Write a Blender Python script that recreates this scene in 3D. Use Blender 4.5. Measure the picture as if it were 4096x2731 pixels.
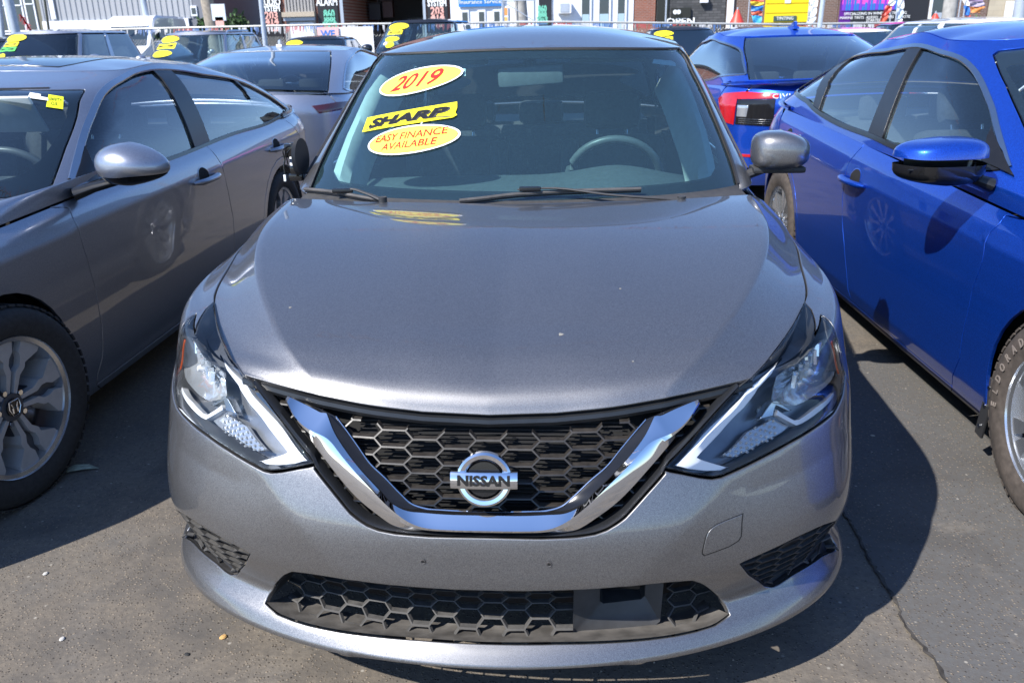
import bpy, bmesh, math, random
import numpy as np
from mathutils import Vector, Matrix
from mathutils.geometry import delaunay_2d_cdt
random.seed(7); rng = np.random.RandomState(7)
for o in list(bpy.data.objects): bpy.data.objects.remove(o)
SC = bpy.context.scene
R_ = math.radians
# ---------------------------------------------------------------- camera
cam = bpy.data.cameras.new('camera'); camo = bpy.data.objects.new('camera', cam); SC.collection.objects.link(camo)
SC.camera = camo
cam.sensor_width = 36; cam.lens = 29.727; cam.clip_start = .05; cam.clip_end = 600
CY, CP, CR = -0.071304, .34871, -0.020787
_f = Vector((math.sin(CY) * math.cos(CP), math.cos(CY) * math.cos(CP), -math.sin(CP)))
_r = Vector((math.cos(CY), -math.sin(CY), 0)); _u = _r.cross(_f)
_r2 = math.cos(CR) * _r + math.sin(CR) * _u; _u2 = -math.sin(CR) * _r + math.cos(CR) * _u
camo.matrix_world = Matrix(((_r2.x, _u2.x, -_f.x, .16653), (_r2.y, _u2.y, -_f.y, -1.4926), (_r2.z, _u2.z, -_f.z, 1.4554), (0, 0, 0, 1)))
cam.dof.use_dof = True; cam.dof.focus_distance = 2.35; cam.dof.aperture_fstop = 8.0
# ---------------------------------------------------------------- sky, sun, exposure
SUN = Vector((-.72, -.70, 1)).normalized()
world = bpy.data.worlds.new('World'); SC.world = world; world.use_nodes = True
_nt = world.node_tree; _nt.nodes.clear()
_sky = _nt.nodes.new('ShaderNodeTexSky'); _sky.sky_type = 'NISHITA'; _sky.sun_disc = False
_sky.sun_elevation = math.asin(SUN.z); _sky.sun_rotation = math.atan2(SUN.x, SUN.y); _sky.altitude = 20
_sky.air_density = 1.0; _sky.dust_density = .35; _sky.ozone_density = 3.0
_bg = _nt.nodes.new('ShaderNodeBackground'); _bg.inputs['Strength'].default_value = .132
_wo = _nt.nodes.new('ShaderNodeOutputWorld')
_tint = _nt.nodes.new('ShaderNodeMix'); _tint.data_type = 'RGBA'; _tint.blend_type = 'MULTIPLY'; _tint.inputs[0].default_value = 1; _tint.inputs[7].default_value = (.86, .97, 1.16, 1)   # the camera's cool daylight balance
_nt.links.new(_sky.outputs[0], _tint.inputs[6]); _nt.links.new(_tint.outputs[2], _bg.inputs[0]); _nt.links.new(_bg.outputs[0], _wo.inputs[0])
_sl = bpy.data.lights.new('sun', 'SUN'); _sl.energy = 5.0; _sl.angle = R_(.53); _sl.color = (1, .955, .89)
_so = bpy.data.objects.new('sun', _sl); SC.collection.objects.link(_so)
_so.rotation_euler = (-SUN).to_track_quat('-Z', 'Y').to_euler()
SC.view_settings.view_transform = 'Standard'; SC.view_settings.look = 'None'
SC.view_settings.exposure = 0.70; SC.view_settings.gamma = 1; SC.view_settings.use_curve_mapping = False
SC.render.engine = 'CYCLES'
SC.cycles.max_bounces = 10; SC.cycles.transparent_max_bounces = 16; SC.cycles.glossy_bounces = 5; SC.cycles.transmission_bounces = 6
SC.cycles.caustics_reflective = False; SC.cycles.caustics_refractive = False

# ---------------------------------------------------------------- smooth surfaces in metres (numpy only)
def _slopes(xs, Y, crease=()):
    # Y (n,...) ; returns left and right slopes per knot
    n = len(xs); d = (Y[1:] - Y[:-1]) / (xs[1:] - xs[:-1]).reshape((-1,) + (1,) * (Y.ndim - 1))
    h = xs[1:] - xs[:-1]
    L = np.zeros_like(Y); Rr = np.zeros_like(Y)
    for i in range(n):
        if i == 0: m = d[0]; L[i] = Rr[i] = m
        elif i == n - 1: L[i] = Rr[i] = d[-1]
        elif i in crease: L[i] = d[i - 1]; Rr[i] = d[i]
        else:
            m = (d[i - 1] * h[i] + d[i] * h[i - 1]) / (h[i] + h[i - 1]); L[i] = Rr[i] = m
    return L, Rr

def herm(xs, Y, x, crease=()):
    """values Y (n, ...) at knots xs, evaluated at x (N,) -> (N, ...)"""
    xs = np.asarray(xs, float); Y = np.asarray(Y, float); x = np.asarray(x, float)
    L, Rr = _slopes(xs, Y, crease)
    i = np.clip(np.searchsorted(xs, x) - 1, 0, len(xs) - 2)
    h = xs[i + 1] - xs[i]; t = (x - xs[i]) / h
    t = t.reshape((-1,) + (1,) * (Y.ndim - 1)); h = h.reshape(t.shape)
    return ((2*t**3 - 3*t**2 + 1) * Y[i] + (t**3 - 2*t**2 + t) * h * Rr[i]
            + (-2*t**3 + 3*t**2) * Y[i + 1] + (t**3 - t**2) * h * L[i + 1])

def herm_pp(xs, Y, x, crease=()):
    """per point values Y (N, n, c) at knots xs, evaluated at x (N,)"""
    xs = np.asarray(xs, float)
    L, Rr = _slopes(xs, np.moveaxis(Y, 1, 0), crease)
    L = np.moveaxis(L, 0, 1); Rr = np.moveaxis(Rr, 0, 1)
    i = np.clip(np.searchsorted(xs, x) - 1, 0, len(xs) - 2); r = np.arange(len(x))
    h = (xs[i + 1] - xs[i])[:, None]; t = (x - xs[i])[:, None] / h
    return ((2*t**3 - 3*t**2 + 1) * Y[r, i] + (t**3 - 2*t**2 + t) * h * Rr[r, i]
            + (-2*t**3 + 3*t**2) * Y[r, i + 1] + (t**3 - t**2) * h * L[r, i + 1])

AST = np.array([0, 1, 1.5, 2, 3.])
def _l5(v): return np.full(5, float(v)) if np.isscalar(v) else np.array(v, float)

class Levels:
    """closed body wall: a stack of plan outlines. a = 0 nose centre, 1 front corner, 2 rear corner, 3 tail centre"""
    def __init__(s, levels, D, n, D2, n2, crease=()):
        s.ks = np.array([l['k'] for l in levels], float)
        s.w = np.array([_l5(l['w']) for l in levels]); s.z = np.array([_l5(l['z']) for l in levels])
        s.y0 = np.array([l['y0'] for l in levels], float); s.y1 = np.array([l['y1'] for l in levels], float)
        s.D = np.array([l.get('D', D) for l in levels], float); s.n = np.array([l.get('n', n) for l in levels], float)
        s.D2, s.n2, s.crease = np.array([l.get('D2', D2) for l in levels], float), n2, crease
    def __call__(s, a, k):
        a = np.clip(np.asarray(a, float), 0, 3); k = np.asarray(k, float)
        a2 = np.minimum(a, 3 - 1e-9)
        w = herm(AST, s.w.T, a2); z = herm(AST, s.z.T, a2)          # (N,K)
        A = a[:, None]
        an = np.clip(A, 1e-6, 1) * np.pi / 2
        x1 = w * np.sin(an) ** (2 / s.n); y1 = s.y0 + s.D * (1 - np.maximum(np.cos(an), 0) ** (2 / s.n))
        ym = s.y0 + s.D + (A - 1) * (s.y1 - s.D2 - s.y0 - s.D)
        at = np.clip(3 - A, 1e-6, 1) * np.pi / 2
        x3 = w * np.sin(at) ** (2 / s.n2); y3 = s.y1 - s.D2 * (1 - np.maximum(np.cos(at), 0) ** (2 / s.n2))
        x = np.where(A < 1, x1, np.where(A < 2, w, x3)); y = np.where(A < 1, y1, np.where(A < 2, ym, y3))
        P = np.stack([x, y, z], -1)
        return herm_pp(s.ks, P, k, s.crease)

class Net:
    """patch through a grid of points: rows = longitudinal curves at us, each with the same vs"""
    def __init__(s, us, vs, G, crease=(), vcrease=()):
        s.us, s.vs, s.G, s.crease, s.vcrease = np.array(us, float), np.array(vs, float), np.array(G, float), crease, vcrease
    def __call__(s, u, v):
        rows = herm(s.vs, np.moveaxis(s.G, 1, 0), np.asarray(v, float), s.vcrease)   # (N,U,3)
        return herm_pp(s.us, rows, np.asarray(u, float), s.crease)

class Sym:
    """mirror a patch defined for u >= 0 to u < 0"""
    def __init__(s, f): s.f = f
    def __call__(s, u, v):
        P = s.f(np.abs(u), v); P = P.copy(); P[:, 0] *= np.where(np.asarray(u) < 0, -1, 1); return P

def resample(pts, n):
    """catmull-rom through pts (m,3), n points evenly by arc length"""
    pts = np.array(pts, float); c = np.r_[0, np.cumsum(np.linalg.norm(np.diff(pts, axis=0), axis=1))]
    return herm(c, pts, np.linspace(0, c[-1], n))

def normals(S, a, k, e=2e-3):
    a = np.asarray(a, float); k = np.asarray(k, float)
    da = S(a + e, k) - S(a - e, k); dk = S(a, k + e * .1) - S(a, k - e * .1)
    N = np.cross(da, dk); return N / np.maximum(np.linalg.norm(N, axis=1, keepdims=True), 1e-12)

def invert(S, tgt, coords, ra, rk, it=12):
    """find (a,k) where the surface has the given two coordinates"""
    tgt = np.atleast_2d(np.array(tgt, float)); ga, gk = np.meshgrid(np.linspace(*ra, 60), np.linspace(*rk, 40)); ga, gk = ga.ravel(), gk.ravel()
    G = S(ga, gk)[:, coords]; j = np.argmin(((G[None] - tgt[:, None]) ** 2).sum(-1), 1)
    a, k = ga[j].copy(), gk[j].copy(); e = 1e-5
    for _ in range(it):
        r = S(a, k)[:, coords] - tgt
        Ja = (S(a + e, k)[:, coords] - S(a - e, k)[:, coords]) / (2*e); Jk = (S(a, k + e)[:, coords] - S(a, k - e)[:, coords]) / (2*e)
        det = Ja[:, 0] * Jk[:, 1] - Ja[:, 1] * Jk[:, 0]; det = np.where(np.abs(det) < 1e-9, 1e-9, det)
        da = (r[:, 0] * Jk[:, 1] - r[:, 1] * Jk[:, 0]) / det; dk = (Ja[:, 0] * r[:, 1] - Ja[:, 1] * r[:, 0]) / det
        a = np.clip(a - np.clip(da, -.1, .1), *ra); k = np.clip(k - np.clip(dk, -.1, .1), *rk)
    return np.stack([a, k], 1)

def dens(pts, step, closed=True):
    """add points so that no edge is longer than step"""
    out = []; n = len(pts)
    for i in range(n if closed else n - 1):
        p, q = np.array(pts[i], float), np.array(pts[(i + 1) % n], float); m = max(1, int(math.ceil(np.linalg.norm(q - p) / step)))
        out += [p + (q - p) * j / m for j in range(m)]
    if not closed: out.append(np.array(pts[-1], float))
    return np.array(out)

def smooth_loop(pts, n=6, corners=()):
    """closed catmull-rom through pts, sharp at the indexes in corners"""
    P = np.array(pts, float); N = len(P); out = []
    for i in range(N):
        p0, p1, p2, p3 = P[i - 1], P[i], P[(i + 1) % N], P[(i + 2) % N]
        if i in corners: p0 = p1 - (p2 - p1)
        if (i + 1) % N in corners: p3 = p2 + (p2 - p1)
        # centripetal-ish: scale tangents by the segment length
        L = np.linalg.norm(p2 - p1) + 1e-9
        m1 = (p2 - p0) / (np.linalg.norm(p2 - p1) + np.linalg.norm(p1 - p0) + 1e-9) * L
        m2 = (p3 - p1) / (np.linalg.norm(p3 - p2) + np.linalg.norm(p2 - p1) + 1e-9) * L
        for j in range(n):
            t = j / n
            out.append((2*t**3 - 3*t**2 + 1) * p1 + (t**3 - 2*t**2 + t) * m1 + (-2*t**3 + 3*t**2) * p2 + (t**3 - t**2) * m2)
    return np.array(out)

# ---------------------------------------------------------------- the shapes of the three near cars
def lv(k, w, z, y0, y1, **kw): return dict(k=k, w=w, z=z, y0=y0, y1=y1, **kw)

def _bump(S):
    """the main car's bumper: skin outboard of a fold running from lamp to intake corner falls back a little"""
    def f(a, k):
        P = S(a, k); x, z = P[:, 0], P[:, 2]
        xc = .27 + (z - .36) * .95
        win = np.clip((z - .30) / .06, 0, 1) * np.clip((.64 - z) / .08, 0, 1)
        d = x - xc; r = .5 * (d + np.sqrt(d * d + .0003)) - .004
        P = P.copy(); P[:, 1] += win * .15 * r * np.exp(-np.maximum(d, 0) / .22)
        return P
    return f

SEN_BODY = _bump(Levels([
    lv(.165, .858, [.178, .168, .16, .17, .2], -.010, 4.55, D=.55, n=2.0),
    lv(.195, .876, [.197, .197, .20, .21, .24], -.068, 4.60, D=.56, n=2.0),
    lv(.225, .870, [.225, .230, .235, .25, .27], -.054, 4.61, D=.55, n=2.05),
    lv(.25, .857, [.25, .262, .27, .28, .3], -.024, 4.62, D=.56, n=2.15),
    lv(.27, .850, [.27, .285, .295, .30, .32], -.008, 4.62, D=.57, n=2.2),
    lv(.31, .866, [.31, .33, .34, .34, .36], -.020, 4.62, D=.6, n=2.3),
    lv(.37, .877, [.37, .39, .40, .42, .42], -.040, 4.62, D=.62, n=2.45),
    lv(.44, .88, [.44, .46, .48, .50, .5], -.042, 4.62, D=.64, n=2.5),
    lv(.50, .88, [.50, .53, .56, .58, .58], -.035, 4.61, D=.66),
    lv(.56, .88, [.56, .60, .64, .67, .66], -.012, 4.60, D=.68),
    lv(.61, .88, [.61, .66, .72, .76, .76], .012, 4.60, D=.7),
    lv(.66, .878, [.66, .72, .79, .84, .86], .048, 4.60, D=.72),
    lv(.71, .872, [.71, .775, .84, .90, .94], .095, 4.60, n=2.75),
    lv(.76, .864, [.76, .825, .885, .94, .99], .135, 4.58, n=2.8),
    lv(.82, .852, [.812, .843, .915, .97, 1.03], .23, 4.56, n=2.6),
    lv(.86, .825, [.842, .874, .940, .985, 1.05], .33, 4.54),
], .75, 2.45, .7, 2.6))

_c = [(0, .107, .706), (0, .127, .739), (0, .2, .780), (0, .35, .825), (0, .6, .885), (0, .87, .929), (0, 1.06, .9455), (0, 1.17, .9485)]
_i = [(.14, .112, .71), (.144, .132, .743), (.155, .2, .786), (.185, .35, .835), (.215, .6, .896), (.235, .87, .937), (.233, 1.06, .9500), (.23, 1.18, .9525)]
_m = [(.25, .118, .721), (.266, .141, .753), (.30, .20, .787), (.35, .34, .835), (.42, .59, .895), (.46, .87, .937), (.466, 1.08, .9520), (.47, 1.20, .9540)]
_r = [(.367, .136, .735), (.392, .161, .765), (.443, .215, .796), (.52, .33, .836), (.64, .58, .897), (.714, .87, .943), (.731, 1.11, .9590), (.735, 1.23, .9620)]
_q = [(.47, .17, .746), (.50, .202, .768), (.56, .275, .787), (.64, .42, .822), (.725, .67, .868), (.775, .93, .898), (.777, 1.13, .931), (.768, 1.245, .949)]
_e = [(.56, .207, .755), (.592, .247, .769), (.655, .335, .785), (.745, .53, .818), (.793, .778, .852), (.822, 1.0, .875), (.812, 1.16, .910), (.79, 1.255, .935)]
SEN_HOOD = Sym(Net([0, .2, .42, .68, .84, 1], [0, .045, .12, .27, .5, .74, .90, 1], [_c, _i, _m, _r, _q, _e], crease=(1, 3)))

SEN_CAB = Levels([
    lv(0, .81, [.93, .955, .965, .985, 1.02], 1.20, 4.35),
    lv(.25, .775, [1.04, 1.06, 1.07, 1.085, 1.13], 1.40, 4.15),
    lv(.5, .735, [1.16, 1.17, 1.175, 1.185, 1.22], 1.59, 3.95),
    lv(.75, .69, [1.285, 1.285, 1.29, 1.28, 1.30], 1.765, 3.70),
    lv(1.0, .635, [1.403, 1.393, 1.415, 1.385, 1.395], 1.93, 3.45),
], .40, 2.6, .5, 2.6)

ACC_BODY = Levels([
    lv(.17, .85, [.17, .15, .15, .17, .25], .08, 4.80),
    lv(.21, .875, [.21, .19, .19, .20, .28], .0, 4.84),
    lv(.26, .885, [.26, .23, .235, .24, .30], -.01, 4.85),
    lv(.34, .905, [.34, .30, .30, .31, .36], .0, 4.86),
    lv(.46, .922, [.46, .44, .44, .44, .46], -.01, 4.87),
    lv(.60, .927, [.60, .60, .60, .60, .6], .0, 4.87),
    lv(.72, .93, [.70, .72, .735, .74, .74], .03, 4.87),
    lv(.82, .93, [.76, .805, .835, .855, .87], .09, 4.87),
    lv(.90, .905, [.79, .865, .90, .925, .96], .16, 4.85),
    lv(.96, .872, [.82, .895, .947, .972, 1.02], .28, 4.80),
], .85, 2.6, .8, 2.8, crease=(2, 7))
ACC_CAB = Levels([
    lv(0, .872, [.935, .935, .947, .972, 1.04], 1.25, 4.78),
    lv(.25, .832, [1.05, 1.055, 1.07, 1.09, 1.15], 1.47, 4.52),
    lv(.5, .785, [1.165, 1.165, 1.18, 1.19, 1.24], 1.68, 4.25),
    lv(.75, .725, [1.27, 1.265, 1.28, 1.27, 1.29], 1.89, 3.95, D=.42, D2=.65),
    lv(1.0, .645, [1.345, 1.335, 1.352, 1.335, 1.345], 2.30, 3.60, D=.25, D2=.45),
], .50, 2.6, .75, 2.8)

CIV_BODY = Levels([
    lv(.15, .82, [.17, .14, .14, .15, .22], .08, 4.58),
    lv(.20, .85, [.21, .18, .185, .19, .26], .0, 4.60),
    lv(.26, .875, [.26, .24, .25, .25, .30], -.01, 4.62),
    lv(.36, .885, [.36, .34, .345, .35, .38], -.01, 4.63),
    lv(.48, .895, [.48, .46, .46, .46, .48], -.01, 4.63),
    lv(.60, .90, [.60, .60, .60, .62, .62], .0, 4.63),
    lv(.72, .90, [.70, .71, .72, .75, .76], .04, 4.63),
    lv(.80, .898, [.74, .765, .79, .835, .86], .10, 4.63),
    lv(.87, .872, [.77, .82, .87, .92, .96], .18, 4.60),
    lv(.93, .84, [.80, .86, .925, .985, 1.03], .30, 4.56),
], .85, 2.6, .7, 2.8, crease=(2, 7))
CIV_CAB = Levels([
    lv(0, .838, [.91, .905, .93, .985, 1.04], 1.20, 4.66),
    lv(.25, .80, [1.03, 1.03, 1.04, 1.08, 1.12], 1.43, 4.42),
    lv(.5, .752, [1.145, 1.145, 1.16, 1.18, 1.21], 1.65, 4.17),
    lv(.75, .695, [1.265, 1.26, 1.28, 1.28, 1.30], 1.86, 3.88),
    lv(1.0, .600, [1.405, 1.395, 1.425, 1.395, 1.395], 2.16, 3.52, D=.35, D2=.5),
], .50, 2.6, .75, 2.8)

class Roof:
    """height field over the top outline of a cab"""
    def __init__(s, cab, ym, zm, p=2.4):
        aa = np.linspace(0, 3, 241); B = cab(aa, np.full(241, 1.0)); o = np.argsort(B[:, 1]); s.B = B[o]
        s.yf, s.yr = B[0, 1], B[-1, 1]; s.zf, s.zr = B[0, 2], B[-1, 2]; s.ym, s.zm, s.p = ym, zm, p
        s.loop = B
    def __call__(s, x, y):
        x = np.asarray(x, float); y = np.asarray(y, float); yy = np.clip(y, s.yf, s.yr)
        zc = herm(np.array([s.yf, s.yf * .62 + s.ym * .38, s.ym, s.yr * .62 + s.ym * .38, s.yr]),
                  np.array([s.zf, s.zf * .35 + s.zm * .65, s.zm, s.zr * .30 + s.zm * .70, s.zr]), yy)
        xe = np.maximum(np.interp(yy, s.B[:, 1], s.B[:, 0]), .02); ze = np.interp(yy, s.B[:, 1], s.B[:, 2])
        t = np.clip(np.abs(x) / xe, 0, 1)
        return np.stack([x, y, zc - (zc - ze) * t ** s.p], 1)
SEN_ROOF = Roof(SEN_CAB, 2.75, 1.492)
ACC_ROOF = Roof(ACC_CAB, 2.85, 1.392)
CIV_ROOF = Roof(CIV_CAB, 2.75, 1.470)
PLACE = {'sen': (0, 0, 0), 'acc': (-2.56, 0.0, 0.0), 'civ': (2.535, .03, 2.7)}      # x, y, yaw in degrees

# outlines measured on the car surfaces, in surface coordinates
TR = {
'lamp': [[0.2195,0.6137],[0.2695,0.6534],[0.2952,0.6897],[0.3302,0.7261],[0.3612,0.7393],[0.3959,0.7563],[0.4775,0.7905],[0.5414,0.8089],[0.636,0.8261],[0.6368,0.8124],[0.6145,0.7946],[0.5705,0.7641],[0.6187,0.7792],[0.6572,0.7934],[0.6815,0.7521],[0.6906,0.7293],[0.7288,0.6852],[0.7548,0.6467],[0.7075,0.6251],[0.6377,0.614],[0.5565,0.6132],[0.4733,0.6087],[0.4075,0.6003],[0.3512,0.5908],[0.3158,0.5849],[0.2992,0.5854],[0.2786,0.5913],[0.2461,0.6035]],
'drl': [[0.2376,0.6156],[0.273,0.6431],[0.3177,0.683],[0.3584,0.7203],[0.4041,0.7371],[0.4618,0.764],[0.4254,0.7319],[0.3876,0.713],[0.3674,0.6838],[0.3292,0.6537],[0.2808,0.6232],[0.3095,0.6089],[0.343,0.5929],[0.3245,0.589],[0.2948,0.594],[0.2625,0.6034]],
'bowl': [[0.4394,0.6838],[0.4406,0.7245],[0.5232,0.7313],[0.5926,0.7421],[0.6543,0.7411],[0.7386,0.701],[0.8018,0.6587],[0.737,0.6475],[0.6237,0.6529],[0.5242,0.6566],[0.4772,0.6679]],
'boom': [[0.4587,0.6559],[0.4638,0.664],[0.5119,0.6383],[0.5285,0.6353],[0.5963,0.6371],[0.707,0.6303],[0.7116,0.62],[0.6091,0.623],[0.5386,0.6232],[0.5166,0.6251]],
'turn': [[0.3329,0.6177],[0.3945,0.6479],[0.463,0.6529],[0.5177,0.6289],[0.4869,0.6237],[0.4355,0.6185],[0.3903,0.6095],[0.358,0.6054]],
'park': [[0.4167,0.6573],[0.4472,0.6811],[0.4643,0.6773],[0.5169,0.6514],[0.504,0.6515],[0.4642,0.6678],[0.4577,0.6547]],
'zoneOut': [[0.2175,0.6044],[0.2054,0.5906],[0.1901,0.5729],[0.1754,0.5549],[0.1579,0.533],[0.1478,0.5242],[0.133,0.5136],[0.1171,0.5071],[0.0944,0.5034],[0.0529,0.5023],[0.0078,0.5046],[0.0,0.5049]],
'vOut': [[0.2551,0.709],[0.2524,0.6956],[0.2451,0.6735],[0.2275,0.6474],[0.1958,0.6173],[0.1671,0.5845],[0.1412,0.5557],[0.1203,0.5381],[0.1065,0.5254],[0.0945,0.5153],[0.0801,0.5126],[0.0404,0.5133],[0.0,0.5134]],
'vRidge': [[0.2474,0.7142],[0.2432,0.6865],[0.2212,0.6649],[0.1957,0.6595],[0.1793,0.6402],[0.1531,0.615],[0.1309,0.5921],[0.1073,0.5634],[0.0853,0.5398],[0.07,0.5274],[0.0568,0.5226],[0.0334,0.5216],[0.0,0.5222]],
'vIn': [[0.2493,0.7174],[0.2139,0.7066],[0.1938,0.6975],[0.1837,0.6988],[0.1863,0.6677],[0.1705,0.6411],[0.1425,0.6114],[0.1176,0.5832],[0.1005,0.5608],[0.0801,0.5478],[0.0582,0.5459],[0.0344,0.5449],[0.0,0.5456]],
'bez': [[0.1733,0.6974],[0.1676,0.6771],[0.157,0.6536],[0.1343,0.6255],[0.1119,0.6036],[0.0904,0.5762],[0.0759,0.5594],[0.0582,0.552],[0.0344,0.5506],[0.0,0.5507]],
'intake': [[0.3984,0.2457],[0.3885,0.2607],[0.3399,0.307],[0.2977,0.3465],[0.2712,0.3667],[0.2369,0.373],[0.1977,0.3779],[0.152,0.3819],[0.1058,0.3802],[0.0644,0.3794],[0.0282,0.3783],[0.0,0.3789]],
'intakeLow': [[0.3974,0.2465],[0.3672,0.2387],[0.3307,0.2371],[0.2968,0.2368],[0.2342,0.2381],[0.1766,0.2402],[0.0977,0.2427],[0.002,0.2432]],
'fog': [[0.676,0.3721],[0.5928,0.4001],[0.507,0.4092],[0.4481,0.4047],[0.3972,0.3972],[0.3596,0.3892],[0.4034,0.3369],[0.4885,0.2717],[0.5133,0.2645],[0.5706,0.2661],[0.6309,0.263],[0.7159,0.2555],[0.8201,0.2415],[0.6379,0.3621]],
'tow': [[0.2772,0.4387],[0.2839,0.4695],[0.2924,0.486],[0.3108,0.496],[0.3609,0.5035],[0.3577,0.4837],[0.349,0.449],[0.2819,0.4318]],
'screws': [[0.0577,0.4475]],
'ws': [[0.6816,0.0337],[0.7194,0.179],[0.7482,0.3976],[0.7601,0.6018],[0.7577,0.7925],[0.8733,0.9601],[0.5058,0.9818],[0.1852,0.9878],[0.0146,0.9973]],
'glassvis': [[0.5517,0.1225],[0.6283,0.1953],[0.6526,0.2589],[0.6738,0.6245],[0.6702,0.8498],[0.6216,0.9052],[0.0148,0.9337]],
'A_dlo': [[0.8286,0.0632],[0.8115,0.1814],[0.7935,0.4582],[0.8481,0.6604],[0.954,0.8113],[1.1354,0.9195],[1.5579,0.9065],[1.9176,0.8399],[2.1347,0.635],[2.1763,0.3497],[2.1633,0.0698],[2.0018,0.0237],[1.8504,0.0],[1.6482,0.0247],[1.4911,0.0162],[1.3033,0.0],[1.0818,0.0144]],
'A_Bp': [[1.4201,0.8494],[1.405,0.0256],[1.6364,0.8564],[1.4933,0.024]],
'A_qp': [[2.0989,0.6074],[2.1042,0.5675],[1.8511,0.006],[1.8773,0.014]],
'A_wsc': [[0.7556,0.7731],[0.7142,0.7944],[0.7082,0.0271],[0.7412,0.0253],[0.5434,0.0005],[0.2868,0.8171],[0.7136,0.5919],[0.6966,0.2927]],
'A_sh': [[1.1412,0.9597],[1.1504,0.9155],[1.1627,0.8348],[1.1902,0.6962],[1.2018,0.5827],[1.2037,0.4492],[1.5998,0.8783],[1.6239,0.6949],[1.6365,0.5673],[1.6327,0.4446],[2.0247,0.8483],[2.0582,0.7749]],
'A_hood': [[1.0244,0.96],[1.0576,0.9312],[1.0504,0.8856],[1.0175,0.8824]],
'C_dlo': [[2.3554,0.2216],[2.0225,0.2031],[1.8439,0.1293],[1.6568,0.1007],[1.4232,0.1102],[1.2922,0.0904],[1.0734,0.0873],[0.7214,0.16],[0.7071,0.385],[0.6985,0.5643],[0.7388,0.7743],[0.8632,0.8762],[1.1719,0.9087],[1.6114,0.8947],[2.0781,0.8638],[2.3554,0.7321],[2.3554,0.4778]],
'C_Bp': [[1.5823,0.8611],[1.4549,0.1535],[1.3618,0.8728],[1.3647,0.1349]],
'C_qp': [[2.3554,0.6672],[2.2414,0.7163],[1.9035,0.1689],[1.8536,0.1905]],
'C_ws': [[0.6324,0.8801],[0.5783,0.5122]],
'C_sh': [[1.569,0.93],[1.5945,0.8404],[1.6055,0.6724],[1.5834,0.4824],[1.088,0.93],[1.1329,0.8558],[1.1512,0.7868],[1.1839,0.6022],[1.9524,0.7515],[1.9115,0.5347],[1.8619,0.3418],[1.1989,0.3476],[1.2262,0.1963]],
'wr_blade': [[-0.0943,0.0061],[-0.0465,0.022],[-0.0051,0.0416],[0.0817,0.0551],[0.2614,0.0487]],
'wr_arm': [[0.3726,-0.0419],[0.1766,0.008],[0.0486,0.0572],[0.0,0.0529]],
'wl_blade': [[-0.6911,0.0008],[-0.4914,0.0149],[-0.3768,0.0033],[-0.285,-0.0104]],
'wl_arm': [[-0.2892,-0.0227],[-0.3583,0.0114],[-0.4204,0.0258],[-0.464,0.0041]],
'st2019': [[-0.35,0.7713],[-0.1615,0.832],[-0.3546,0.866]],
'stSharp': [[-0.3398,0.5207],[-0.1534,0.5781],[-0.3449,0.5685]],
'stEasy': [[-0.292,0.3843],[-0.1278,0.4301],[-0.3045,0.4716]],
'stWhite': [[-0.1706,0.8433],[-0.1576,0.8427],[-0.1743,0.8702]],
'stWhite2': [[0.5633,0.8979],[0.6445,0.8829],[0.5799,0.9241]],
'stA_yel': [[0.5965,0.659],[0.6381,0.6448],[0.5921,0.7128]],
'stA_wht': [[0.5042,0.7119],[0.5555,0.694],[0.4953,0.738]],
'stA_warn': [[0.4719,0.6157],[0.5376,0.6103],[0.4696,0.6309]],
'A_sail': [[0.8255,0.2747],[0.8501,0.0494],[0.9848,0.0435]],
'C_sail': [[0.73,0.3939],[0.723,0.1597],[0.8381,0.2092]],
}
TR = {k: np.array(v) for k, v in TR.items()}
# ---------------------------------------------------------------- mesh helpers
def link(name, me, parent=None):
    o = bpy.data.objects.new(name, me); SC.collection.objects.link(o)
    if parent is not None: o.parent = parent
    return o
def tag(o, label=None, cat=None, group=None, kind=None):
    if label: o['label'] = label
    if cat: o['category'] = cat
    if group: o['group'] = group
    if kind: o['kind'] = kind
    return o
def empty(name, loc=(0, 0, 0), rz=0, label=None, cat=None, group=None):
    o = bpy.data.objects.new(name, None); SC.collection.objects.link(o); o.location = loc; o.rotation_euler = (0, 0, rz)
    o.empty_display_size = .1
    return tag(o, label, cat, group)
def mesh(name, V, F, mat, parent=None, smooth=True, cn=None, auto=None):
    me = bpy.data.meshes.new(name); me.from_pydata([tuple(map(float, v)) for v in V], [], [tuple(map(int, f)) for f in F])
    me.materials.append(mat)
    me.polygons.foreach_set('use_smooth', [smooth] * len(me.polygons))
    if cn is not None: me.normals_split_custom_set_from_vertices([tuple(map(float, n)) for n in cn])
    elif auto: me.set_sharp_from_angle(angle=R_(auto))
    me.update()
    return link(name, me, parent)

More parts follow.
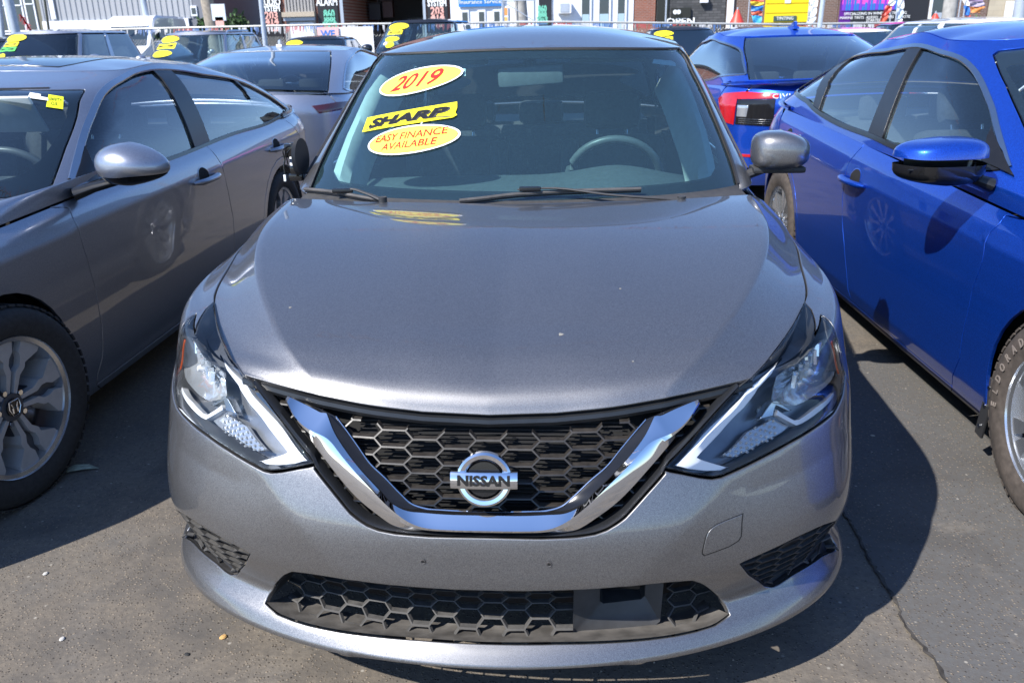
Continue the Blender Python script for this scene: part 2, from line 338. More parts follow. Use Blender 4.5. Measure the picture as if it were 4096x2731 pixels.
class MB:
    """collects simple solids; build() links them as ONE mesh"""
    def __init__(s): s.V, s.F = [], []
    def add(s, V, F):
        n = len(s.V); s.V += [tuple(v) for v in V]; s.F += [tuple(i + n for i in f) for f in F]; return s
    def box(s, c, d, M=None, bev=0):
        x, y, z = [q / 2 for q in d]
        if bev <= 0:
            V = [(i * x, j * y, k * z) for k in (-1, 1) for j in (-1, 1) for i in (-1, 1)]
            F = [(0, 2, 3, 1), (4, 5, 7, 6), (0, 1, 5, 4), (2, 6, 7, 3), (0, 4, 6, 2), (1, 3, 7, 5)]
        else:
            bm = bmesh.new(); bmesh.ops.create_cube(bm, size=1)
            for v in bm.verts: v.co = Vector((v.co.x * d[0], v.co.y * d[1], v.co.z * d[2]))
            bmesh.ops.bevel(bm, geom=bm.edges[:], offset=bev, segments=2, profile=.6, affect='EDGES', clamp_overlap=True)
            V = [tuple(v.co) for v in bm.verts]; bm.verts.index_update(); F = [tuple(v.index for v in f.verts) for f in bm.faces]; bm.free()
        V = [Vector(v) for v in V]
        if M is not None: V = [M @ v for v in V]
        return s.add([v + Vector(c) for v in V], F)
    def tube(s, pts, r, n=8, cap=True, flat=1.0, up=None):
        pts = [Vector(p) for p in pts]; rs = r if isinstance(r, (list, tuple)) else [r] * len(pts); V = []; F = []
        for i, p in enumerate(pts):
            t = (pts[min(i + 1, len(pts) - 1)] - pts[max(i - 1, 0)]).normalized()
            ref = Vector(up) if up else (Vector((0, 0, 1)) if abs(t.z) < .9 else Vector((1, 0, 0)))
            a = t.cross(ref).normalized(); b = a.cross(t).normalized()
            for k in range(n):
                w = 2 * math.pi * k / n; V.append(p + a * math.cos(w) * rs[i] + b * math.sin(w) * rs[i] * flat)
        for i in range(len(pts) - 1):
            for k in range(n):
                k2 = (k + 1) % n; F.append((i*n+k, (i+1)*n+k, (i+1)*n+k2, i*n+k2))
        if cap: F.append(tuple(range(n))); F.append(tuple(len(V) - 1 - k for k in range(n)))
        return s.add(V, F)
    def cyl(s, c, r, h, axis='z', n=16, r2=None):
        r2 = r if r2 is None else r2; V = []
        for t, rr in ((-h/2, r), (h/2, r2)):
            for k in range(n):
                w = 2*math.pi*k/n; p = (rr*math.cos(w), rr*math.sin(w), t)
                p = {'z': p, 'y': (p[0], p[2], p[1]), 'x': (p[2], p[0], p[1])}[axis]; V.append(Vector(p) + Vector(c))
        F = [(k, (k+1) % n, n+(k+1) % n, n+k) for k in range(n)] + [tuple(range(n-1, -1, -1)), tuple(range(n, 2*n))]
        return s.add(V, F)
    def prism(s, pts, d0, d1, plane='xz', org=(0, 0, 0)):
        """polygon pts (2D) in a plane, pushed from d0 to d1 along the third axis"""
        n = len(pts); V = []
        for d in (d0, d1):
            for p, q in pts:
                V.append(Vector({'xz': (p, d, q), 'xy': (p, q, d), 'yz': (d, p, q)}[plane]) + Vector(org))
        F = [(k, (k+1) % n, n+(k+1) % n, n+k) for k in range(n)] + [tuple(range(n-1, -1, -1)), tuple(range(n, 2*n))]
        return s.add(V, F)
    def build(s, name, mat, parent=None, auto=35, fix=True):
        me = bpy.data.meshes.new(name); me.from_pydata([tuple(v) for v in s.V], [], s.F)
        if fix:
            bm = bmesh.new(); bm.from_mesh(me); bmesh.ops.recalc_face_normals(bm, faces=bm.faces[:]); bm.to_mesh(me); bm.free()
        me.materials.append(mat)
        if auto: me.polygons.foreach_set('use_smooth', [True] * len(me.polygons)); me.set_sharp_from_angle(angle=R_(auto))
        me.update(); return link(name, me, parent)

def lathe(profile, n=48, axis='x'):
    """profile [(r, t)] turned about an axis"""
    V, F = [], []
    for r, t in profile:
        for k in range(n):
            w = 2*math.pi*k/n; V.append({'x': (t, r*math.cos(w), r*math.sin(w)), 'y': (r*math.cos(w), t, r*math.sin(w))}[axis])
    for i in range(len(profile) - 1):
        for k in range(n): F.append((i*n+k, i*n+(k+1) % n, (i+1)*n+(k+1) % n, (i+1)*n+k))
    return V, F

def in_poly(P, loop):
    x, y = P[:, 0], P[:, 1]; c = np.zeros(len(P), bool); L = np.asarray(loop)
    x1, y1 = L[:, 0], L[:, 1]; x2, y2 = np.roll(x1, -1), np.roll(y1, -1)
    for a, b, d, e in zip(x1, y1, x2, y2):
        if b == e: continue
        m = ((b > y) != (e > y)) & (x < (d - a) * (y - b) / (e - b) + a); c ^= m
    return c
def seg_dist(P, loop):
    L = np.asarray(loop); A, Bq = L, np.roll(L, -1, axis=0); out = np.full(len(P), 1e9)
    for a, b in zip(A, Bq):
        d = b - a; t = np.clip(((P - a) @ d) / max(d @ d, 1e-12), 0, 1); out = np.minimum(out, np.linalg.norm(P - (a + t[:, None] * d), axis=1))
    return out

def panel(name, S, loop, mat, parent, holes=(), step=.03, flange=.012, gap=.0022, off=0.0, side=1, dense=True, hflange=None, rad=.0015, lines=()):
    """a sheet-metal or glass panel cut out of surface S by a loop of surface coordinates, with turned-in edges"""
    loop = np.array(loop, float); holes = [np.array(h, float) for h in holes]
    c = loop.mean(0); e = 1e-3
    # metric at several loop points
    q = loop; sa = np.median(np.linalg.norm((S(q[:, 0] + e, q[:, 1]) - S(q[:, 0] - e, q[:, 1])) / (2*e), axis=1)) + 1e-6
    sk = np.median(np.linalg.norm((S(q[:, 0], q[:, 1] + e) - S(q[:, 0], q[:, 1] - e)) / (2*e), axis=1)) + 1e-6
    m = np.array([sa, sk]); L = loop * m; H = [h * m for h in holes]
    if dense: L = dens(L, step); H = [dens(h, step) for h in H]
    lo, hi = L.min(0), L.max(0)
    nx, ny = max(1, int((hi[0] - lo[0]) / step)), max(1, int((hi[1] - lo[1]) / (step * .87)))
    g = np.array([(lo[0] + (i + .5 * (j % 2)) * step, lo[1] + j * step * .87) for j in range(ny + 1) for i in range(nx + 2)])
    keep = in_poly(g, L) & (seg_dist(g, L) > step * .45)
    for h in H: keep &= ~in_poly(g, h) & (seg_dist(g, h) > step * .45)
    LN = [np.array(l, float) * m for l in lines]
    for l in LN: keep &= np.min(np.linalg.norm(g[:, None] - l[None], axis=2), axis=1) > step * .5
    g = g[keep]
    pts = [L] + H + LN + [g]; P = np.concatenate(pts); edges = []; s0 = 0
    for h in [L] + H:
        n = len(h); edges += [(s0 + i, s0 + (i + 1) % n) for i in range(n)]; s0 += n
    for l in LN: edges += [(s0 + i, s0 + i + 1) for i in range(len(l) - 1)]; s0 += len(l)
    r = delaunay_2d_cdt([Vector(p) for p in P], edges, [], 0, 1e-6)
    P2 = np.array([tuple(v) for v in r[0]]); T = np.array([t for t in r[2] if len(t) == 3], int)
    cen = P2[T].mean(1); ok = in_poly(cen, L)
    for h in H: ok &= ~in_poly(cen, h)
    T = T[ok]; p0, p1, p2 = P2[T[:, 0]], P2[T[:, 1]], P2[T[:, 2]]
    cr = (p1[:, 0]-p0[:, 0])*(p2[:, 1]-p0[:, 1]) - (p1[:, 1]-p0[:, 1])*(p2[:, 0]-p0[:, 0]); T[cr < 0] = T[cr < 0][:, ::-1]
    T = T[np.abs(cr) > 1e-9]
    ak = P2 / m; X = S(ak[:, 0], ak[:, 1]); N = normals(S, ak[:, 0], ak[:, 1])
    X = X + N * off
    cnt = {}
    for t in T:
        for i in range(3): cnt[(t[i], t[(i+1) % 3])] = 1
    bd = [(a, b) for (a, b) in cnt if (b, a) not in cnt]
    V = list(X); NN = list(N); F = [tuple(t) for t in T]
    if flange > 0 and bd:
        acc = {}
        for a, b in bd:
            t = X[b] - X[a]; n = np.cross(t, N[a] + N[b]); n /= (np.linalg.norm(n) + 1e-12)
            for q in (a, b): acc[q] = acc.get(q, 0) + n
        r0, r1, r2 = {}, {}, {}
        for q, n in acc.items():
            n = n / (np.linalg.norm(n) + 1e-12)
            X[q] = X[q] - n * (gap + rad); V[q] = X[q]            # pull the rim back: half the gap plus its radius
            r0[q] = len(V); V.append(X[q] + n * rad * .7 - N[q] * rad * .3); NN.append((n + N[q]))
            r1[q] = len(V); V.append(X[q] + n * rad - N[q] * rad); NN.append((n + N[q] * .1))
            r2[q] = len(V); V.append(X[q] + n * rad - N[q] * flange); NN.append(n)
        for a, b in bd:
            F.append((b, a, r0[a], r0[b])); F.append((r0[b], r0[a], r1[a], r1[b])); F.append((r1[b], r1[a], r2[a], r2[b]))
    V = np.array(V); NN = np.array(NN); NN /= np.maximum(np.linalg.norm(NN, axis=1, keepdims=True), 1e-9)
    out = []
    sides = (1, -1) if side == 0 else (side,)
    for sd in sides:
        if sd == 1: out.append(mesh(name, V, F, mat, parent, True, NN))
        else: out.append(mesh(name, V * [-1, 1, 1], [f[::-1] for f in F], mat, parent, True, NN * [-1, 1, 1]))
    return out

class Off:
    def __init__(s, S, d): s.S, s.d = S, d
    def __call__(s, a, k): return s.S(a, k) + normals(s.S, a, k) * s.d
class Lerp:
    """ruled patch between two rails given as functions of a"""
    def __init__(s, f0, f1, bulge=0): s.f0, s.f1, s.b = f0, f1, bulge
    def __call__(s, a, r):
        r = np.asarray(r, float); P = s.f0(a) * (1 - r)[:, None] + s.f1(a) * r[:, None]
        P[:, 2] += s.b * np.sin(np.pi * np.clip(r, 0, 1)); return P

def band(name, rails, mat, parent, side=1, closed=False, smooth=True, auto=30):
    """strip lofted through rails (each an (n,3) array)"""
    R3 = [np.array(r, float) for r in rails]; n = len(R3[0]); V = np.concatenate(R3); F = []
    for j in range(len(R3) - 1):
        for i in range(n - 1 if not closed else n):
            i2 = (i + 1) % n; F.append((j*n+i, j*n+i2, (j+1)*n+i2, (j+1)*n+i))
    out = []
    for sd in ((1, -1) if side == 0 else (side,)):
        out.append(mesh(name, V * [sd, 1, 1], F if sd == 1 else [f[::-1] for f in F], mat, parent, smooth, None, auto))
    return out

def honey(S, loop, pw, ph, t, depth, mat, name, parent, slant=.3, side=1, back=.0, tilt=0.0, skip=None):
    """moulded honeycomb mesh inside a loop of (x,z); S(x,z) gives the front face point. ribs reach back by depth"""
    L = np.array(loop, float); lo, hi = L.min(0), L.max(0); segs = set(); mb = MB()
    cols = int((hi[0] - lo[0]) / pw) + 3; rows = int((hi[1] - lo[1]) / ph) + 3; s = pw * slant
    i0 = int(math.floor(lo[0] / pw)) - 1
    for i in range(i0, i0 + cols + 1):
        for j in range(-1, rows + 1):
            cx = i * pw; cz = lo[1] + (j + .5 * (i % 2)) * ph
            fl = (pw - s) / 2
            a, b = (cx - fl, cz + ph/2), (cx + fl, cz + ph/2); c = (cx + fl + s, cz); d = (cx + fl, cz - ph/2)
            for p, q in ((a, b), (b, c), (c, d)):
                segs.add((round(p[0], 5), round(p[1], 5), round(q[0], 5), round(q[1], 5)))
    for x0, z0, x1, z1 in segs:
        if skip and skip[0] < (x0 + x1) / 2 < skip[1] and skip[2] < (z0 + z1) / 2 < skip[3]: continue
        n = 4; ts = np.linspace(0, 1, n + 1); pp = np.stack([x0 + (x1-x0)*ts, z0 + (z1-z0)*ts], 1); ins = in_poly(pp, L)
        if ins.all(): runs = [(0., 1.)]
        elif ins.any():
            fi = np.linspace(0, 1, 41); m2 = in_poly(np.stack([x0 + (x1-x0)*fi, z0 + (z1-z0)*fi], 1), L)
            runs = [(fi[m2].min(), fi[m2].max())]
        else: continue
        for u0, u1 in runs:
            if u1 - u0 < .03: continue
            p = np.array([x0 + (x1-x0)*u0, z0 + (z1-z0)*u0]); q = np.array([x0 + (x1-x0)*u1, z0 + (z1-z0)*u1])
            d = q - p; l = np.linalg.norm(d); d /= l; n_ = np.array([-d[1], d[0]])
            p = p - d * t * .3; q = q + d * t * .3
            cs = [p - n_*t/2, q - n_*t/2, q + n_*t/2, p + n_*t/2]; cb = [p - n_*t*.3, q - n_*t*.3, q + n_*t*.3, p + n_*t*.3]
            A = np.array(cs); f = S(A[:, 0], A[:, 1]); Bk = np.array(cb); b = S(Bk[:, 0], Bk[:, 1]) + [0, depth, tilt]
            mb.add([*f, *b], [(0, 1, 2, 3), (4, 7, 6, 5), (0, 4, 5, 1), (1, 5, 6, 2), (2, 6, 7, 3), (3, 7, 4, 0)])
    out = []
    V = np.array(mb.V)
    for sd in ((1, -1) if side == 0 else (side,)):
        m = MB(); m.V = [tuple(v) for v in V * [sd, 1, 1]]; m.F = mb.F; out.append(m.build(name, mat, parent, auto=20))
    return out

def text(name, s, size, mat, parent, M, bold=False, extrude=.0004, shear=0, spacing=1.0, sx=1.0, align='CENTER', off=0, line=.95, resolution=2):
    cu = bpy.data.curves.new(name, 'FONT'); cu.body = s; cu.size = size; cu.extrude = extrude; cu.shear = shear
    cu.space_character = spacing; cu.align_x = align; cu.align_y = 'CENTER'; cu.offset = off; cu.space_line = line; cu.resolution_u = resolution
    o = bpy.data.objects.new(name, cu); SC.collection.objects.link(o)
    dg = bpy.context.evaluated_depsgraph_get(); me = bpy.data.meshes.new_from_object(o.evaluated_get(dg))
    bpy.data.objects.remove(o); me.materials.clear(); me.materials.append(mat)
    me.transform(M @ Matrix.Diagonal((sx, 1, 1, 1)))
    o = link(name, me, parent); return o
def frame(origin, xdir, updir):
    """matrix whose x axis is xdir, y axis is close to updir, at origin"""
    x = Vector(xdir).normalized(); z = x.cross(Vector(updir)).normalized(); y = z.cross(x)
    return Matrix(((x.x, y.x, z.x, origin[0]), (x.y, y.y, z.y, origin[1]), (x.z, y.z, z.z, origin[2]), (0, 0, 0, 1)))

# ---------------------------------------------------------------- materials
class N:
    def __init__(s, name):
        s.m = bpy.data.materials.new(name); s.m.use_nodes = True; s.t = s.m.node_tree; s.t.nodes.clear()
        s.out = s.t.nodes.new('ShaderNodeOutputMaterial'); s.co = s.t.nodes.new('ShaderNodeTexCoord')
    def n(s, typ, **kw):
        x = s.t.nodes.new(typ)
        for k, v in kw.items():
            if k in x.inputs.keys() if isinstance(k, str) and not hasattr(x, k) else False: x.inputs[k].default_value = v
            else: setattr(x, k, v)
        return x
    def l(s, a, b): s.t.links.new(a, b)
    def noise(s, scale, detail=4, rough=.5, vec=None, dist=0):
        x = s.t.nodes.new('ShaderNodeTexNoise'); x.inputs['Scale'].default_value = scale; x.inputs['Detail'].default_value = detail
        x.inputs['Roughness'].default_value = rough; x.inputs['Distortion'].default_value = dist
        s.l(vec or s.co.outputs['Object'], x.inputs['Vector']); return x.outputs['Fac']
    def ramp(s, f, stops, interp='LINEAR'):
        x = s.t.nodes.new('ShaderNodeValToRGB'); x.color_ramp.interpolation = interp; e = x.color_ramp.elements
        while len(e) < len(stops): e.new(.5)
        for q, (p, c) in zip(e, stops): q.position = p; q.color = (*((c,) * 3 if not isinstance(c, (tuple, list)) else c), 1)[:4]
        s.l(f, x.inputs[0]); return x.outputs[0]
    def mix(s, f, a, b, mode='MIX'):
        x = s.t.nodes.new('ShaderNodeMix'); x.data_type = 'RGBA'; x.blend_type = mode
        for sock, v in ((x.inputs[0], f), (x.inputs[6], a), (x.inputs[7], b)):
            if isinstance(v, (int, float)): sock.default_value = v if sock == x.inputs[0] else (v, v, v, 1)
            elif isinstance(v, (tuple, list)): sock.default_value = (*v, 1)[:4]
            else: s.l(v, sock)
        return x.outputs[2]
    def math(s, op, a, b=0):
        x = s.t.nodes.new('ShaderNodeMath'); x.operation = op
        for i, v in ((0, a), (1, b)):
            if isinstance(v, (int, float)): x.inputs[i].default_value = v
            else: s.l(v, x.inputs[i])
        return x.outputs[0]
    def bump(s, h, strength=.3, dist=.01, normal=None):
        x = s.t.nodes.new('ShaderNodeBump'); x.inputs['Strength'].default_value = strength; x.inputs['Distance'].default_value = dist
        s.l(h, x.inputs['Height'])
        if normal is not None: s.l(normal, x.inputs['Normal'])
        return x.outputs[0]
    def bsdf(s, **kw):
        x = s.t.nodes.new('ShaderNodeBsdfPrincipled')
        for k, v in kw.items():
            i = x.inputs[k.replace('_', ' ')]
            if hasattr(v, 'is_linked') or hasattr(v, 'links'): s.l(v, i)
            elif isinstance(v, (tuple, list)): i.default_value = (*v, 1)[:4]
            else: i.default_value = v
        return x
    def done(s, x): s.l(x.outputs[0] if hasattr(x, 'outputs') else x, s.out.inputs[0]); return s.m
def plain(name, col, rough=.5, metal=0, coat=0, spec=.5, var=.12, scale=30, bump=0, **kw):
    m = N(name); f = m.noise(scale, 3)
    c = m.mix(m.ramp(f, [(.3, 0), (.7, 1)]), tuple(q * (1 - var) for q in col), tuple(min(1, q * (1 + var)) for q in col))
    b = m.bsdf(Base_Color=c, Roughness=rough, Metallic=metal, Coat_Weight=coat, Specular_IOR_Level=spec, Coat_Roughness=.04, **kw)
    if bump: m.l(m.bump(m.noise(scale * 4, 3), bump, .002), b.inputs['Normal'])
    return m.done(b)
def paint(name, dark, light, metal=.75, rough=.36, dust=.0, flake=900, spec=.5):
    """metallic paint: flakes under a clear coat, a film of dust that catches the sun"""
    m = N(name); co = m.co.outputs['Object']
    v = m.t.nodes.new('ShaderNodeTexVoronoi'); v.inputs['Scale'].default_value = flake; m.l(co, v.inputs['Vector'])
    fl = m.t.nodes.new('ShaderNodeSeparateColor'); m.l(v.outputs['Color'], fl.inputs[0])
    c = m.mix(fl.outputs[0], dark, light)
    d1 = m.noise(420, 2, .6); d2 = m.noise(3.2, 4, .6)
    spk = m.ramp(d1, [(.62, 0), (.72, 1)]); film = m.ramp(d2, [(.35, .35), (.7, 1)])
    dm = m.math('MULTIPLY', m.math('MULTIPLY', spk, film), dust)
    dm = m.math('ADD', dm, m.math('MULTIPLY', film, dust * .05))
    c2 = m.mix(dm, c, (.30, .27, .24))
    geo = m.t.nodes.new('ShaderNodeNewGeometry'); vm = m.t.nodes.new('ShaderNodeVectorMath'); vm.operation = 'SUBTRACT'
    m.l(v.outputs['Color'], vm.inputs[0]); vm.inputs[1].default_value = (.5, .5, .5)
    vs = m.t.nodes.new('ShaderNodeVectorMath'); vs.operation = 'SCALE'; vs.inputs['Scale'].default_value = .05; m.l(vm.outputs[0], vs.inputs[0])
    va = m.t.nodes.new('ShaderNodeVectorMath'); va.operation = 'ADD'; m.l(geo.outputs['Normal'], va.inputs[0]); m.l(vs.outputs[0], va.inputs[1])
    vn = m.t.nodes.new('ShaderNodeVectorMath'); vn.operation = 'NORMALIZE'; m.l(va.outputs[0], vn.inputs[0])
    mt = m.math('MULTIPLY', m.math('SUBTRACT', 1.0, dm), metal)
    b = m.bsdf(Base_Color=c2, Metallic=mt, Roughness=rough, Coat_Weight=1.0, Coat_Roughness=m.math('ADD', .015, m.math('MULTIPLY', dm, .3)), Coat_IOR=1.62, Specular_IOR_Level=spec)
    m.l(vn.outputs[0], b.inputs['Normal'])
    return m.done(b)
def glass(name, tint, alpha=.35, rough=.0, dust=0.0, ior=1.5, refl=1.0, refl2=1.9, dust_haze_col=(.24, .42, .56)):
    """thin automotive glass: see-through body colour under a mirror reflection that grows at grazing angles"""
    m = N(name); tr = m.t.nodes.new('ShaderNodeBsdfTransparent'); tr.inputs[0].default_value = (*tint, 1)
    gl = m.t.nodes.new('ShaderNodeBsdfGlossy'); gl.inputs['Roughness'].default_value = rough; gl.inputs[0].default_value = (refl, refl, refl, 1)
    fr = m.t.nodes.new('ShaderNodeFresnel'); fr.inputs[0].default_value = ior
    mx = m.t.nodes.new('ShaderNodeMixShader'); f = m.math('MULTIPLY', fr.outputs[0], refl2)
    f = m.math('MINIMUM', f, 1.0)
    m.l(f, mx.inputs[0]); m.l(tr.outputs[0], mx.inputs[1]); m.l(gl.outputs[0], mx.inputs[2])
    o = mx.outputs[0]
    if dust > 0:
        df = m.t.nodes.new('ShaderNodeBsdfDiffuse'); df.inputs[0].default_value = (*dust_haze_col, 1)  # bluish colour paints a sky-reflection haze into the film; the specks are dust
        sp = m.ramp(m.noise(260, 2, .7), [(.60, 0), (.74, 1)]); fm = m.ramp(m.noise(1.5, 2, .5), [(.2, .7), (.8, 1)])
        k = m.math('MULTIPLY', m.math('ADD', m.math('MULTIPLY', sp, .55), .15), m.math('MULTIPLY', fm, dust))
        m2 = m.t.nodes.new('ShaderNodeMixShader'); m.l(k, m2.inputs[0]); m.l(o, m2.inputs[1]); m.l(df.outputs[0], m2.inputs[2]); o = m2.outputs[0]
    m.l(o, m.out.inputs[0]); return m.m
M = {}
M['grey'] = paint('grey_metallic_paint', (.132, .132, .137), (.258, .256, .258), metal=.85, rough=.42, dust=.34)
M['silver'] = paint('silver_grey_metallic_paint', (.24, .255, .30), (.40, .42, .475), metal=.85, rough=.38, dust=.15)
M['silver2'] = paint('pale_silver_metallic_paint', (.33, .35, .40), (.52, .54, .60), metal=.8, rough=.38, dust=.1)
M['blue'] = paint('deep_blue_metallic_paint', (.003, .030, .28), (.008, .105, .70), metal=.72, rough=.36, dust=.06)
M['blue2'] = paint('bright_blue_metallic_paint', (.005, .04, .36), (.012, .12, .78), metal=.7, rough=.36, dust=.05)
M['white'] = plain('white_car_paint', (.80, .81, .83), .3, 0, 1, var=.02)
M['black'] = plain('black_car_paint', (.012, .012, .014), .25, 0, 1, var=.1)
M['dgrey'] = paint('dark_grey_metallic_paint', (.03, .035, .045), (.07, .08, .10), metal=.7, rough=.35)
M['mgrey'] = paint('mid_grey_metallic_paint', (.2, .21, .24), (.32, .335, .37), metal=.75, rough=.38)
M['gloss'] = plain('gloss_black_plastic', (.012, .012, .013), .12, 0, 0, var=.1)
def _dusty(name, col, dust_haze_col, rough, lo, hi, amt=1.0):
    m = N(name); g = m.t.nodes.new('ShaderNodeNewGeometry'); s = m.t.nodes.new('ShaderNodeSeparateXYZ'); m.l(g.outputs['Normal'], s.inputs[0])
    up = m.ramp(s.outputs[2], [(lo, 0), (hi, 1)]); f = m.ramp(m.noise(45, 5, .65), [(.3, .35), (.65, 1)])
    k = m.math('MULTIPLY', m.math('MULTIPLY', up, f), amt); c = m.mix(k, col, dust_haze_col)
    return m.done(m.bsdf(Base_Color=c, Roughness=m.math('ADD', rough, m.math('MULTIPLY', k, .5))))
M['mesh'] = _dusty('dusty_gloss_black_mesh', (.010, .010, .011), (.034, .028, .022), .26, .35, .9)
M['mesh2'] = _dusty('dusty_matt_black_mesh', (.022, .023, .025), (.10, .095, .088), .5, .1, .7, .8)
M['trim'] = _dusty('matt_black_trim', (.024, .025, .028), (.08, .075, .07), .5, .4, 1, .5)
M['trimg'] = plain('worn_grey_black_trim', (.075, .07, .068), .55, var=.3, scale=25)
M['spot'] = plain('dried_spot_matter', (.20, .19, .165), .8)
M['mirrorback'] = plain('grey_mirror_back', (.13, .14, .15), .45)
M['satb'] = plain('satin_black_plastic', (.014, .015, .017), .32, var=.15)
M['trimd'] = plain('dark_grey_plastic', (.040, .041, .043), .5, var=.2)
M['shelf'] = plain('dirty_grey_plastic', (.105, .098, .090), .6, var=.4, scale=22, bump=.2)
M['seal'] = plain('rubber_seal', (.012, .012, .013), .6)
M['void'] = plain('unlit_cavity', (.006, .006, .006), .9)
M['chrome'] = plain('chrome', (.82, .83, .85), .035, 1, var=.01)
M['satin'] = plain('satin_aluminium', (.55, .57, .60), .22, 1, var=.03)
M['refl'] = plain('lamp_reflector', (.82, .85, .88), .16, .75, var=.02)
M['drl'] = plain('white_light_guide', (.78, .80, .84), .18, 0, 1, var=.02)
M['clearp'] = plain('clear_ribbed_plastic', (.42, .44, .47), .12, .6, 1, var=.1, scale=140)
M['lampg'] = plain('lamp_bezel_grey', (.20, .21, .23), .28, .6, .6, var=.1)
M['lampb'] = plain('lamp_housing', (.018, .02, .024), .25, 0, .6, var=.2)
M['amber'] = plain('amber_reflector', (.55, .09, .02), .2, 0, 1)
M['redl'] = plain('red_lamp_plastic', (.42, .008, .012), .12, 0, 1, var=.15)
M['redd'] = plain('dark_red_lamp_plastic', (.09, .004, .006), .15, 0, 1)
M['lens'] = glass('headlight_lens', (.95, .97, .98), ior=1.36, refl2=.9)
M['ws'] = glass('dusty_haze_windscreen', (.70, .95, .96), dust=.30, ior=1.55, dust_haze_col=(.21, .43, .50))  # teal film colour is painted haze, laid together with the dust specks
M['ws2'] = glass('windscreen', (.76, .88, .90), dust=.20, ior=1.5)
M['sg'] = glass('tinted_side_glass', (.72, .84, .85), dust=.14, ior=1.5)
M['sgd'] = glass('dark_tinted_glass', (.16, .19, .20), dust=.05, ior=1.5)
M['frit'] = plain('black_windscreen_border', (.008, .010, .014), .14, 0, .5)
M['dash'] = plain('dark_dashboard', (.075, .088, .095), .6, var=.15, bump=.2, scale=60)
M['seat'] = plain('dark_seat_cloth', (.045, .05, .058), .85, var=.25, scale=80)
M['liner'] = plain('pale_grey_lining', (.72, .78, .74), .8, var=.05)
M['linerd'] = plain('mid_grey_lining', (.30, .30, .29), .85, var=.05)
M['floor'] = plain('cabin_floor', (.012, .012, .013), .9)
M['tyre'] = plain('tyre_rubber', (.022, .022, .023), .75, var=.3, scale=60, bump=.3)
M['tyreb'] = plain('dusty_brown_tyre_rubber', (.062, .051, .044), .8, var=.3, scale=40, bump=.3)
M['rimm'] = plain('machined_grey_rim', (.50, .49, .48), .35, .35, var=.06)
M['rimd'] = plain('dark_grey_rim', (.10, .11, .13), .35, .6, var=.1)
M['rims'] = plain('bright_silver_rim', (.62, .64, .67), .22, .9, var=.04)
M['rust'] = plain('rusty_brake', (.16, .07, .035), .8, var=.5)
M['letter'] = plain('tyre_lettering', (.20, .17, .15), .7)
M['under'] = plain('underbody', (.014, .014, .015), .85)
def flat(name, col, rough=.45): return plain(name, col, rough, var=.03, scale=12)
M['yel'] = flat('yellow_sticker', (.86, .74, .02)); M['yelw'] = flat('pale_yellow_sticker', (.90, .80, .10)); M['red'] = flat('red_print', (.62, .02, .015)); M['blk'] = flat('black_print', (.01, .01, .01))
M['wht'] = flat('white_sticker', (.82, .84, .84)); M['grn'] = flat('green_sticker', (.10, .55, .10)); M['lime'] = flat('lime_sticker', (.82, .90, .02))

# ---------------------------------------------------------------- ground
def asphalt(A_=(0.167, 0.142, 0.115), B_=(0.118, 0.111, 0.102), C_=None):
    m = N('worn_asphalt'); co = m.co.outputs['Object']
    big = m.noise(.55, 5, .6); mid = m.noise(5, 6, .65); fine = m.noise(55, 5, .7)
    c = m.mix(m.ramp(big, [(.38, 0), (.62, 1)]), A_, B_)
    sp = m.t.nodes.new('ShaderNodeSeparateXYZ'); m.l(co, sp.inputs[0]); side = m.ramp(m.math('ADD', m.math('MULTIPLY', sp.outputs[0], .3), m.math('MULTIPLY', m.noise(1.3, 3), .9)), [(.35, 0), (.75, 1)])
    c = m.mix(m.math('MULTIPLY', side, .75), c, (0.111, 0.110, 0.107))                      # an older, smoother, greyer patch on the right
    st = m.ramp(m.noise(1.9, 5, .62, dist=.6), [(.50, 0), (.60, 1)]); c = m.mix(m.math('MULTIPLY', st, .7), c, (0.063, 0.059, 0.055))
    tr = m.ramp(m.noise(.9, 6, .7, dist=1.5), [(.56, 0), (.60, 1)]); c = m.mix(m.math('MULTIPLY', tr, .5), c, (0.207, 0.181, 0.148))
    c = m.mix(m.ramp(mid, [(.35, 0), (.7, 1)]), c, C_ or (0.181, 0.152, 0.118))
    c = m.mix(m.math('MULTIPLY', m.ramp(fine, [(.4, 0), (.62, 1)]), .6), c, (0.089, 0.080, 0.071))
    v = m.t.nodes.new('ShaderNodeTexVoronoi'); v.inputs['Scale'].default_value = 120; m.l(co, v.inputs['Vector'])
    s = m.t.nodes.new('ShaderNodeSeparateColor'); m.l(v.outputs['Color'], s.inputs[0])
    peb = m.math('MULTIPLY', m.ramp(v.outputs['Distance'], [(.22, 1), (.42, 0)]), m.ramp(s.outputs[0], [(.45, 0), (.55, 1)]))
    pc = m.mix(s.outputs[1], (0.252, 0.207, 0.155), (0.044, 0.038, 0.034))
    c = m.mix(peb, c, pc)
    v2 = m.t.nodes.new('ShaderNodeTexVoronoi'); v2.inputs['Scale'].default_value = 30; m.l(co, v2.inputs['Vector'])
    s2 = m.t.nodes.new('ShaderNodeSeparateColor'); m.l(v2.outputs['Color'], s2.inputs[0])
    p2 = m.math('MULTIPLY', m.ramp(v2.outputs['Distance'], [(.08, 1), (.16, 0)]), m.ramp(s2.outputs[0], [(.88, 0), (.91, 1)]))
    c = m.mix(p2, c, (0.296, 0.274, 0.237))
    h = m.math('ADD', m.math('MULTIPLY', fine, .5), m.math('ADD', m.math('MULTIPLY', peb, .5), m.math('MULTIPLY', mid, .4)))
    b = m.bsdf(Base_Color=c, Roughness=.86, Specular_IOR_Level=.3); m.l(m.bump(h, .55, .006), b.inputs['Normal'])
    return m.done(b)
M['asphalt'] = asphalt()
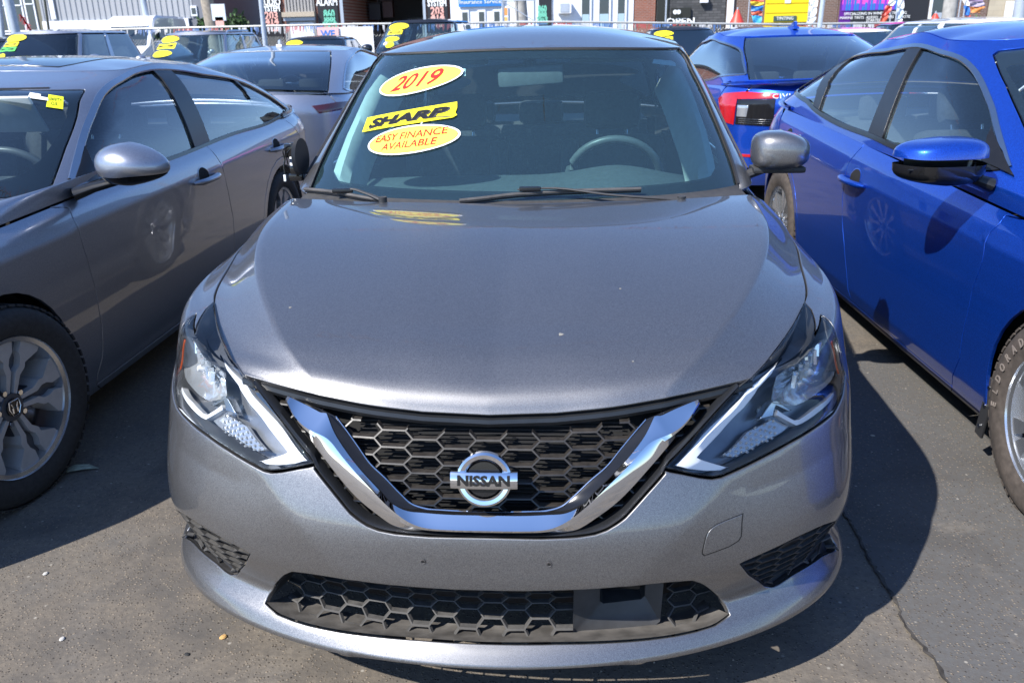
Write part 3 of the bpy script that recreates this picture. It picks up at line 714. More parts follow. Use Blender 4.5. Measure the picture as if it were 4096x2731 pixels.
_x = [-150, -60, -20, -8, -4, -2, 0, 2, 4, 8, 20, 60, 150]; _y = [-80, -30, -10, -3, 0, 3, 8, 16, 24, 60, 160]
mesh('ground', [(x, y, 0) for y in _y for x in _x], [(j*13+i, j*13+i+1, j*13+i+14, j*13+i+13) for j in range(10) for i in range(12)], M['asphalt'], None)['kind'] = 'structure'
def crack(pts, w):
    P = resample(pts, 60); rr = np.random.RandomState(3); P[1:-1, 0] += np.cumsum(rr.randn(58)) * .0022; V = []
    for i, p in enumerate(P):
        ww = w * (.5 + rr.rand()); V += [(p[0] - ww, p[1], .003), (p[0] + ww, p[1], .003)]
    return V, [(2*i, 2*i+1, 2*i+3, 2*i+2) for i in range(59)]
_mb = MB(); _mb.add(*crack([(-1.4, 1.35), (-1.1, 1.25), (-.95, 1.3), (-.8, 1.2)], .002))
tag(_mb.build('pavement_crack', plain('crack_shadow', (.035, .033, .031), .95), None, auto=None, fix=False), kind='structure')
# loose grit, one mass nobody could count
_g = MB(); _rr = np.random.RandomState(11)
for i in range(3600):
    q = _rr.rand(); x = _rr.uniform(-2.2, 2.2); y = _rr.uniform(-.6, 2.6) ** 1.0; s = .0012 + .0028 * _rr.rand() ** 3
    a = _rr.rand() * 6.28; ca, sa = math.cos(a) * s, math.sin(a) * s
    _g.add([(x + ca, y + sa, 0), (x - sa, y + ca, 0), (x - ca, y - sa * .8, 0), (x + sa, y - ca * .9, 0), (x, y, s * .9)], [(0, 1, 4), (1, 2, 4), (2, 3, 4), (3, 0, 4)])
tag(_g.build('loose_grit', plain('grit', (.17, .15, .125), .9, var=.6, scale=60), None, auto=None, fix=False), 'pale grit and tiny stones scattered over the asphalt', 'grit', kind='stuff')

# ---------------------------------------------------------------- shared car pieces
def AK(S, pts, co=(1, 2), ra=(.3, 3), rk=None):
    rk = rk or (S_k0(S), S_k1(S)); return invert(S, np.array(pts, float), list(co), ra, rk)
def S_k0(S): return getattr(S, 'ks', [None])[0] if hasattr(S, 'ks') else S.k0
def S_k1(S): return getattr(S, 'ks', [None])[-1] if hasattr(S, 'ks') else S.k1
class Wrap:
    def __init__(s, f, k0, k1): s.f, s.k0, s.k1 = f, k0, k1
    def __call__(s, a, k): return s.f(a, k)
def symloop(half):
    """half loop from centre bottom round the +x side to centre top; returns the full loop"""
    h = [tuple(p) for p in half]; m = [(-a, k) for a, k in h[::-1] if abs(a) > 1e-4]; return np.array(h + m)
def wheel_circle(y, z, R, n, a0, a1):
    return [(y + R * math.cos(t), z + R * math.sin(t)) for t in np.linspace(a0, a1, n)]

def tyre(parent, R, rr, w, mat, letters=None):
    V, F = lathe([(rr, -w*.42), (rr + .01, -w*.46), ((R+rr)/2, -w*.52), (R - .022, -w*.50), (R - .008, -w*.44), (R, -w*.36), (R, w*.36), (R - .008, w*.44), (R - .022, w*.50), ((R+rr)/2, w*.52), (rr + .01, w*.46), (rr, w*.42)], 64)
    t = mesh('tyre', V, F, mat, parent, True, None, 60)
    g = MB()                                   # tread blocks
    for k in range(60):
        t0 = 2*math.pi*k/60
        for x in (-.36, -.14, .14, .36):
            Mx = Matrix.Rotation(t0 + (.03 if x < 0 else 0), 3, 'X'); g.box(Mx @ Vector((x * w, 0, R + .0015)), (w*.17, .024, .007), Mx)
    b = tag(g.build('tread', mat, t, auto=None, fix=False), kind='stuff')
    return t
def wheel(parent, loc, side, R=.32, rr=.215, w=.205, style='spoke10', tmat=None, rmat=None, lug=True):
    wh = bpy.data.objects.new('wheel', None); SC.collection.objects.link(wh); wh.parent = parent; wh.location = loc
    if side < 0: wh.rotation_euler = (0, 0, math.pi)
    tyre(wh, R, rr, w, tmat or M['tyre'])
    rim = MB(); V, F = lathe([(rr + .006, w*.47), (rr + .004, w*.44), (rr - .010, w*.42), (rr - .016, w*.30), (rr - .03, .0), (rr - .03, -w*.4)], 64); rim.add(V, F)
    ro = rim.build('rim', rmat or M['rims'], wh, auto=40)
    br = MB(); br.cyl((-.02, 0, 0), rr * .70, .02, 'x', 40); br.cyl((.0, 0, 0), rr * .3, .05, 'x', 24); br.build('brake_disc', M['rust'], wh)
    x1 = w * .34
    def arm(pts, x0, x2, nm, mat, chamfer=.006):
        mb = MB()
        P = np.array(pts); c = P.mean(0)
        for th in range(5):
            a = th * 2*math.pi/5; ca, sa = math.cos(a), math.sin(a)
            rot = lambda q: (q[0]*ca - q[1]*sa, q[0]*sa + q[1]*ca)
            n = len(P); Vv = []
            inner = P - np.array([[0, 0]]) ; sh = c + (P - c) * (1 - chamfer * 6)
            dish = lambda q: -.018 * (1 - min(1, math.hypot(*q) / rr)) 
            for q in P: r2 = rot(q); Vv.append((x0, *r2))
            for q in P: r2 = rot(q); Vv.append((x2 - chamfer + dish(q), *r2))
            for q in sh: r2 = rot(q); Vv.append((x2 + dish(q), *r2))
            Ff = [(k, (k+1) % n, n + (k+1) % n, n + k) for k in range(n)] + [(n+k, n + (k+1) % n, 2*n + (k+1) % n, 2*n+k) for k in range(n)] + [tuple(range(2*n, 3*n))]
            mb.add(Vv, Ff)
        return mb.build(nm, mat, ro, auto=25)
    q = rr
    if style == 'accord':                       # five pairs of kinked, machined arms with dark pockets
        A = [(.15*q, .03*q), (.15*q, .09*q), (.45*q, .125*q), (.56*q, .20*q), (.64*q, .20*q), (.80*q, .42*q), (.88*q, .44*q), (.975*q, .20*q), (.985*q, .09*q), (.80*q, .055*q), (.70*q, .10*q), (.60*q, .10*q), (.50*q, .04*q)]
        Bm = [(x, -y) for x, y in A][::-1]
        arm(A, -.01, x1 + .012, 'spoke', M['rimm']); arm(Bm, -.01, x1 + .012, 'spoke', M['rimm'])
        arm([(.15*q, .10*q), (.5*q, .14*q), (.62*q, .16*q), (.8*q, .24*q), (.96*q, .22*q), (.96*q, -.22*q), (.8*q, -.24*q), (.62*q, -.16*q), (.5*q, -.14*q), (.15*q, -.10*q)], -.03, x1 - .012, 'spoke_back', M['rimd'])
    elif style == 'civic':
        A = [(.14*q, .05*q), (.5*q, .10*q), (.78*q, .25*q), (.985*q, .36*q), (.985*q, .05*q), (.6*q, .02*q), (.3*q, .018*q)]
        arm(A, -.02, x1 + .014, 'spoke', M['rims'], .004); arm([(x, -y) for x, y in A][::-1], -.02, x1 + .014, 'spoke', M['rims'], .004)
        arm([(.14*q, .03*q), (.985*q, .05*q), (.985*q, -.05*q), (.14*q, -.03*q)], -.02, x1 - .01, 'spoke_back', M['gloss'])
    else:
        for s_, hw in ((.0, .07), (.628, .07)):
            A = [(.12*q, hw*q), (.6*q, hw*q*.8), (.985*q, hw*q*1.7), (.985*q, -hw*q*1.7), (.6*q, -hw*q*.8), (.12*q, -hw*q)]
            c, s2 = math.cos(s_), math.sin(s_); arm([(x*c - y*s2, x*s2 + y*c) for x, y in A], -.02, x1 + .01, 'spoke', M['rims'])
    hb = MB(); hb.cyl((x1 - .012, 0, 0), .052, .03, 'x', 28, .046)
    hub = hb.build('hub_cap', M['rimd'] if style == 'accord' else M['rims'], ro)
    bd = MB(); bd.cyl((x1 + .006, 0, 0), .030, .008, 'x', 24); bd.build('badge_disc', M['gloss'], ro)
    ring = MB(); ring.tube([(x1 + .0115, .025*sx, .025*sz) for sx, sz in ((-.8, 1), (.8, 1), (.95, 0), (.55, -1), (-.55, -1), (-.95, 0), (-.8, 1))], .0018, 6, False)
    ring.tube([(x1 + .0115, -.012, .016), (x1 + .0115, -.009, 0), (x1 + .0115, .009, 0), (x1 + .0115, .012, .016)], .0026, 6); ring.tube([(x1 + .0115, -.010, -.017), (x1 + .0115, -.009, 0)], .0026, 6); ring.tube([(x1 + .0115, .010, -.017), (x1 + .0115, .009, 0)], .0026, 6)
    ring.build('emblem', M['chrome'], ro)
    if lug:
        for k in range(5):
            t = 2*math.pi*(k + .5)/5; lm = MB(); lm.cyl((x1 - .008, .057*math.cos(t), .057*math.sin(t)), .0095, .022, 'x', 6); lm.build('lug_nut', M['chrome'], ro, auto=None)
    return wh

def seat_back(parent, x, y, tilt=.32, h=.60, w=.48, headrest=True, z0=.42):
    s = bpy.data.objects.new('seat', None); SC.collection.objects.link(s); s.parent = parent; s.location = (x, y, z0); s.rotation_euler = (-tilt, 0, 0)
    m = MB(); m.box((0, 0, h/2), (w, .13, h), None, .05); m.box((-w*.42, -.04, h/2), (.09, .12, h*.9), None, .035); m.box((w*.42, -.04, h/2), (.09, .12, h*.9), None, .035); m.build('seat_back', M['seat'], s, auto=50)
    if headrest:
        m = MB(); m.box((0, -.01, h + .115), (.27, .10, .175), None, .045); m.build('headrest', M['seat'], s, auto=50)
        m = MB(); m.cyl((-.07, 0, h + .02), .006, .1); m.cyl((.07, 0, h + .02), .006, .1); m.build('headrest_posts', M['chrome'], s)
    m = MB(); m.box((0, -.30, -.02), (w, .5, .14), Matrix.Rotation(tilt + .08, 3, 'X'), .05); m.build('seat_cushion', M['seat'], s, auto=50)
    return s
def steering(parent, x, y, z, R=.185, tilt=R_(24), mat=None):
    w = bpy.data.objects.new('steering_wheel', None); SC.collection.objects.link(w); w.parent = parent; w.location = (x, y, z); w.rotation_euler = (tilt - math.pi/2 + math.pi/2, 0, 0)
    mt = mat or plain('steering_wheel_leather', (.09, .10, .105), .4)
    m = MB(); m.tube([(R*math.cos(t), 0, R*math.sin(t)) for t in np.linspace(0, 2*math.pi, 41)], .0155, 10, False); m.build('rim', mt, w, auto=60)
    m = MB(); m.box((0, -.02, 0), (.17, .05, .13), None, .03); m.box((0, -.01, 0), (.34, .02, .035), None, .008); m.box((0, -.01, -.09), (.05, .02, .17), None, .008); m.build('hub_pad', mt, w, auto=50)
    return w

def shell(parent, name, c, size, mat, cut=None, rot=0, p=2.6, tz=0, nose=.75, n=28, droop=0):
    """door-mirror housing: a super-ellipsoid with a flatter back. cut keeps only one part: 'top' or 'bottom'"""
    V, F = [], []; nu, nv = n, n // 2
    for j in range(nv + 1):
        v = -math.pi/2 + math.pi * j / nv
        for i in range(nu):
            u = 2*math.pi*i/nu; f = lambda q: math.copysign(abs(q) ** (2/p), q)
            x, y, z = f(math.cos(v)) * f(math.cos(u)), f(math.cos(v)) * f(math.sin(u)), f(math.sin(v))
            if y > 0: y *= .45
            x2 = x * (1 - .16 * max(0, -y)); z2 = z * (1 - .22 * max(0, x) - tz * z * .12)
            sd_ = 1 if c[0] > 0 else -1; xo = max(0, x * sd_); z2 = z * (1 - (.22 + droop * .9) * xo) - droop * xo ** 2 + droop * .5 * max(0, -x * sd_) * 0
            V.append((x2*size[0]/2, y*size[1]*nose, z2*size[2]/2))
    for j in range(nv):
        for i in range(nu): F.append((j*nu+i, j*nu+(i+1) % nu, (j+1)*nu+(i+1) % nu, (j+1)*nu+i))
    if cut is not None:
        lo, hi = cut; keep = lambda f: lo <= sum(V[i][2] for i in f) / 4 / (size[2]/2) <= hi; F = [f for f in F if keep(f)]
    Mx = Matrix.Translation(c) @ Matrix.Rotation(rot, 4, 'Z')
    V = [Mx @ Vector(v) for v in V]
    used = sorted({i for f in F for i in f}); mp = {o: i for i, o in enumerate(used)}
    return mesh(name, [V[i] for i in used], [tuple(mp[i] for i in f) for f in F], mat, parent, True, None, 50)

def decal(name, S, c, ex, ey, pts, mat, parent, off=.0035):
    """flat print that follows the glass: pts are unit coordinates along ex, ey in surface coordinates"""
    c, ex, ey = map(np.array, (c, ex, ey)); P = np.array(pts, float); q = c + P[:, :1] * ex + P[:, 1:2] * ey
    n = len(P); q = np.concatenate([q, [c]]); X = S(q[:, 0], q[:, 1]); Nn = normals(S, q[:, 0], q[:, 1]); X = X + Nn * off
    return mesh(name, X, [(i, (i+1) % n, n) for i in range(n)], mat, parent, True, Nn)
def decal_text(name, S, c, ex, ey, s, mat, parent, w=1.0, h=1.0, shear=0, off=.0045, bold=.0, cy=0, line=.9, spacing=1.0, cx=0):
    cu = bpy.data.curves.new(name, 'FONT'); cu.body = s; cu.size = 1; cu.shear = shear; cu.align_x = 'CENTER'; cu.align_y = 'CENTER'; cu.offset = bold; cu.space_line = line; cu.space_character = spacing
    o = bpy.data.objects.new(name, cu); SC.collection.objects.link(o); me = bpy.data.meshes.new_from_object(o.evaluated_get(bpy.context.evaluated_depsgraph_get())); bpy.data.objects.remove(o)
    V = np.array([v.co[:] for v in me.vertices]); F = [tuple(p.vertices) for p in me.polygons]; bpy.data.meshes.remove(me)
    lo, hi = V[:, :2].min(0), V[:, :2].max(0); P = (V[:, :2] - (lo + hi) / 2) / ((hi - lo) / 2) * [w, h] + [cx, cy]
    c, ex, ey = map(np.array, (c, ex, ey)); q = c + P[:, :1] * ex + P[:, 1:2] * ey
    X = S(q[:, 0], q[:, 1]); Nn = normals(S, q[:, 0], q[:, 1]); X = X + Nn * off
    return mesh(name, X, F, mat, parent, True, Nn)
OV = [(math.cos(t), math.sin(t)) for t in np.linspace(0, 2*math.pi, 41)[:-1]]
RC = [(-1, -1), (1, -1), (1, 1), (-1, 1)]

def body_shell(root, B, C, paint_, spec, step=.05):
    """doors, wings, sills, cab frame, glass and boot of a car. spec holds the shut lines in metres (y, z)"""
    kb, kt = B.k0 if hasattr(B, 'k0') else B.ks[0], B.k1 if hasattr(B, 'k1') else B.ks[-1]
    g = spec; fw, rw, zr, R = g['fw'], g['rw'], g['zr'], g['R']; ak = lambda p, **k: AK(B, p, **k)
    kr = g['k_sill']
    f_arch = ak(wheel_circle(fw, zr, R, 22, -.32, math.pi + .25)); r_arch = ak(wheel_circle(rw, zr, R, 22, -.25, math.pi + .32))
    seam = ak(g['seam']); s1 = ak(g['shut1']); s2 = ak(g['shut2']); s3 = ak(g['shut3']); seam2 = ak(g['seam2'])     # all run from the top down
    def top(a0, a1, n=10): return [(a, kt) for a in np.linspace(a0, a1, n)]
    # front wing
    if not g.get('own_front'):
        loop = [(f_arch[0][0], kb)] + list(f_arch) + list(seam[::-1]) + top(seam[0][0], s1[0][0])[1:-1] + list(s1) + [(s1[-1][0], kb)]
        panel('front_wing', B, loop, paint_, root, step=step, side=0)
    # doors
    d = [(s1[0][0], kt)] + list(s1[1:-1]) + [(s1[-1][0], kr)] + [(a, kr) for a in np.linspace(s1[-1][0], s2[-1][0], 8)[1:-1]] + [(s2[-1][0], kr)] + list(s2[::-1][1:-1]) + top(s2[0][0], s1[0][0])[:-1]
    fd = panel('front_door', B, d, paint_, root, step=step, side=0)
    lowest = s3[-1]
    d2 = [(s2[0][0], kt)] + list(s2[1:-1]) + [(s2[-1][0], kr)] + [(a, kr) for a in np.linspace(s2[-1][0], lowest[0], 6)[1:-1]] + [(lowest[0], kr)] + list(s3[::-1][1:-1]) + top(s3[0][0], s2[0][0])[:-1]
    rd = panel('rear_door', B, d2, paint_, root, step=step, side=0)
    # sill
    a0, a1 = s1[-1][0], r_arch[-1][0]
    sl = [(a, kb) for a in np.linspace(a0, a1, 10)] + [(a, kr) for a in np.linspace(a1 - .005, a0, 10)]
    panel('sill', B, sl, g.get('sill_mat', paint_), root, step=step, side=0)
    # rear wing with arch
    ra = [p for p in r_arch[::-1]]
    q = [(lowest[0], kr)] + list(s3[::-1][1:]) + top(s3[0][0], seam2[0][0])[1:] + list(seam2[1:]) + [p for p in r_arch if p[0] < seam2[-1][0] + .02]
    panel('rear_wing', B, q, paint_, root, step=step, side=0)
    # tail
    h = [(3, kb)]; Bs = Wrap(lambda a, k: Sym_tail(B, a, k), kb, kt)
    tl = [(-(3 - a), k) for a, k in ([(r_arch[0][0], kb)] + [p for p in r_arch[:3]] + list(seam2[::-1]))]
    half = tl + [(-.3, kt), (-.0, kt)]; full = half + [(-a, k) for a, k in half[::-1] if abs(a) > 1e-6]
    panel('rear_bumper', Bs, full[::-1], paint_, root, step=step)
    # front
    if not g.get('own_front'):
        Bf = Sym(B); hf = [(f_arch[-1][0], kb)] + [f_arch[-1]] + list(seam[::-1]) + top(seam[0][0], 0, 8)[1:]
        hf = [(0, kb)] + [(f_arch[-1][0] * t, kb) for t in (.3, .6)] + hf
        full = hf + [(-a, k) for a, k in hf[::-1] if abs(a) > 1e-6]
        panel('front_bumper', Bf, full, paint_, root, step=step)
    # inner dark liner for the arches, and a floor
    for y in (fw, rw):
        for sd in (1, -1):
            V, F = [], []; n = 20
            for k in range(n + 1):
                t = -.35 + (math.pi + .7) * k / n
                for x in (.45, B(np.array([1.5]), np.array([kr]))[0][0] - .035): V.append((sd * x, y + (R + .01) * math.cos(t), zr + (R + .01) * math.sin(t)))
            F = [(2*k, 2*k+1, 2*k+3, 2*k+2) for k in range(n)]; mesh('arch_liner', V, F, M['under'], root)
    L = B(np.array([3.0]), np.array([.3]))[0][1]
    m = MB(); m.box((0, L/2, .27), (1.2, L - .7, .12)); m.box((0, (fw + rw) / 2, .24), (1.52, rw - fw - 2*R - .06, .10)); m.build('underbody', M['under'], root, auto=None)
    return dict(f_arch=f_arch, r_arch=r_arch, s1=s1, s2=s2, s3=s3, seam=seam, seam2=seam2, fd=fd, rd=rd)
def Sym_tail(B, a, k):
    """tail coordinates: 0 at the centre, +- towards the sides"""
    a = np.asarray(a, float); P = B(3 - np.abs(a), k).copy(); P[:, 0] *= np.where(a < 0, 1, -1); return P

def cab_shell(root, C, RF, paint_, dlo, ws_half, bl_a=(2.25, 2.32), glassm=None, wsm=None, frit_half=None, step=.05, name_side=True, moulding=True, inner=True, bl_k=(.04, .96)):
    CS = Sym(C); full = symloop(ws_half)
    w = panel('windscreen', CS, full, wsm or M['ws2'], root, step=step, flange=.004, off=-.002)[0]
    if frit_half is not None: panel('windscreen_border', CS, full, M['frit'], w, holes=[symloop(frit_half)], step=step, flange=0, off=-.0065)
    # frame: from windscreen edge over the doors to the rear screen
    ws = np.array(ws_half); side_edge = [p for p in ws if p[0] > .3 and .03 < p[1] < .965]
    ea = [(p[0] + .012, p[1]) for p in side_edge]
    hk = max(p[1] for p in ws)
    if hk > .97:
        loop = [(ea[0][0], 0.0)] + ea + [(ea[-1][0] + .01, .998)] + [(a, .998) for a in np.linspace(ea[-1][0] + .05, bl_a[1], 24)] + [(bl_a[0] + (bl_a[1]-bl_a[0]) * t, .998 * t) for t in (.8, .6, .4, .2)] + [(a, 0.0) for a in np.linspace(bl_a[0], ea[0][0] + .03, 24)]
        fr = panel('cab_frame', C, loop, paint_, root, holes=[dlo], step=step, side=0, flange=.02)
    else:                                   # the roof skin comes down to the windscreen in one piece
        hl = [(a, 0.0) for a in np.linspace(0, bl_a[0], 34)] + [(bl_a[0] + (bl_a[1]-bl_a[0]) * t, .998 * t) for t in (.2, .4, .6, .8)] + [(a, .998) for a in np.linspace(bl_a[1], 0, 40)]
        loop = [p for p in hl if p[0] > .6] + [(.6, .998), (.6, 0)]
        wsx = symloop([(p[0] * 1.004 + (.004 if p[0] > .3 else 0), p[1] + (.004 if p[1] > .5 else -.004)) for p in ws])
        fr = panel('cab_frame', CS, np.array(hl + [(-a, k) for a, k in hl[::-1] if a > 1e-6]), paint_, root, holes=[wsx, dlo, np.array(dlo) * [-1, 1]], step=step, flange=.02)
    if inner: panel('pillar_lining', C, [(ea[0][0], 0.0)] + ea + [(max(ea[-1][0], .75), .998)] + [(a, .998) for a in np.linspace(max(ea[-1][0], .75) + .05, bl_a[1], 24)] + [(a, 0.0) for a in np.linspace(bl_a[0], ea[0][0] + .03, 24)], M['liner'], root, holes=[dlo], step=step, side=0, off=-.045, flange=0)
    # rear screen
    T = Wrap(lambda a, k: Sym_tail(C, a, k), 0, 1); d = 3 - bl_a[0] - .015; d1 = 3 - bl_a[1] - .012
    hb = [(-d - (d1 - d) * t, bl_k[0] + (bl_k[1] - bl_k[0]) * t) for t in np.linspace(0, 1, 6)]
    hb = [(-(d + (d1 - d) * t), bl_k[0] + (bl_k[1] - bl_k[0]) * t) for t in np.linspace(0, 1, 6)]
    lp = hb + [(-d1 * .5, bl_k[1]), (0, bl_k[1])]; lp = lp + [(-a, k) for a, k in lp[::-1] if abs(a) > 1e-6]
    rg = panel('rear_screen', T, lp[::-1], glassm or M['sg'], root, step=step, flange=.004)[0]
    panel('rear_screen_border', T, lp[::-1], M['frit'], rg, holes=[[(a * .90, .5 + (k - .5) * .86) for a, k in lp]], step=step, flange=0, off=-.005)
    hd = [(-(d1 + .012), 1.0), (0, 1.0), (d1 + .012, 1.0), (d1 + .012, bl_k[1] + .01), (0, bl_k[1] + .01), (-(d1 + .012), bl_k[1] + .01)]
    # roof
    aa = np.concatenate([np.linspace(0, 1, 22), np.linspace(1, 2, 14)[1:], np.linspace(2, 3, 22)[1:]]); Lp = C(aa, np.ones(len(aa)))[:, :2]
    rl = [(x, y) for x, y in Lp]; rl = rl + [(-x, y) for x, y in rl[::-1] if x > 1e-4]
    rl = np.array(rl); cen = np.array([0, rl[:, 1].mean()]); rl = cen + (rl - cen) * .997
    rf = panel('roof', RF, rl, paint_, root, step=step * 1.2, flange=.02, gap=.001)[0]
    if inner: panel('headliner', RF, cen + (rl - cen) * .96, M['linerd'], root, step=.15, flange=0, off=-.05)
    # seal between windscreen and roof
    a = np.linspace(-1, 1, 41) * ws[-2:, 0].max(); a = np.linspace(-.95, .95, 51) * side_edge[-1][0]
    p = CS(a, np.full(51, hk - .005)); q = CS(a, np.full(51, hk + .010)); off = np.array([0, 0, .004])
    band('header_seal', [p + off*.2, (p + q) / 2 + off, q + off*.3], M['seal'], root)
    return dict(ws=w, frame=fr, roof=rf, rear=rg, CS=CS)

def side_glass(root, C, dlo, bp, qp, glassm, surround, thick=.016, belt=None, qmat=None, side=0):
    """door glass behind a surround moulding, black B and quarter pillars"""
    for nm, lp in glassm['panes']: panel(nm, C, lp, glassm['mat'], root, step=.08, side=side, off=-.010, flange=.003)
    for nm, lp, mt in bp: panel(nm, C, lp, mt, root, step=.06, side=side, off=.001, flange=.012)
    for nm, pts, wd, mt in surround:
        P = np.array(pts); c = P
        X = C(P[:, 0], P[:, 1]); Nn = normals(C, P[:, 0], P[:, 1]); X = X + Nn * .001
        t = np.gradient(X, axis=0); t /= np.linalg.norm(t, axis=1, keepdims=True); b = np.cross(t, Nn)
        band(nm, [X - b*wd/2, X - b*wd*.4 + Nn*.006, X + b*wd*.4 + Nn*.006, X + b*wd/2], mt, root, side=side)
def yz_loop(C, ak, step=.06):
    q = np.array(ak, float); return C(q[:, 0], q[:, 1])[:, 1:3]
def back_ak(C, yz, step=.05): return invert(C, dens(yz, step), [1, 2], (.5, 2.95), (0, 1))
def ring_panel(name, B, C, paint_, root, a0, a1, kt, bulge=.02, tail=False, step=.06, r=(.02, .98)):
    """bonnet or boot lid: ruled between the body rim and the cab foot"""
    if tail:
        T = lambda a: Sym_tail(B, a, np.full(len(a), kt)); U = lambda a: Sym_tail(C, a, np.zeros(len(a)))
    else:
        T = lambda a: Sym(B)(a, np.full(len(a), kt)); U = lambda a: Sym(C)(a, np.zeros(len(a)))
    if not tail: T = lambda a: Sym(B)(a * 1.25, np.full(len(a), kt)); U = lambda a: Sym(C)(a * 1.02, np.zeros(len(a)))
    S = Lerp(T, U, bulge)
    lp = [(a, r[0]) for a in np.linspace(-a1, a1, 24)] + [(a, r[1]) for a in np.linspace(a1, -a1, 24)]
    return panel(name, S, lp, paint_, root, step=step)

# ---------------------------------------------------------------- the grey saloon in the middle
sen = empty('parked_car', (0, 0, 0), 0, 'dark grey metallic saloon in the middle with yellow 2019 and SHARP stickers on its windscreen', 'car', 'cars for sale parked in the lot')
SB = Wrap(SEN_BODY, .165, .86); SS = Sym(SB); T_ = TR
lamp = T_['lamp']; zo = T_['zoneOut']; G = M['grey']
seam_yz = [(lamp[17][0], lamp[17][1])]
f_arch = AK(SB, wheel_circle(.93, .315, .345, 22, -.32, math.pi + .25))
# front bumper skin
top_edge = [(0, zo[-1][1])] + [tuple(p) for p in zo[::-1][1:]] + [tuple(lamp[0] + [-.001, -.004])] + [tuple(p + [0, -.003]) for p in lamp[:17:-1]] + [tuple(lamp[17] + [.004, -.006])]
arch_front = [tuple(p) for p in f_arch[11:] if .19 < p[1] < .47]            # runs downwards
bot = [(0, .202), (.10, .202), (.17, .201), (.205, .199), (.24, .190), (.275, .172), (.30, .165), (.35, .165), (.5, .165), (.7, .167)]
seam_dn = [tuple(p) for p in AK(SB, [(.43, .66), (.50, .60), (.57, .53)])]
half = bot + [(arch_front[-1][0], .168)] + arch_front[::-1] + seam_dn[::-1] + top_edge[::-1]
hole_in = symloop([tuple(p) for p in T_['intakeLow'][::-1]] + [tuple(p) for p in T_['intake'][1:]])
fog = T_['fog'].copy(); fog[0] = (.672, .372); fog[13] = (.69, .345); fogL = smooth_loop(fog, 3, corners=(0, 5, 7))
bump = panel('front_bumper', SS, np.array(half + [(-a, k) for a, k in half[::-1] if a > 1e-4]), G, sen, holes=[hole_in, fogL, fogL * [-1, 1]], step=.016, flange=.014, rad=.0032)[0]
# towing-eye cover: a groove and a cover that stands a hair proud
tw = smooth_loop(T_['tow'], 3, corners=(4, 7)); band('tow_cover_groove', [SS(tw[:, 0], tw[:, 1]) + [0, -.0006, 0], SS(*(tw.mean(0) + (tw - tw.mean(0)) * .955).T) + [0, -.0006, 0]], M['void'], bump, closed=True)
twi = tw.mean(0) + (tw - tw.mean(0)) * .95; panel('tow_cover', SS, twi, G, sen, step=.02, off=.0012, flange=.001, gap=0)
scr = T_['screws'][0]
for s_ in (1, -1):
    p = SS(np.array([s_ * scr[0]]), np.array([scr[1]]))[0]; m = MB(); m.cyl((p[0], p[1] - .0005, p[2]), .0042, .004, 'y', 12); m.build('screw_hole', M['void'], bump)
    m = MB(); m.tube([(p[0] + .0046*math.cos(t), p[1] - .002, p[2] + .0046*math.sin(t)) for t in np.linspace(0, 6.283, 13)], .0012, 5, False); m.build('screw_hole_rim', M['trimg'], bump)
def fity(S, ra, rk, deg=5, dy=0):
    a, k = np.meshgrid(np.linspace(*ra, 40), np.linspace(*rk, 24)); P = S(a.ravel(), k.ravel()); x, z = P[:, 0], P[:, 2]
    terms = [(i, j) for i in range(deg + 1) for j in range(4)]; A = np.stack([np.abs(x) ** i * z ** j for i, j in terms], 1); c = np.linalg.lstsq(A, P[:, 1], rcond=None)[0]
    def f(X, Z):
        X = np.asarray(X, float); Z = np.asarray(Z, float); return np.stack([X, sum(cc * np.abs(X) ** i * Z ** j for cc, (i, j) in zip(c, terms)) + dy, Z], 1)
    return f
# lower intake: shelf, mesh, radar
il = symloop([tuple(p) for p in T_['intakeLow'][::-1]])[:]; il = np.array([tuple(p) for p in T_['intakeLow'][::-1]]); ilf = np.concatenate([il * [-1, 1], il[::-1][:0]])
ils = np.concatenate([(il[::-1] * [-1, 1]), il[1:]]); R1 = resample(SS(ils[:, 0], ils[:, 1]), 60) + [0, .004, -.001]
R2 = R1.copy(); R2[:, 0] *= .93; R2[:, 1] += .086; R2[:, 2] -= .034
band('intake_shelf', [R1, (R1 + R2) / 2 + [0, 0, -.003], R2, R2 + [0, .01, .0]], M['shelf'], bump)
iu = T_['intake']; ius = np.concatenate([iu * [-1, 1], iu[::-1][1:]]); U1 = resample(SS(ius[:, 0], ius[:, 1]), 60) + [0, .006, 0]; U2 = U1.copy(); U2[:, 0] *= .95; U2[:, 1] += .10; U2[:, 2] -= .006
band('intake_roof', [U1, U2], M['trim'], bump)
yb = fity(SB, (0, .36), (.25, .37), 6, .085)
ml = [(x, z) for x, z in zip(R2[:, 0], R2[:, 2] + .0)] + [(.50, .30), (.46, .345), (.40, .385), (-.40, .385), (-.46, .345), (-.50, .30)]
lowm = honey(yb, ml, .053, .0245, .0023, .015, M['mesh2'], 'lower_grille_mesh', sen, slant=.30, skip=(.18, .372, .1, .5))[0]; tag(lowm, kind='stuff')
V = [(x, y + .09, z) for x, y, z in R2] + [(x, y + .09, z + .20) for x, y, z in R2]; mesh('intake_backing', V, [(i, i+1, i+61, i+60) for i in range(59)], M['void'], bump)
rad = MB()
c0 = np.array([.262, yb([.262], [.29])[0][1] - .035, .0])
def rframe(x0, x1, z0, z1, y, w): return [(x0, z0), (x1, z0), (x1, z1), (x0, z1)]
outer = [(.185, .200), (.355, .204), (.372, .218), (.378, .372), (.360, .385), (.195, .385), (.180, .37), (.178, .215)]
inner = [(.245, .262), (.330, .262), (.338, .270), (.340, .345), (.330, .352), (.245, .352), (.238, .345), (.237, .270)]
Vr, Fr = [], []; n = 8
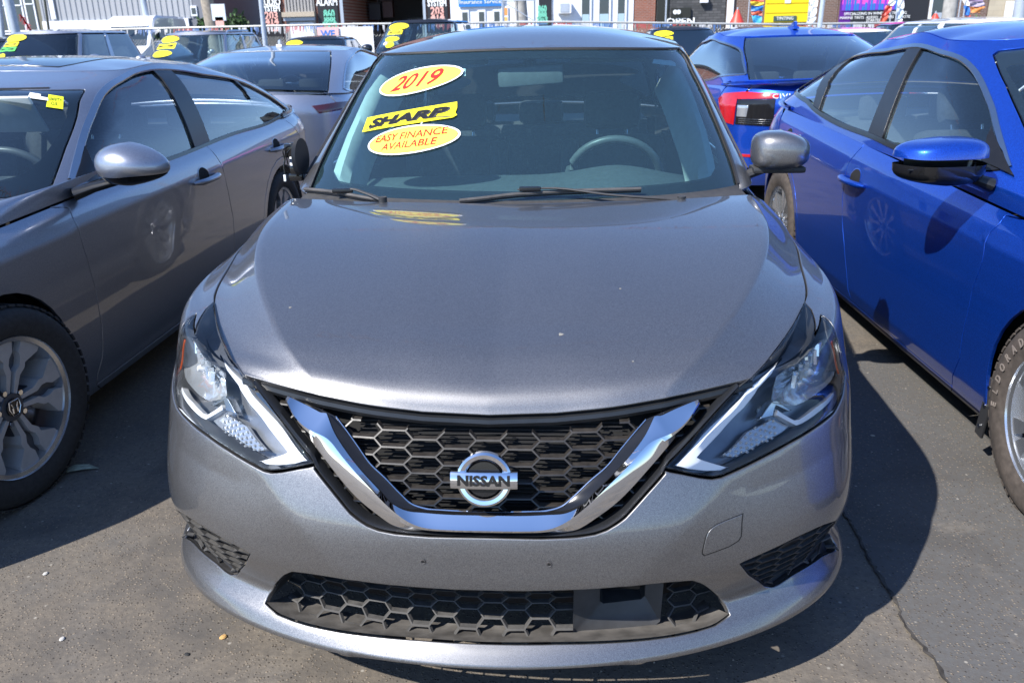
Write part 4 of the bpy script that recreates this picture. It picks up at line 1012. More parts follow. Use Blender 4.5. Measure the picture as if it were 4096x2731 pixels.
for (lp, y) in ((outer, c0[1] + .03), (outer, c0[1]), (inner, c0[1] + .028), (inner, c0[1] + .085)):
    for x, z in lp: Vr.append((x, y + .22 * (x - .26) , z))
for j in range(3):
    for i in range(n): Fr.append((j*n+i, j*n+(i+1) % n, (j+1)*n+(i+1) % n, (j+1)*n+i))
rf_ = mesh('radar_sensor_frame', Vr, Fr, M['trimd'], sen, True, None, 25)
m = MB(); m.box((.290, c0[1] + .068, .315), (.078, .03, .075), None, .006); m.build('radar_sensor', M['gloss'], rf_)
# fog lamp blanks
_ga, _gk = np.meshgrid(np.linspace(.33, .76, 60), np.linspace(.26, .44, 40)); _FP = SB(_ga.ravel(), _gk.ravel())
def yf(X, Z):
    X = np.atleast_1d(X); Z = np.atleast_1d(Z); d = (np.abs(X)[:, None] - _FP[None, :, 0]) ** 2 + (Z[:, None] - _FP[None, :, 2]) ** 2; j = np.argsort(d, 1)[:, :4]; w = 1 / (np.take_along_axis(d, j, 1) + 1e-7); y = (_FP[:, 1][j] * w).sum(1) / w.sum(1)
    return np.stack([X, y + .007, Z], 1)
fx = SB(fogL[:, 0], fogL[:, 1])
honey(yf, fx[:, [0, 2]], .050, .0235, .0026, .013, M['mesh2'], 'fog_grille', sen, slant=.36, side=0)
panel('fog_backing', SB, fogL, M['trim'], bump, step=.03, off=-.021, flange=0, side=0)
fN = normals(SB, fogL[:, 0], fogL[:, 1]); fs = fogL.mean(0) + (fogL - fogL.mean(0)) * .985; fX2 = SB(fs[:, 0], fs[:, 1]) - normals(SB, fs[:, 0], fs[:, 1]) * .009
band('fog_surround', [fx - fN*.003, fX2, fX2 - fN*.012], M['trim'], bump, side=0, closed=True)
# bonnet
us = np.linspace(-1, 1, 41); hl = [(u, 0) for u in us] + [(1, v) for v in np.linspace(0, 1, 24)[1:-1]] + [(u, 1) for u in us[::-1]] + [(-1, v) for v in np.linspace(1, 0, 24)[1:-1]]
bon = panel('bonnet', SEN_HOOD, hl, G, sen, step=.024, flange=.02, gap=.0018, rad=.0025, lines=[[(s_ * uu, v) for v in np.linspace(.02, .97, 60)] for s_ in (-1, 1) for uu in (.2, .64, .66, .68, .70, .72)])[0]
# wings
he = SEN_HOOD(np.ones(20), np.linspace(.27, 1, 20)); wtop = invert(SB, he[:, :2], [0, 1], (.4, 1.5), (.72, .86))
door_f = AK(SB, [(1.45, .955), (1.46, .80), (1.47, .60), (1.47, .40), (1.45, .22)])
wl = [tuple(p) for p in lamp[8:18]][::-1]
wing = [tuple(p) for p in wl] + [tuple(p) for p in wtop[1:]] + [(a, .86) for a in np.linspace(wtop[-1][0] + .03, door_f[0][0], 5)] + [tuple(p) for p in door_f] + [(door_f[-1][0], .165), (f_arch[0][0], .165)] + [tuple(p) for p in f_arch[:11] if p[1] > .19] + [tuple(p) for p in f_arch[11:] if p[1] >= .47] + [tuple(p) for p in seam_dn[::-1]]
panel('front_wing', SB, wing, G, sen, step=.03, side=0)
body_shell(sen, SB, SEN_CAB, G, dict(own_front=True, fw=.93, rw=3.63, zr=.315, R=.345, k_sill=.29, seam=[(.5, .8), (.55, .5)],
    shut1=[(1.45, .96), (1.46, .80), (1.47, .60), (1.47, .40), (1.45, .22)], shut2=[(2.62, .965), (2.64, .8), (2.64, .55), (2.60, .22)],
    shut3=[(3.72, .99), (3.76, .85), (3.70, .74), (3.52, .68), (3.33, .52), (3.22, .26)], seam2=[(4.25, .98), (4.15, .7), (4.02, .45)]), step=.09)
# headlights
LX = lamp.copy()
lamp_s = lamp
for s_ in (1, -1):
    hl_ = bpy.data.objects.new('headlight', None); SC.collection.objects.link(hl_); hl_.parent = sen
    S1 = SB
    panel('lens', S1, lamp_s, M['lens'], hl_, step=.02, side=s_, off=.001, flange=.006, gap=.0012)
    panel('housing', S1, lamp_s.mean(0) + (lamp_s - lamp_s.mean(0)) * .97, M['lampg'], hl_, step=.03, side=s_, off=-.062, flange=0)
    X0 = S1(lamp_s[:, 0], lamp_s[:, 1]); Nl = normals(S1, lamp_s[:, 0], lamp_s[:, 1])
    band('housing_wall', [X0 - Nl*.001, X0 - Nl*.064], M['lampg'], hl_, side=s_, closed=True)
    rim_ = lamp_s.mean(0) + (lamp_s - lamp_s.mean(0)) * .984; X1 = S1(rim_[:, 0], rim_[:, 1]); N1 = normals(S1, rim_[:, 0], rim_[:, 1])
    band('lens_border', [X0 - Nl*.003, X1 - N1*.005], M['lampb'], hl_, side=s_, closed=True)
    dr = T_['drl']; panel('light_guide', S1, dr, M['drl'], hl_, step=.012, side=s_, off=-.018, flange=.018)
    d2 = np.array([(.268, .617), (.30, .645), (.345, .688), (.40, .726), (.335, .668), (.30, .637), (.272, .6165), (.30, .605)])
    bw = T_['bowl']; cb = bw.mean(0)
    rails = []
    for sc_, dp in ((1.0, -.022), (.92, -.034), (.72, -.050), (.4, -.060), (.05, -.062)):
        q = cb + (smooth_loop(bw, 3) - cb) * sc_; rails.append(S1(q[:, 0], q[:, 1]) + normals(S1, q[:, 0], q[:, 1]) * dp)
    R0 = np.array(rails); rr2 = np.random.RandomState(5)
    nb = R0.shape[1]
    for j in range(1, 4): R0[j] += (np.arange(nb) % 2)[:, None] * .006 * np.array([0, 1, 0]) + rr2.randn(nb, 3) * .0016
    band('reflector', list(R0), M['refl'], hl_, side=s_, closed=True, smooth=False)
    pc = S1(np.array([cb[0]]), np.array([cb[1]]))[0] * [s_, 1, 1]; Nc = normals(S1, np.array([cb[0]]), np.array([cb[1]]))[0] * [s_, 1, 1]
    m = MB(); m.tube([pc - Nc*.058, pc - Nc*.04, pc - Nc*.028], [.012, .011, .006], 14); m.build('bulb', M['drl'], hl_)
    fl = MB()                                       # flutes of the reflector, upright facets
    for i in range(11):
        t = -.8 + 1.6 * i / 10; q = cb + np.array([.075 * t, .052 * (.25 + t * .35)]); 
        p = S1(np.array([q[0]]), np.array([q[1]]))[0] - normals(S1, np.array([q[0]]), np.array([q[1]]))[0] * (.040 + .006 * (i % 2)); p = p * [s_, 1, 1]
        fl.box(p, (.009, .010, .045 - .02 * abs(t)), Matrix.Rotation(.5 * (i % 3 - 1), 3, 'Z') @ Matrix.Rotation(.12 * ((i * 7) % 5 - 2), 3, 'X'))
    fl.build('reflector_flutes', M['refl'], hl_, auto=None)
    panel('reflector_blade', S1, T_['boom'], M['drl'], hl_, step=.012, side=s_, off=-.020, flange=.016)
    tu = panel('indicator', S1, T_['turn'], M['clearp'], hl_, step=.012, side=s_, off=-.035, flange=.012)[0]
    gm = MB(); tq = T_['turn']
    for i in range(15):
        for j in range(7):
            q = np.array([.29 + i * .0125, .600 + j * .0095 + (i % 2) * .004])
            if in_poly(q[None], tq)[0]:
                p = S1(q[:1], q[1:])[0] - normals(S1, q[:1], q[1:])[0] * .034; p = p * [s_, 1, 1]; gm.add([p + [.005, 0, 0], p + [0, 0, .0045], p + [-.005, 0, 0], p + [0, 0, -.0045], p + [0, -.005, 0]], [(0, 1, 4), (1, 2, 4), (2, 3, 4), (3, 0, 4)])
    gm.build('indicator_facets', M['refl'], tu, auto=None)
    pk = panel('divider', S1, T_['park'], M['satin'], hl_, step=.012, side=s_, off=-.025, flange=.02)
    am = np.array([(.700, .728), (.742, .675), (.762, .645), (.754, .638), (.730, .668), (.690, .720)]); panel('side_reflector', S1, am, M['amber'], hl_, step=.015, side=s_, off=-.012, flange=.004)
# grille: backing, mesh, V, bars
GR = bpy.data.objects.new('grille', None); SC.collection.objects.link(GR); GR.parent = sen
zl = resample(SB(zo[:, 0], zo[:, 1]), 50)                                   # lamp tip down to the centre
zl[-1, 0] = 0
lampin = SB(lamp[0:4, 0], lamp[0:4, 1])
Hf = SEN_HOOD(np.linspace(1, 0, 40), np.zeros(40))                          # bonnet corner to centre
side_rail = np.concatenate([resample(lampin[::-1], 16)[:-1], zl])            # bonnet corner, past the lamp, down to the centre
sr = resample(side_rail, 80)
sh = lambda P, dx, dy, dz=0: P + np.array([dx, dy, dz])
t_ = np.gradient(sr, axis=0); t_ /= np.linalg.norm(t_, axis=1, keepdims=True); inw = np.cross(t_, [0, -1, 0]); inw[:, 1] = 0; inw /= np.linalg.norm(inw, axis=1, keepdims=True)
if inw[10, 0] > 0: inw = -inw
fr_w = np.interp(np.arange(80), [0, 12, 60, 79], [.005, .009, .010, .003])[:, None]
band('grille_frame', [sr + [0, .012, 0], sr + inw*.003 + [0, .001, 0], sr + inw*fr_w*.6 + [0, -.001, 0], sr + inw*fr_w + [0, .006, 0], sr + inw*fr_w*1.05 + [0, .03, 0]], M['satb'], GR, side=0)
band('grille_top_bar', [Hf + [0, .022, -.004], Hf + [0, .002, -.010], Hf + [0, -.001, -.018], Hf + [0, .002, -.026], Hf + [0, .035, -.030]], M['satb'], GR, side=0)
gl = [(x, z) for x, y, z in sr + inw * fr_w * .8] ; gt = [(x, z) for x, y, z in (Hf[::-1] + [0, 0, -.031])]
gloop = gl + [(max(x, 0), z) for x, z in gt]; gfull = [(x, z) for x, z in gloop if x > .001]; gfull = gfull + [(-x, z) for x, z in gfull[::-1]]
gfull = gl[:-1] + [(0, gl[-1][1])] ; gfull = [(-x, z) for x, z in gl[::-1][1:]][::-1]
rightside = [(x, z) for x, z in gl]                                           # corner -> bottom centre (x>0)
poly = rightside + [(-x, z) for x, z in rightside[::-1][1:]] + [(-x, z) for x, z in gt[::-1][1:]] + [(x, z) for x, z in gt[1:-1]]
yg = fity(SB, (0, .42), (.50, .76), 5, .026)
honey(yg, poly, .0665, .0285, .0028, .017, M['mesh'], 'grille_mesh', GR, slant=.26)[0]['kind'] = 'stuff'
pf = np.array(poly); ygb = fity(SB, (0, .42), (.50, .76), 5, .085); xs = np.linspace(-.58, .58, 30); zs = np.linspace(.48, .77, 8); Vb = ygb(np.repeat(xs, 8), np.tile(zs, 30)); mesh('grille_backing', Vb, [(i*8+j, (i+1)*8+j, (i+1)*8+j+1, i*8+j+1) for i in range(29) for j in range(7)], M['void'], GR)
fm = MB()
for k in range(26): z = .53 + k * .0068; y_ = ygb(np.array([0.]), np.array([z]))[0][1] - .012; fm.box((0, y_, z), (.56, .002, .0022))
fm.build('radiator_fins', M['under'], GR, auto=None)
def rail(nm, off, n=90):
    q = T_[nm]; X = SB(q[:, 0], q[:, 1]) + normals(SB, q[:, 0], q[:, 1]) * off; X[-1, 0] = 0
    j = 3 if nm == 'vIn' else 0
    if j: A = np.concatenate([X[i] + (X[i+1] - X[i]) * np.linspace(0, 1, 12)[:-1, None] for i in range(j)]); X = np.concatenate([A, resample(X[j:], 120)])
    else: X = resample(X, 150)
    c = np.r_[0, np.cumsum(np.linalg.norm(np.diff(X, axis=0), axis=1))]; t = np.linspace(0, c[-1], n); return np.stack([np.interp(t, c, X[:, k]) for k in range(3)], 1)
vo, vr, vi = rail('vOut', .002), rail('vRidge', .012), rail('vIn', .004)
vr[:, 1] -= .006
for _ in range(14):
    for q_ in (vo, vr): q_[1:-1] = .25 * q_[:-2] + .5 * q_[1:-1] + .25 * q_[2:]
def full(P): return np.concatenate([P, (P * [-1, 1, 1])[::-1][1:]])
vo_b = vo.copy(); vo_b[:, 1] += .03
band('chrome_v', [full(vo_b), full(vo), full(vo * .35 + vr * .65 + [0, -.0035, 0]), full(vr), full(vr * .75 + vi * .25 + [0, .0012, 0]), full(vi)], M['chrome'], GR, auto=28)
bz = rail('bez', -.014); bz2 = resample(bz, 90)
band('inner_bezel', [full(vi), full(vi + [0, .004, 0]), full(bz2 * .6 + vi * .4 + [0, .004, 0]), full(bz2), full(bz2 + [0, .006, -.001])], M['gloss'], GR, auto=28)
band('inner_bezel_line', [full(bz2 + [0, -.001, .0018]), full(bz2 + [0, -.003, 0]), full(bz2 + [0, -.001, -.0018])], M['chrome'], GR)
# emblem: ring, bar and word
EC = Vector((.0015, -.026, .632)); em = bpy.data.objects.new('emblem', None); SC.collection.objects.link(em); em.parent = GR; em.location = EC; em.rotation_euler = (R_(-14), 0, 0)
m = MB(); V, F = lathe([(.0385, .004), (.0390, -.004), (.0425, -.0075), (.0500, -.0085), (.0545, -.005), (.0560, .004)], 72, 'y'); m.add(V, F); m.build('emblem_ring', M['chrome'], em, auto=35)
V, F = [], []; nx = 24
for i in range(nx + 1):
    x = -.066 + .132 * i / nx; yb_ = -.0165 + 1.1 * x * x
    for z, dy in ((-.0165, .010), (-.0165, .002), (-.0135, -.0005), (0, -.002), (.0135, -.0005), (.0165, .002), (.0165, .010)): V.append((x, yb_ + dy, z))
F = [(i*7+j, (i+1)*7+j, (i+1)*7+j+1, i*7+j+1) for i in range(nx) for j in range(6)] + [tuple(range(7)), tuple(nx*7 + 6 - k for k in range(7))]
mesh('emblem_bar', V, F, M['chrome'], em, True, None, 35)
tx = text('emblem_word', 'NISSAN', .0275, M['gloss'], em, Matrix.Translation((0, 0, 0)), off=.0013, sx=1.13, extrude=.0012)
for v in tx.data.vertices:
    x, y, z = v.co; v.co = (x, -.0190 + 1.1*x*x - z, y)
m = MB(); V, F = lathe([(.001, .004), (.039, .004)], 48, 'y'); m.add(V, F); m.build('emblem_backing', M['void'], em)
m = MB(); m.cyl((0, .012, 0), .035, .03, 'y', 32, .05); m.build('emblem_mount', M['gloss'], em)
# cab, glass
wsr = T_['ws'].copy(); wsr[5] = (.775, .955); wsr = [tuple(p) for p in wsr[:6]] + [(.74, .985), (.60, .9875), (.40, .988), (.20, .989), (0, .989)]
wh_ = [(0, .02), (.2, .02), (.4, .02), (.56, .022)] + wsr
vis = [tuple(p) for p in T_['glassvis']]; visb = [(0, .10), (.2, .105), (.38, .11), (.48, .114)] + smooth_loop(vis, 1).tolist()[:0] + vis[:-1] + [(.45, .925), (.2, .93), (0, .932)]
C_ = SEN_CAB; ckw = dict(co=(1, 2), ra=(.6, 2.9), rk=(0, 1))
dlo = invert(C_, smooth_loop([(1.60, .985), (1.82, 1.12), (2.05, 1.235), (2.35, 1.32), (2.75, 1.345), (3.15, 1.325), (3.5, 1.26), (3.85, 1.13), (4.02, 1.04), (3.7, 1.015), (3.0, .995), (2.2, .985)], 4, corners=(0, 8)), [1, 2], (.6, 2.9), (0, 1))
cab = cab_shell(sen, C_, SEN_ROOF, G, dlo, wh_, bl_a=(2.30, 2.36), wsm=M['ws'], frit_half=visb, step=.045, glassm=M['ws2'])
bpq = invert(C_, [(2.62, .99), (2.72, .99), (2.78, 1.345), (2.69, 1.345)], [1, 2], (.6, 2.9), (0, 1)); bq2 = invert(C_, [(3.62, 1.01), (3.68, 1.012), (3.60, 1.235), (3.54, 1.25)], [1, 2], (.6, 2.9), (0, 1))
side_glass(sen, C_, dlo, [('b_pillar_cover', bpq, M['gloss']), ('quarter_bar', bq2, M['gloss'])], None, dict(mat=M['ws2'], panes=[('side_window', dlo)]), [('window_moulding', dlo, .012, M['trim'])])
ring_panel('boot_lid', SB, C_, G, sen, 0, .85, .86, .02, tail=True)
# rain-gutter strips and screen side mouldings
ed = np.array([(p[0] + .003, p[1]) for p in wsr if p[0] > .6]); e1 = resample(C_(ed[:, 0], ed[:, 1]), 30); e2 = resample(C_(ed[:, 0] + .022, ed[:, 1]), 30)
band('screen_side_moulding', [e1 + [0, -.001, .001], e1 + [0, -.005, .007], e2 + [0, -.002, .006], e2 + [0, .002, 0]], M['trim'], sen, side=0)
# cowl panel
cu_ = np.linspace(-1, 1, 61); hr = SEN_HOOD(cu_ * .985, np.full(61, .995)) + [0, .004, -.012]; wb = Sym(C_)(np.interp(cu_, [-1, 1], [-.685, .685]), np.full(61, .022)) + [0, -.002, .002]
band('cowl_panel', [hr + [0, -.02, -.03], hr, hr * .6 + wb * .4 + [0, 0, -.012], hr * .2 + wb * .8 + [0, 0, -.004], wb, wb + [0, .01, .006]], M['trim'], sen)
# wipers
def pts3(nm, off, xtra=None):
    q = np.array(T_[nm]); Sg = Sym(C_); return Sg(q[:, 0], q[:, 1]) + normals(Sg, q[:, 0], np.maximum(q[:, 1], .01)) * off
def wiper(arm, blade):
    w = bpy.data.objects.new('wiper', None); SC.collection.objects.link(w); w.parent = sen
    A = resample(arm, 14); m = MB(); m.tube(list(map(tuple, A)), list(np.interp(np.arange(14), [0, 5, 10, 13], [.011, .007, .007, .005])), 8, flat=.55); m.cyl(tuple(A[0]), .014, .022, n=14); m.build('wiper_arm', M['trim'], w)
    Bd = resample(blade, 20); m = MB(); m.tube(list(map(tuple, Bd + [0, 0, .004])), .0050, 8, flat=1.2); m.build('wiper_blade', M['trimg'], w)
    m = MB(); m.tube(list(map(tuple, Bd + [0, .005, -.006])), .0028, 6); m.build('wiper_rubber', M['seal'], w)
    c = A[-2]; m = MB(); m.box(tuple(c + [.0, 0, .0]), (.070, .014, .016), None, .005); m.build('wiper_clip', M['gloss'], w)
wiper(pts3('wr_arm', .035)[:4], pts3('wr_blade', .018)); wiper(pts3('wl_arm', .035)[:4], pts3('wl_blade', .018))
# stickers
CS = Sym(C_)
def oval_sticker(nm, words, col, w, h, shear=.3, rim='red', **kw):
    c, e, t = T_[nm]; ex, ey = e - c, t - c; s = decal('sticker', CS, c, ex, ey, OV, M['wht'], sen, .0030)
    decal('sticker_rim', CS, c, ex, ey, [(x * .955, y * .90) for x, y in OV], M[rim], s, .0034); decal('sticker_field', CS, c, ex, ey, [(x * .945, y * .88) for x, y in OV], M['yelw'], s, .0038)
    decal_text('sticker_words', CS, c, ex, ey, words, M['red'], s, w, h, shear, .0043, **kw); return s
oval_sticker('st2019', '2019', 'red', .60, .56, .42, bold=.014)
oval_sticker('stEasy', 'EASY FINANCE\nAVAILABLE', 'red', .80, .56, .25, bold=.012, line=.98)
c, e, t = T_['stSharp']; ex, ey = e - c, t - c
s = decal('sticker', CS, c, ex, ey, [(-1, -1), (-.3, -.98), (.3, -1.02), (.93, -1), (1, -.75), (.97, -.4), (1, .2), (1, 1), (.3, 1), (-.3, 1), (-1, 1)], M['yel'], sen, .0032)
decal('sticker_line', CS, c, ex, ey, [(-.96, -.88), (.9, -.88), (.9, -.80), (-.96, -.80)], M['trimg'], s, .0036)
decal_text('sticker_shadow', CS, c, ex, ey, 'SHARP', M['trimg'], s, .87, .60, .3, .0038, bold=.03, cx=.02, cy=-.06); decal_text('sticker_words', CS, c, ex, ey, 'SHARP', M['blk'], s, .86, .60, .3, .0043, bold=.045)
for nm in ('stWhite', 'stWhite2'):
    c, e, t = T_[nm]; decal('sticker', CS, c, e - c, t - c, RC, M['wht'], sen, -.008)
# door mirrors: whole one
mr = bpy.data.objects.new('door_mirror', None); SC.collection.objects.link(mr); mr.parent = sen
shell(mr, 'mirror_cap', (.910, 1.60, 1.052), (.205, .13, .135), G, (-.97, 2), -.10, 3.5, droop=.10)
m = MB(); m.box((.905, 1.605, .985), (.185, .09, .022), None, .010); m.tube([(.85, 1.60, .985), (.79, 1.585, .965), (.745, 1.58, .955)], [.028, .026, .03], 10, flat=.6); m.build('mirror_base', M['trim'], mr)
m = MB(); m.box((.91, 1.632, 1.05), (.15, .006, .10), None, .003); m.build('mirror_glass', M['chrome'], mr)
# broken one: inner works without its cap
ml_ = bpy.data.objects.new('door_mirror', None); SC.collection.objects.link(ml_); ml_.parent = sen; ml_['label'] = 'broken door mirror without its cover, black plate, motor and wires showing'
m = MB(); V = [( -.812 + .016*math.cos(t)*.6, 1.60 + .055*math.cos(t), 1.045 + .068*math.sin(t)) for t in np.linspace(0, 2*math.pi, 25)[:-1]]; V2 = [(x - .012, y - .006, z) for x, y, z in V]
m.add(V + V2, [tuple(range(24)), tuple(range(47, 23, -1))] + [(k, (k+1) % 24, 24 + (k+1) % 24, 24 + k) for k in range(24)]); m.build('mirror_plate', M['trim'], ml_)
m = MB(); m.box((-.838, 1.60, .974), (.052, .05, .026), None, .005); m.box((-.842, 1.60, .998), (.034, .034, .03), None, .003); m.tube([(-.80, 1.60, .965), (-.75, 1.585, .95)], .022, 8); m.build('mirror_foot', M['gloss'], ml_)
m = MB(); m.cyl((-.842, 1.595, 1.022), .018, .009, n=20); m.cyl((-.842, 1.595, 1.045), .017, .007, n=20); m.build('swivel_washer', M['wht'], ml_)
m = MB(); m.cyl((-.842, 1.595, 1.034), .015, .012, n=20); m.cyl((-.842, 1.595, 1.062), .010, .03, n=14); m.build('swivel_spring', M['chrome'], ml_)
m = MB(); m.box((-.845, 1.60, 1.070), (.055, .035, .050), None, .006); m.box((-.828, 1.6, 1.02), (.018, .05, .09), None, .004); m.box((-.835, 1.6, 1.092), (.03, .02, .012), None, .002); m.build('mirror_bracket', M['gloss'], ml_)
m = MB(); m.tube(resample([(-.838, 1.59, 1.085), (-.855, 1.58, 1.087), (-.872, 1.575, 1.075), (-.870, 1.575, 1.04), (-.876, 1.572, 1.015), (-.874, 1.57, .985)], 20), .0028, 6); m.tube(resample([(-.845, 1.585, 1.08), (-.862, 1.58, 1.06), (-.862, 1.58, 1.02)], 12), .0022, 6); m.build('wire', M['gloss'], ml_)
m = MB(); m.box((-.875, 1.57, .974), (.009, .009, .024), None, .002); m.build('wire_plug', M['wht'], ml_)
# cabin
def cabin(root, y0, drv, hw=.70, zd=.925, seats=(2.52, 3.40), lwheel=True, seatx=.37, dashl=.52):
    ca = bpy.data.objects.new('cabin', None); SC.collection.objects.link(ca); ca.parent = root
    V, F = [], []; prof = [(y0 + .03, zd - .03), (y0 + .15, zd + .0), (y0 + .30, zd + .018), (y0 + dashl - .08, zd + .03), (y0 + dashl, zd + .01), (y0 + dashl + .02, zd - .08), (y0 + dashl - .03, zd - .35)]
    xs = np.linspace(-hw, hw, 33)
    for x in xs:
        b = .035 * math.exp(-((x - drv) / .17) ** 2)
        for j, (y, z) in enumerate(prof): V.append((x, y + .10 * (abs(x) / hw) ** 3 * (j < 3), z + (b if 2 <= j <= 4 else 0) - .02 * (abs(x) / hw) ** 4))
    n = len(prof); F = [(i*n+j, (i+1)*n+j, (i+1)*n+j+1, i*n+j+1) for i in range(32) for j in range(n - 1)]
    mesh('dashboard', V, F, M['dash'], ca, True, None, 50)
    if lwheel: steering(ca, drv, y0 + dashl + .16, zd - .03)
    for sx in (-1, 1): seat_back(ca, sx * seatx, seats[0])
    seat_back(ca, 0, seats[1], .35, .56, 1.25, False)
    for sx in (-.4, 0, .4):
        m = MB(); m.box((sx, seats[1] + .20, 1.02), (.26, .09, .13), None, .035); m.build('rear_headrest', M['seat'], ca, auto=50)
    m = MB(); m.box((0, seats[1] + .48, .955), (1.25, .5, .02)); m.build('parcel_shelf', M['dash'], ca)
    m = MB(); m.box((0, (y0 + seats[1]) / 2 + .3, .36), (1.46, 2.3, .03)); m.box((-.73, 2.55, .62), (.03, 2.4, .55)); m.box((.73, 2.55, .62), (.03, 2.4, .55)); m.box((0, y0 + .1, .6), (1.4, .02, .5)); m.box((0, seats[1] + .55, .65), (1.4, .02, .6)); m.build('cabin_floor', M['floor'], ca, auto=None)
    return ca
ca = cabin(sen, 1.27, .345, seats=(2.50, 3.45))
m = MB(); m.box((.015, 1.94, 1.30), (.255, .03, .072), Matrix.Rotation(-.06, 3, 'Y'), .022); m.build('interior_mirror', M['mirrorback'], ca); m = MB(); m.tube([(.015, 1.95, 1.32), (.01, 1.985, 1.35)], .012, 8); m.box((.01, 2.0, 1.345), (.05, .04, .03), None, .01); m.build('mirror_stalk', M['dash'], ca)
m = MB()
for k in range(40): m.box((-.30 + k * .0145, 1.345 + .000*k, .934), (.004, .05, .006))
for k in range(30): m.box((.10 + k * .0145, 1.345, .936), (.004, .05, .006))
m.build('demister_grille', M['clearp'], ca, auto=None)
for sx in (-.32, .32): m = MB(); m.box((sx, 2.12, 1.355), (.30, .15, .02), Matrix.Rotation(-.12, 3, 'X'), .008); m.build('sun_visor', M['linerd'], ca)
# inner lining of the screen pillars, pale and broad at the foot
for s_ in (1, -1):
    kk = np.linspace(.07, .93, 24); ai = np.interp(kk, [.07, .14, .22, .40, .60, .80, .93], [.545, .52, .545, .590, .618, .640, .655]); wd = np.interp(kk, [.07, .14, .4, .9], [.015, .075, .060, .035])
    A0 = C_(ai + wd, kk); N0 = normals(C_, ai + wd, kk); B0 = C_(ai, kk); N1 = normals(C_, ai, kk)
    band('screen_pillar_lining', [A0 - N0 * .012, (A0 - N0 * .014) * .5 + (B0 - N1 * .050) * .5 + N1 * .008, B0 - N1 * .060, B0 - N1 * .16], M['liner'], ca, side=s_)
for sx in (1, -1):
    for y in (.93, 3.63): wheel(sen, (sx * .765, y, .315), sx, .315, .21, .20)

# a few dried spots on the bonnet
for u_, v_, r_ in ((.17, .22, .0055), (.30, .40, .0030), (-.60, .33, .0035), (.42, .13, .0022), (-.30, .62, .0022)):
    P_s = SEN_HOOD(np.array([u_]), np.array([v_]))[0]; N_s = normals(SEN_HOOD, np.array([u_]), np.array([v_]))[0]; Vs = [P_s + N_s * .0008]
    for k in range(9):
        t = 2*math.pi*k/9; d = np.array([math.cos(t), math.sin(t), 0]) * r_ * (1 + .25 * math.sin(3 * t + u_ * 9)); d -= N_s * (d @ N_s); Vs.append(P_s + d + N_s * .0004)
    mesh('dried_spot', Vs, [(0, 1 + k, 1 + (k + 1) % 9) for k in range(9)], M['spot'], bon)

# ---------------------------------------------------------------- clip a loop with a line (keeps the side where cross > 0)
def clip(loop, p, q):
    p, q = np.array(p, float), np.array(q, float); d = q - p; out = []
    f = lambda r: d[0] * (r[1] - p[1]) - d[1] * (r[0] - p[0])
    L = [np.array(r, float) for r in loop]
    for i in range(len(L)):
        a, b = L[i], L[(i+1) % len(L)]; fa, fb = f(a), f(b)
        if fa >= 0: out.append(a)
        if (fa >= 0) != (fb >= 0): out.append(a + (b - a) * fa / (fa - fb))
    return np.array(out)
def lamp_panel(root, S, name, loop, mat, side, off=.002, fl=.004, step=.06): return panel(name, S, loop, mat, root, step=step, side=side, off=off, flange=fl, gap=0)
def handle(root, S, y, z, side, L=.17, mat=None):
    """bar over a scooped cup"""
    h = bpy.data.objects.new('door_handle', None); SC.collection.objects.link(h); h.parent = root
    ak = AK(S, [(y + t * L, z + .004 * t) for t in (-.5, -.3, 0, .3, .5)]); X = S(ak[:, 0], ak[:, 1]); Nn = normals(S, ak[:, 0], ak[:, 1])
    X = X * [side, 1, 1]; Nn = Nn * [side, 1, 1]
    R3 = resample(X + Nn * np.array([.006, .030, .038, .031, .008])[:, None], 14)
    m = MB(); m.tube(list(map(tuple, R3)), list(np.interp(np.arange(14), [0, 2, 11, 13], [.009, .019, .0195, .010])), 10, flat=.75); m.build('handle_bar', mat, h, auto=60)
    c = AK(S, [(y - .005 + .066*math.cos(t), z + .014 + .046*math.sin(t)) for t in np.linspace(0, 6.283, 21)[:-1]]); q = S(c[:, 0], c[:, 1]); n2 = normals(S, c[:, 0], c[:, 1])
    cm = c.mean(0)
    def ring(f, o): qq = cm + (c - cm) * f; return S(qq[:, 0], qq[:, 1]) + normals(S, qq[:, 0], qq[:, 1]) * o
    band('handle_cup', [ring(1.0, .0004), ring(.97, .0014), ring(.9, .0016)], mat, h, side=side, closed=True); band('handle_scoop', [ring(.9, .0015), ring(.6, .0013), ring(.3, .0013), ring(.01, .0013)], M['void'], h, side=side, closed=True)
    return h
def arc_pts(y, z, R, a0, a1, n): return [(y + R*math.cos(t), z + R*math.sin(t)) for t in np.linspace(a0, a1, n)]

# ---------------------------------------------------------------- silver saloon on the left
acc = empty('parked_car', (-2.56, 0, 0), 0, 'silver grey saloon at the left edge, nearest the camera, with a yellow windscreen sticker', 'car', 'cars for sale parked in the lot')
B = Wrap(ACC_BODY, .17, .96); P_ = M['silver']
body_shell(acc, B, ACC_CAB, P_, dict(fw=.934, rw=3.764, zr=.335, R=.372, k_sill=.215, seam=[(.42, .88), (.46, .70), (.58, .50)],
    shut1=[(1.53, .945), (1.483, .887), (1.458, .827), (1.475, .70), (1.495, .58), (1.498, .427), (1.47, .25), (1.46, .20)],
    shut2=[(2.80, .95), (2.82, .889), (2.867, .709), (2.895, .563), (2.883, .42), (2.85, .21)],
    shut3=[(4.03, .965), (4.14, .882), (4.19, .80), (4.13, .755)] + arc_pts(3.764, .335, .425, 1.0, 2.85, 8) + [(3.33, .22)],
    seam2=[(4.52, .98), (4.42, .74), (4.16, .50)]), step=.035)
dA = smooth_loop(TR['A_dlo'], 4, corners=(0, 10, 16)); bpA = TR['A_Bp']; qpA = TR['A_qp']
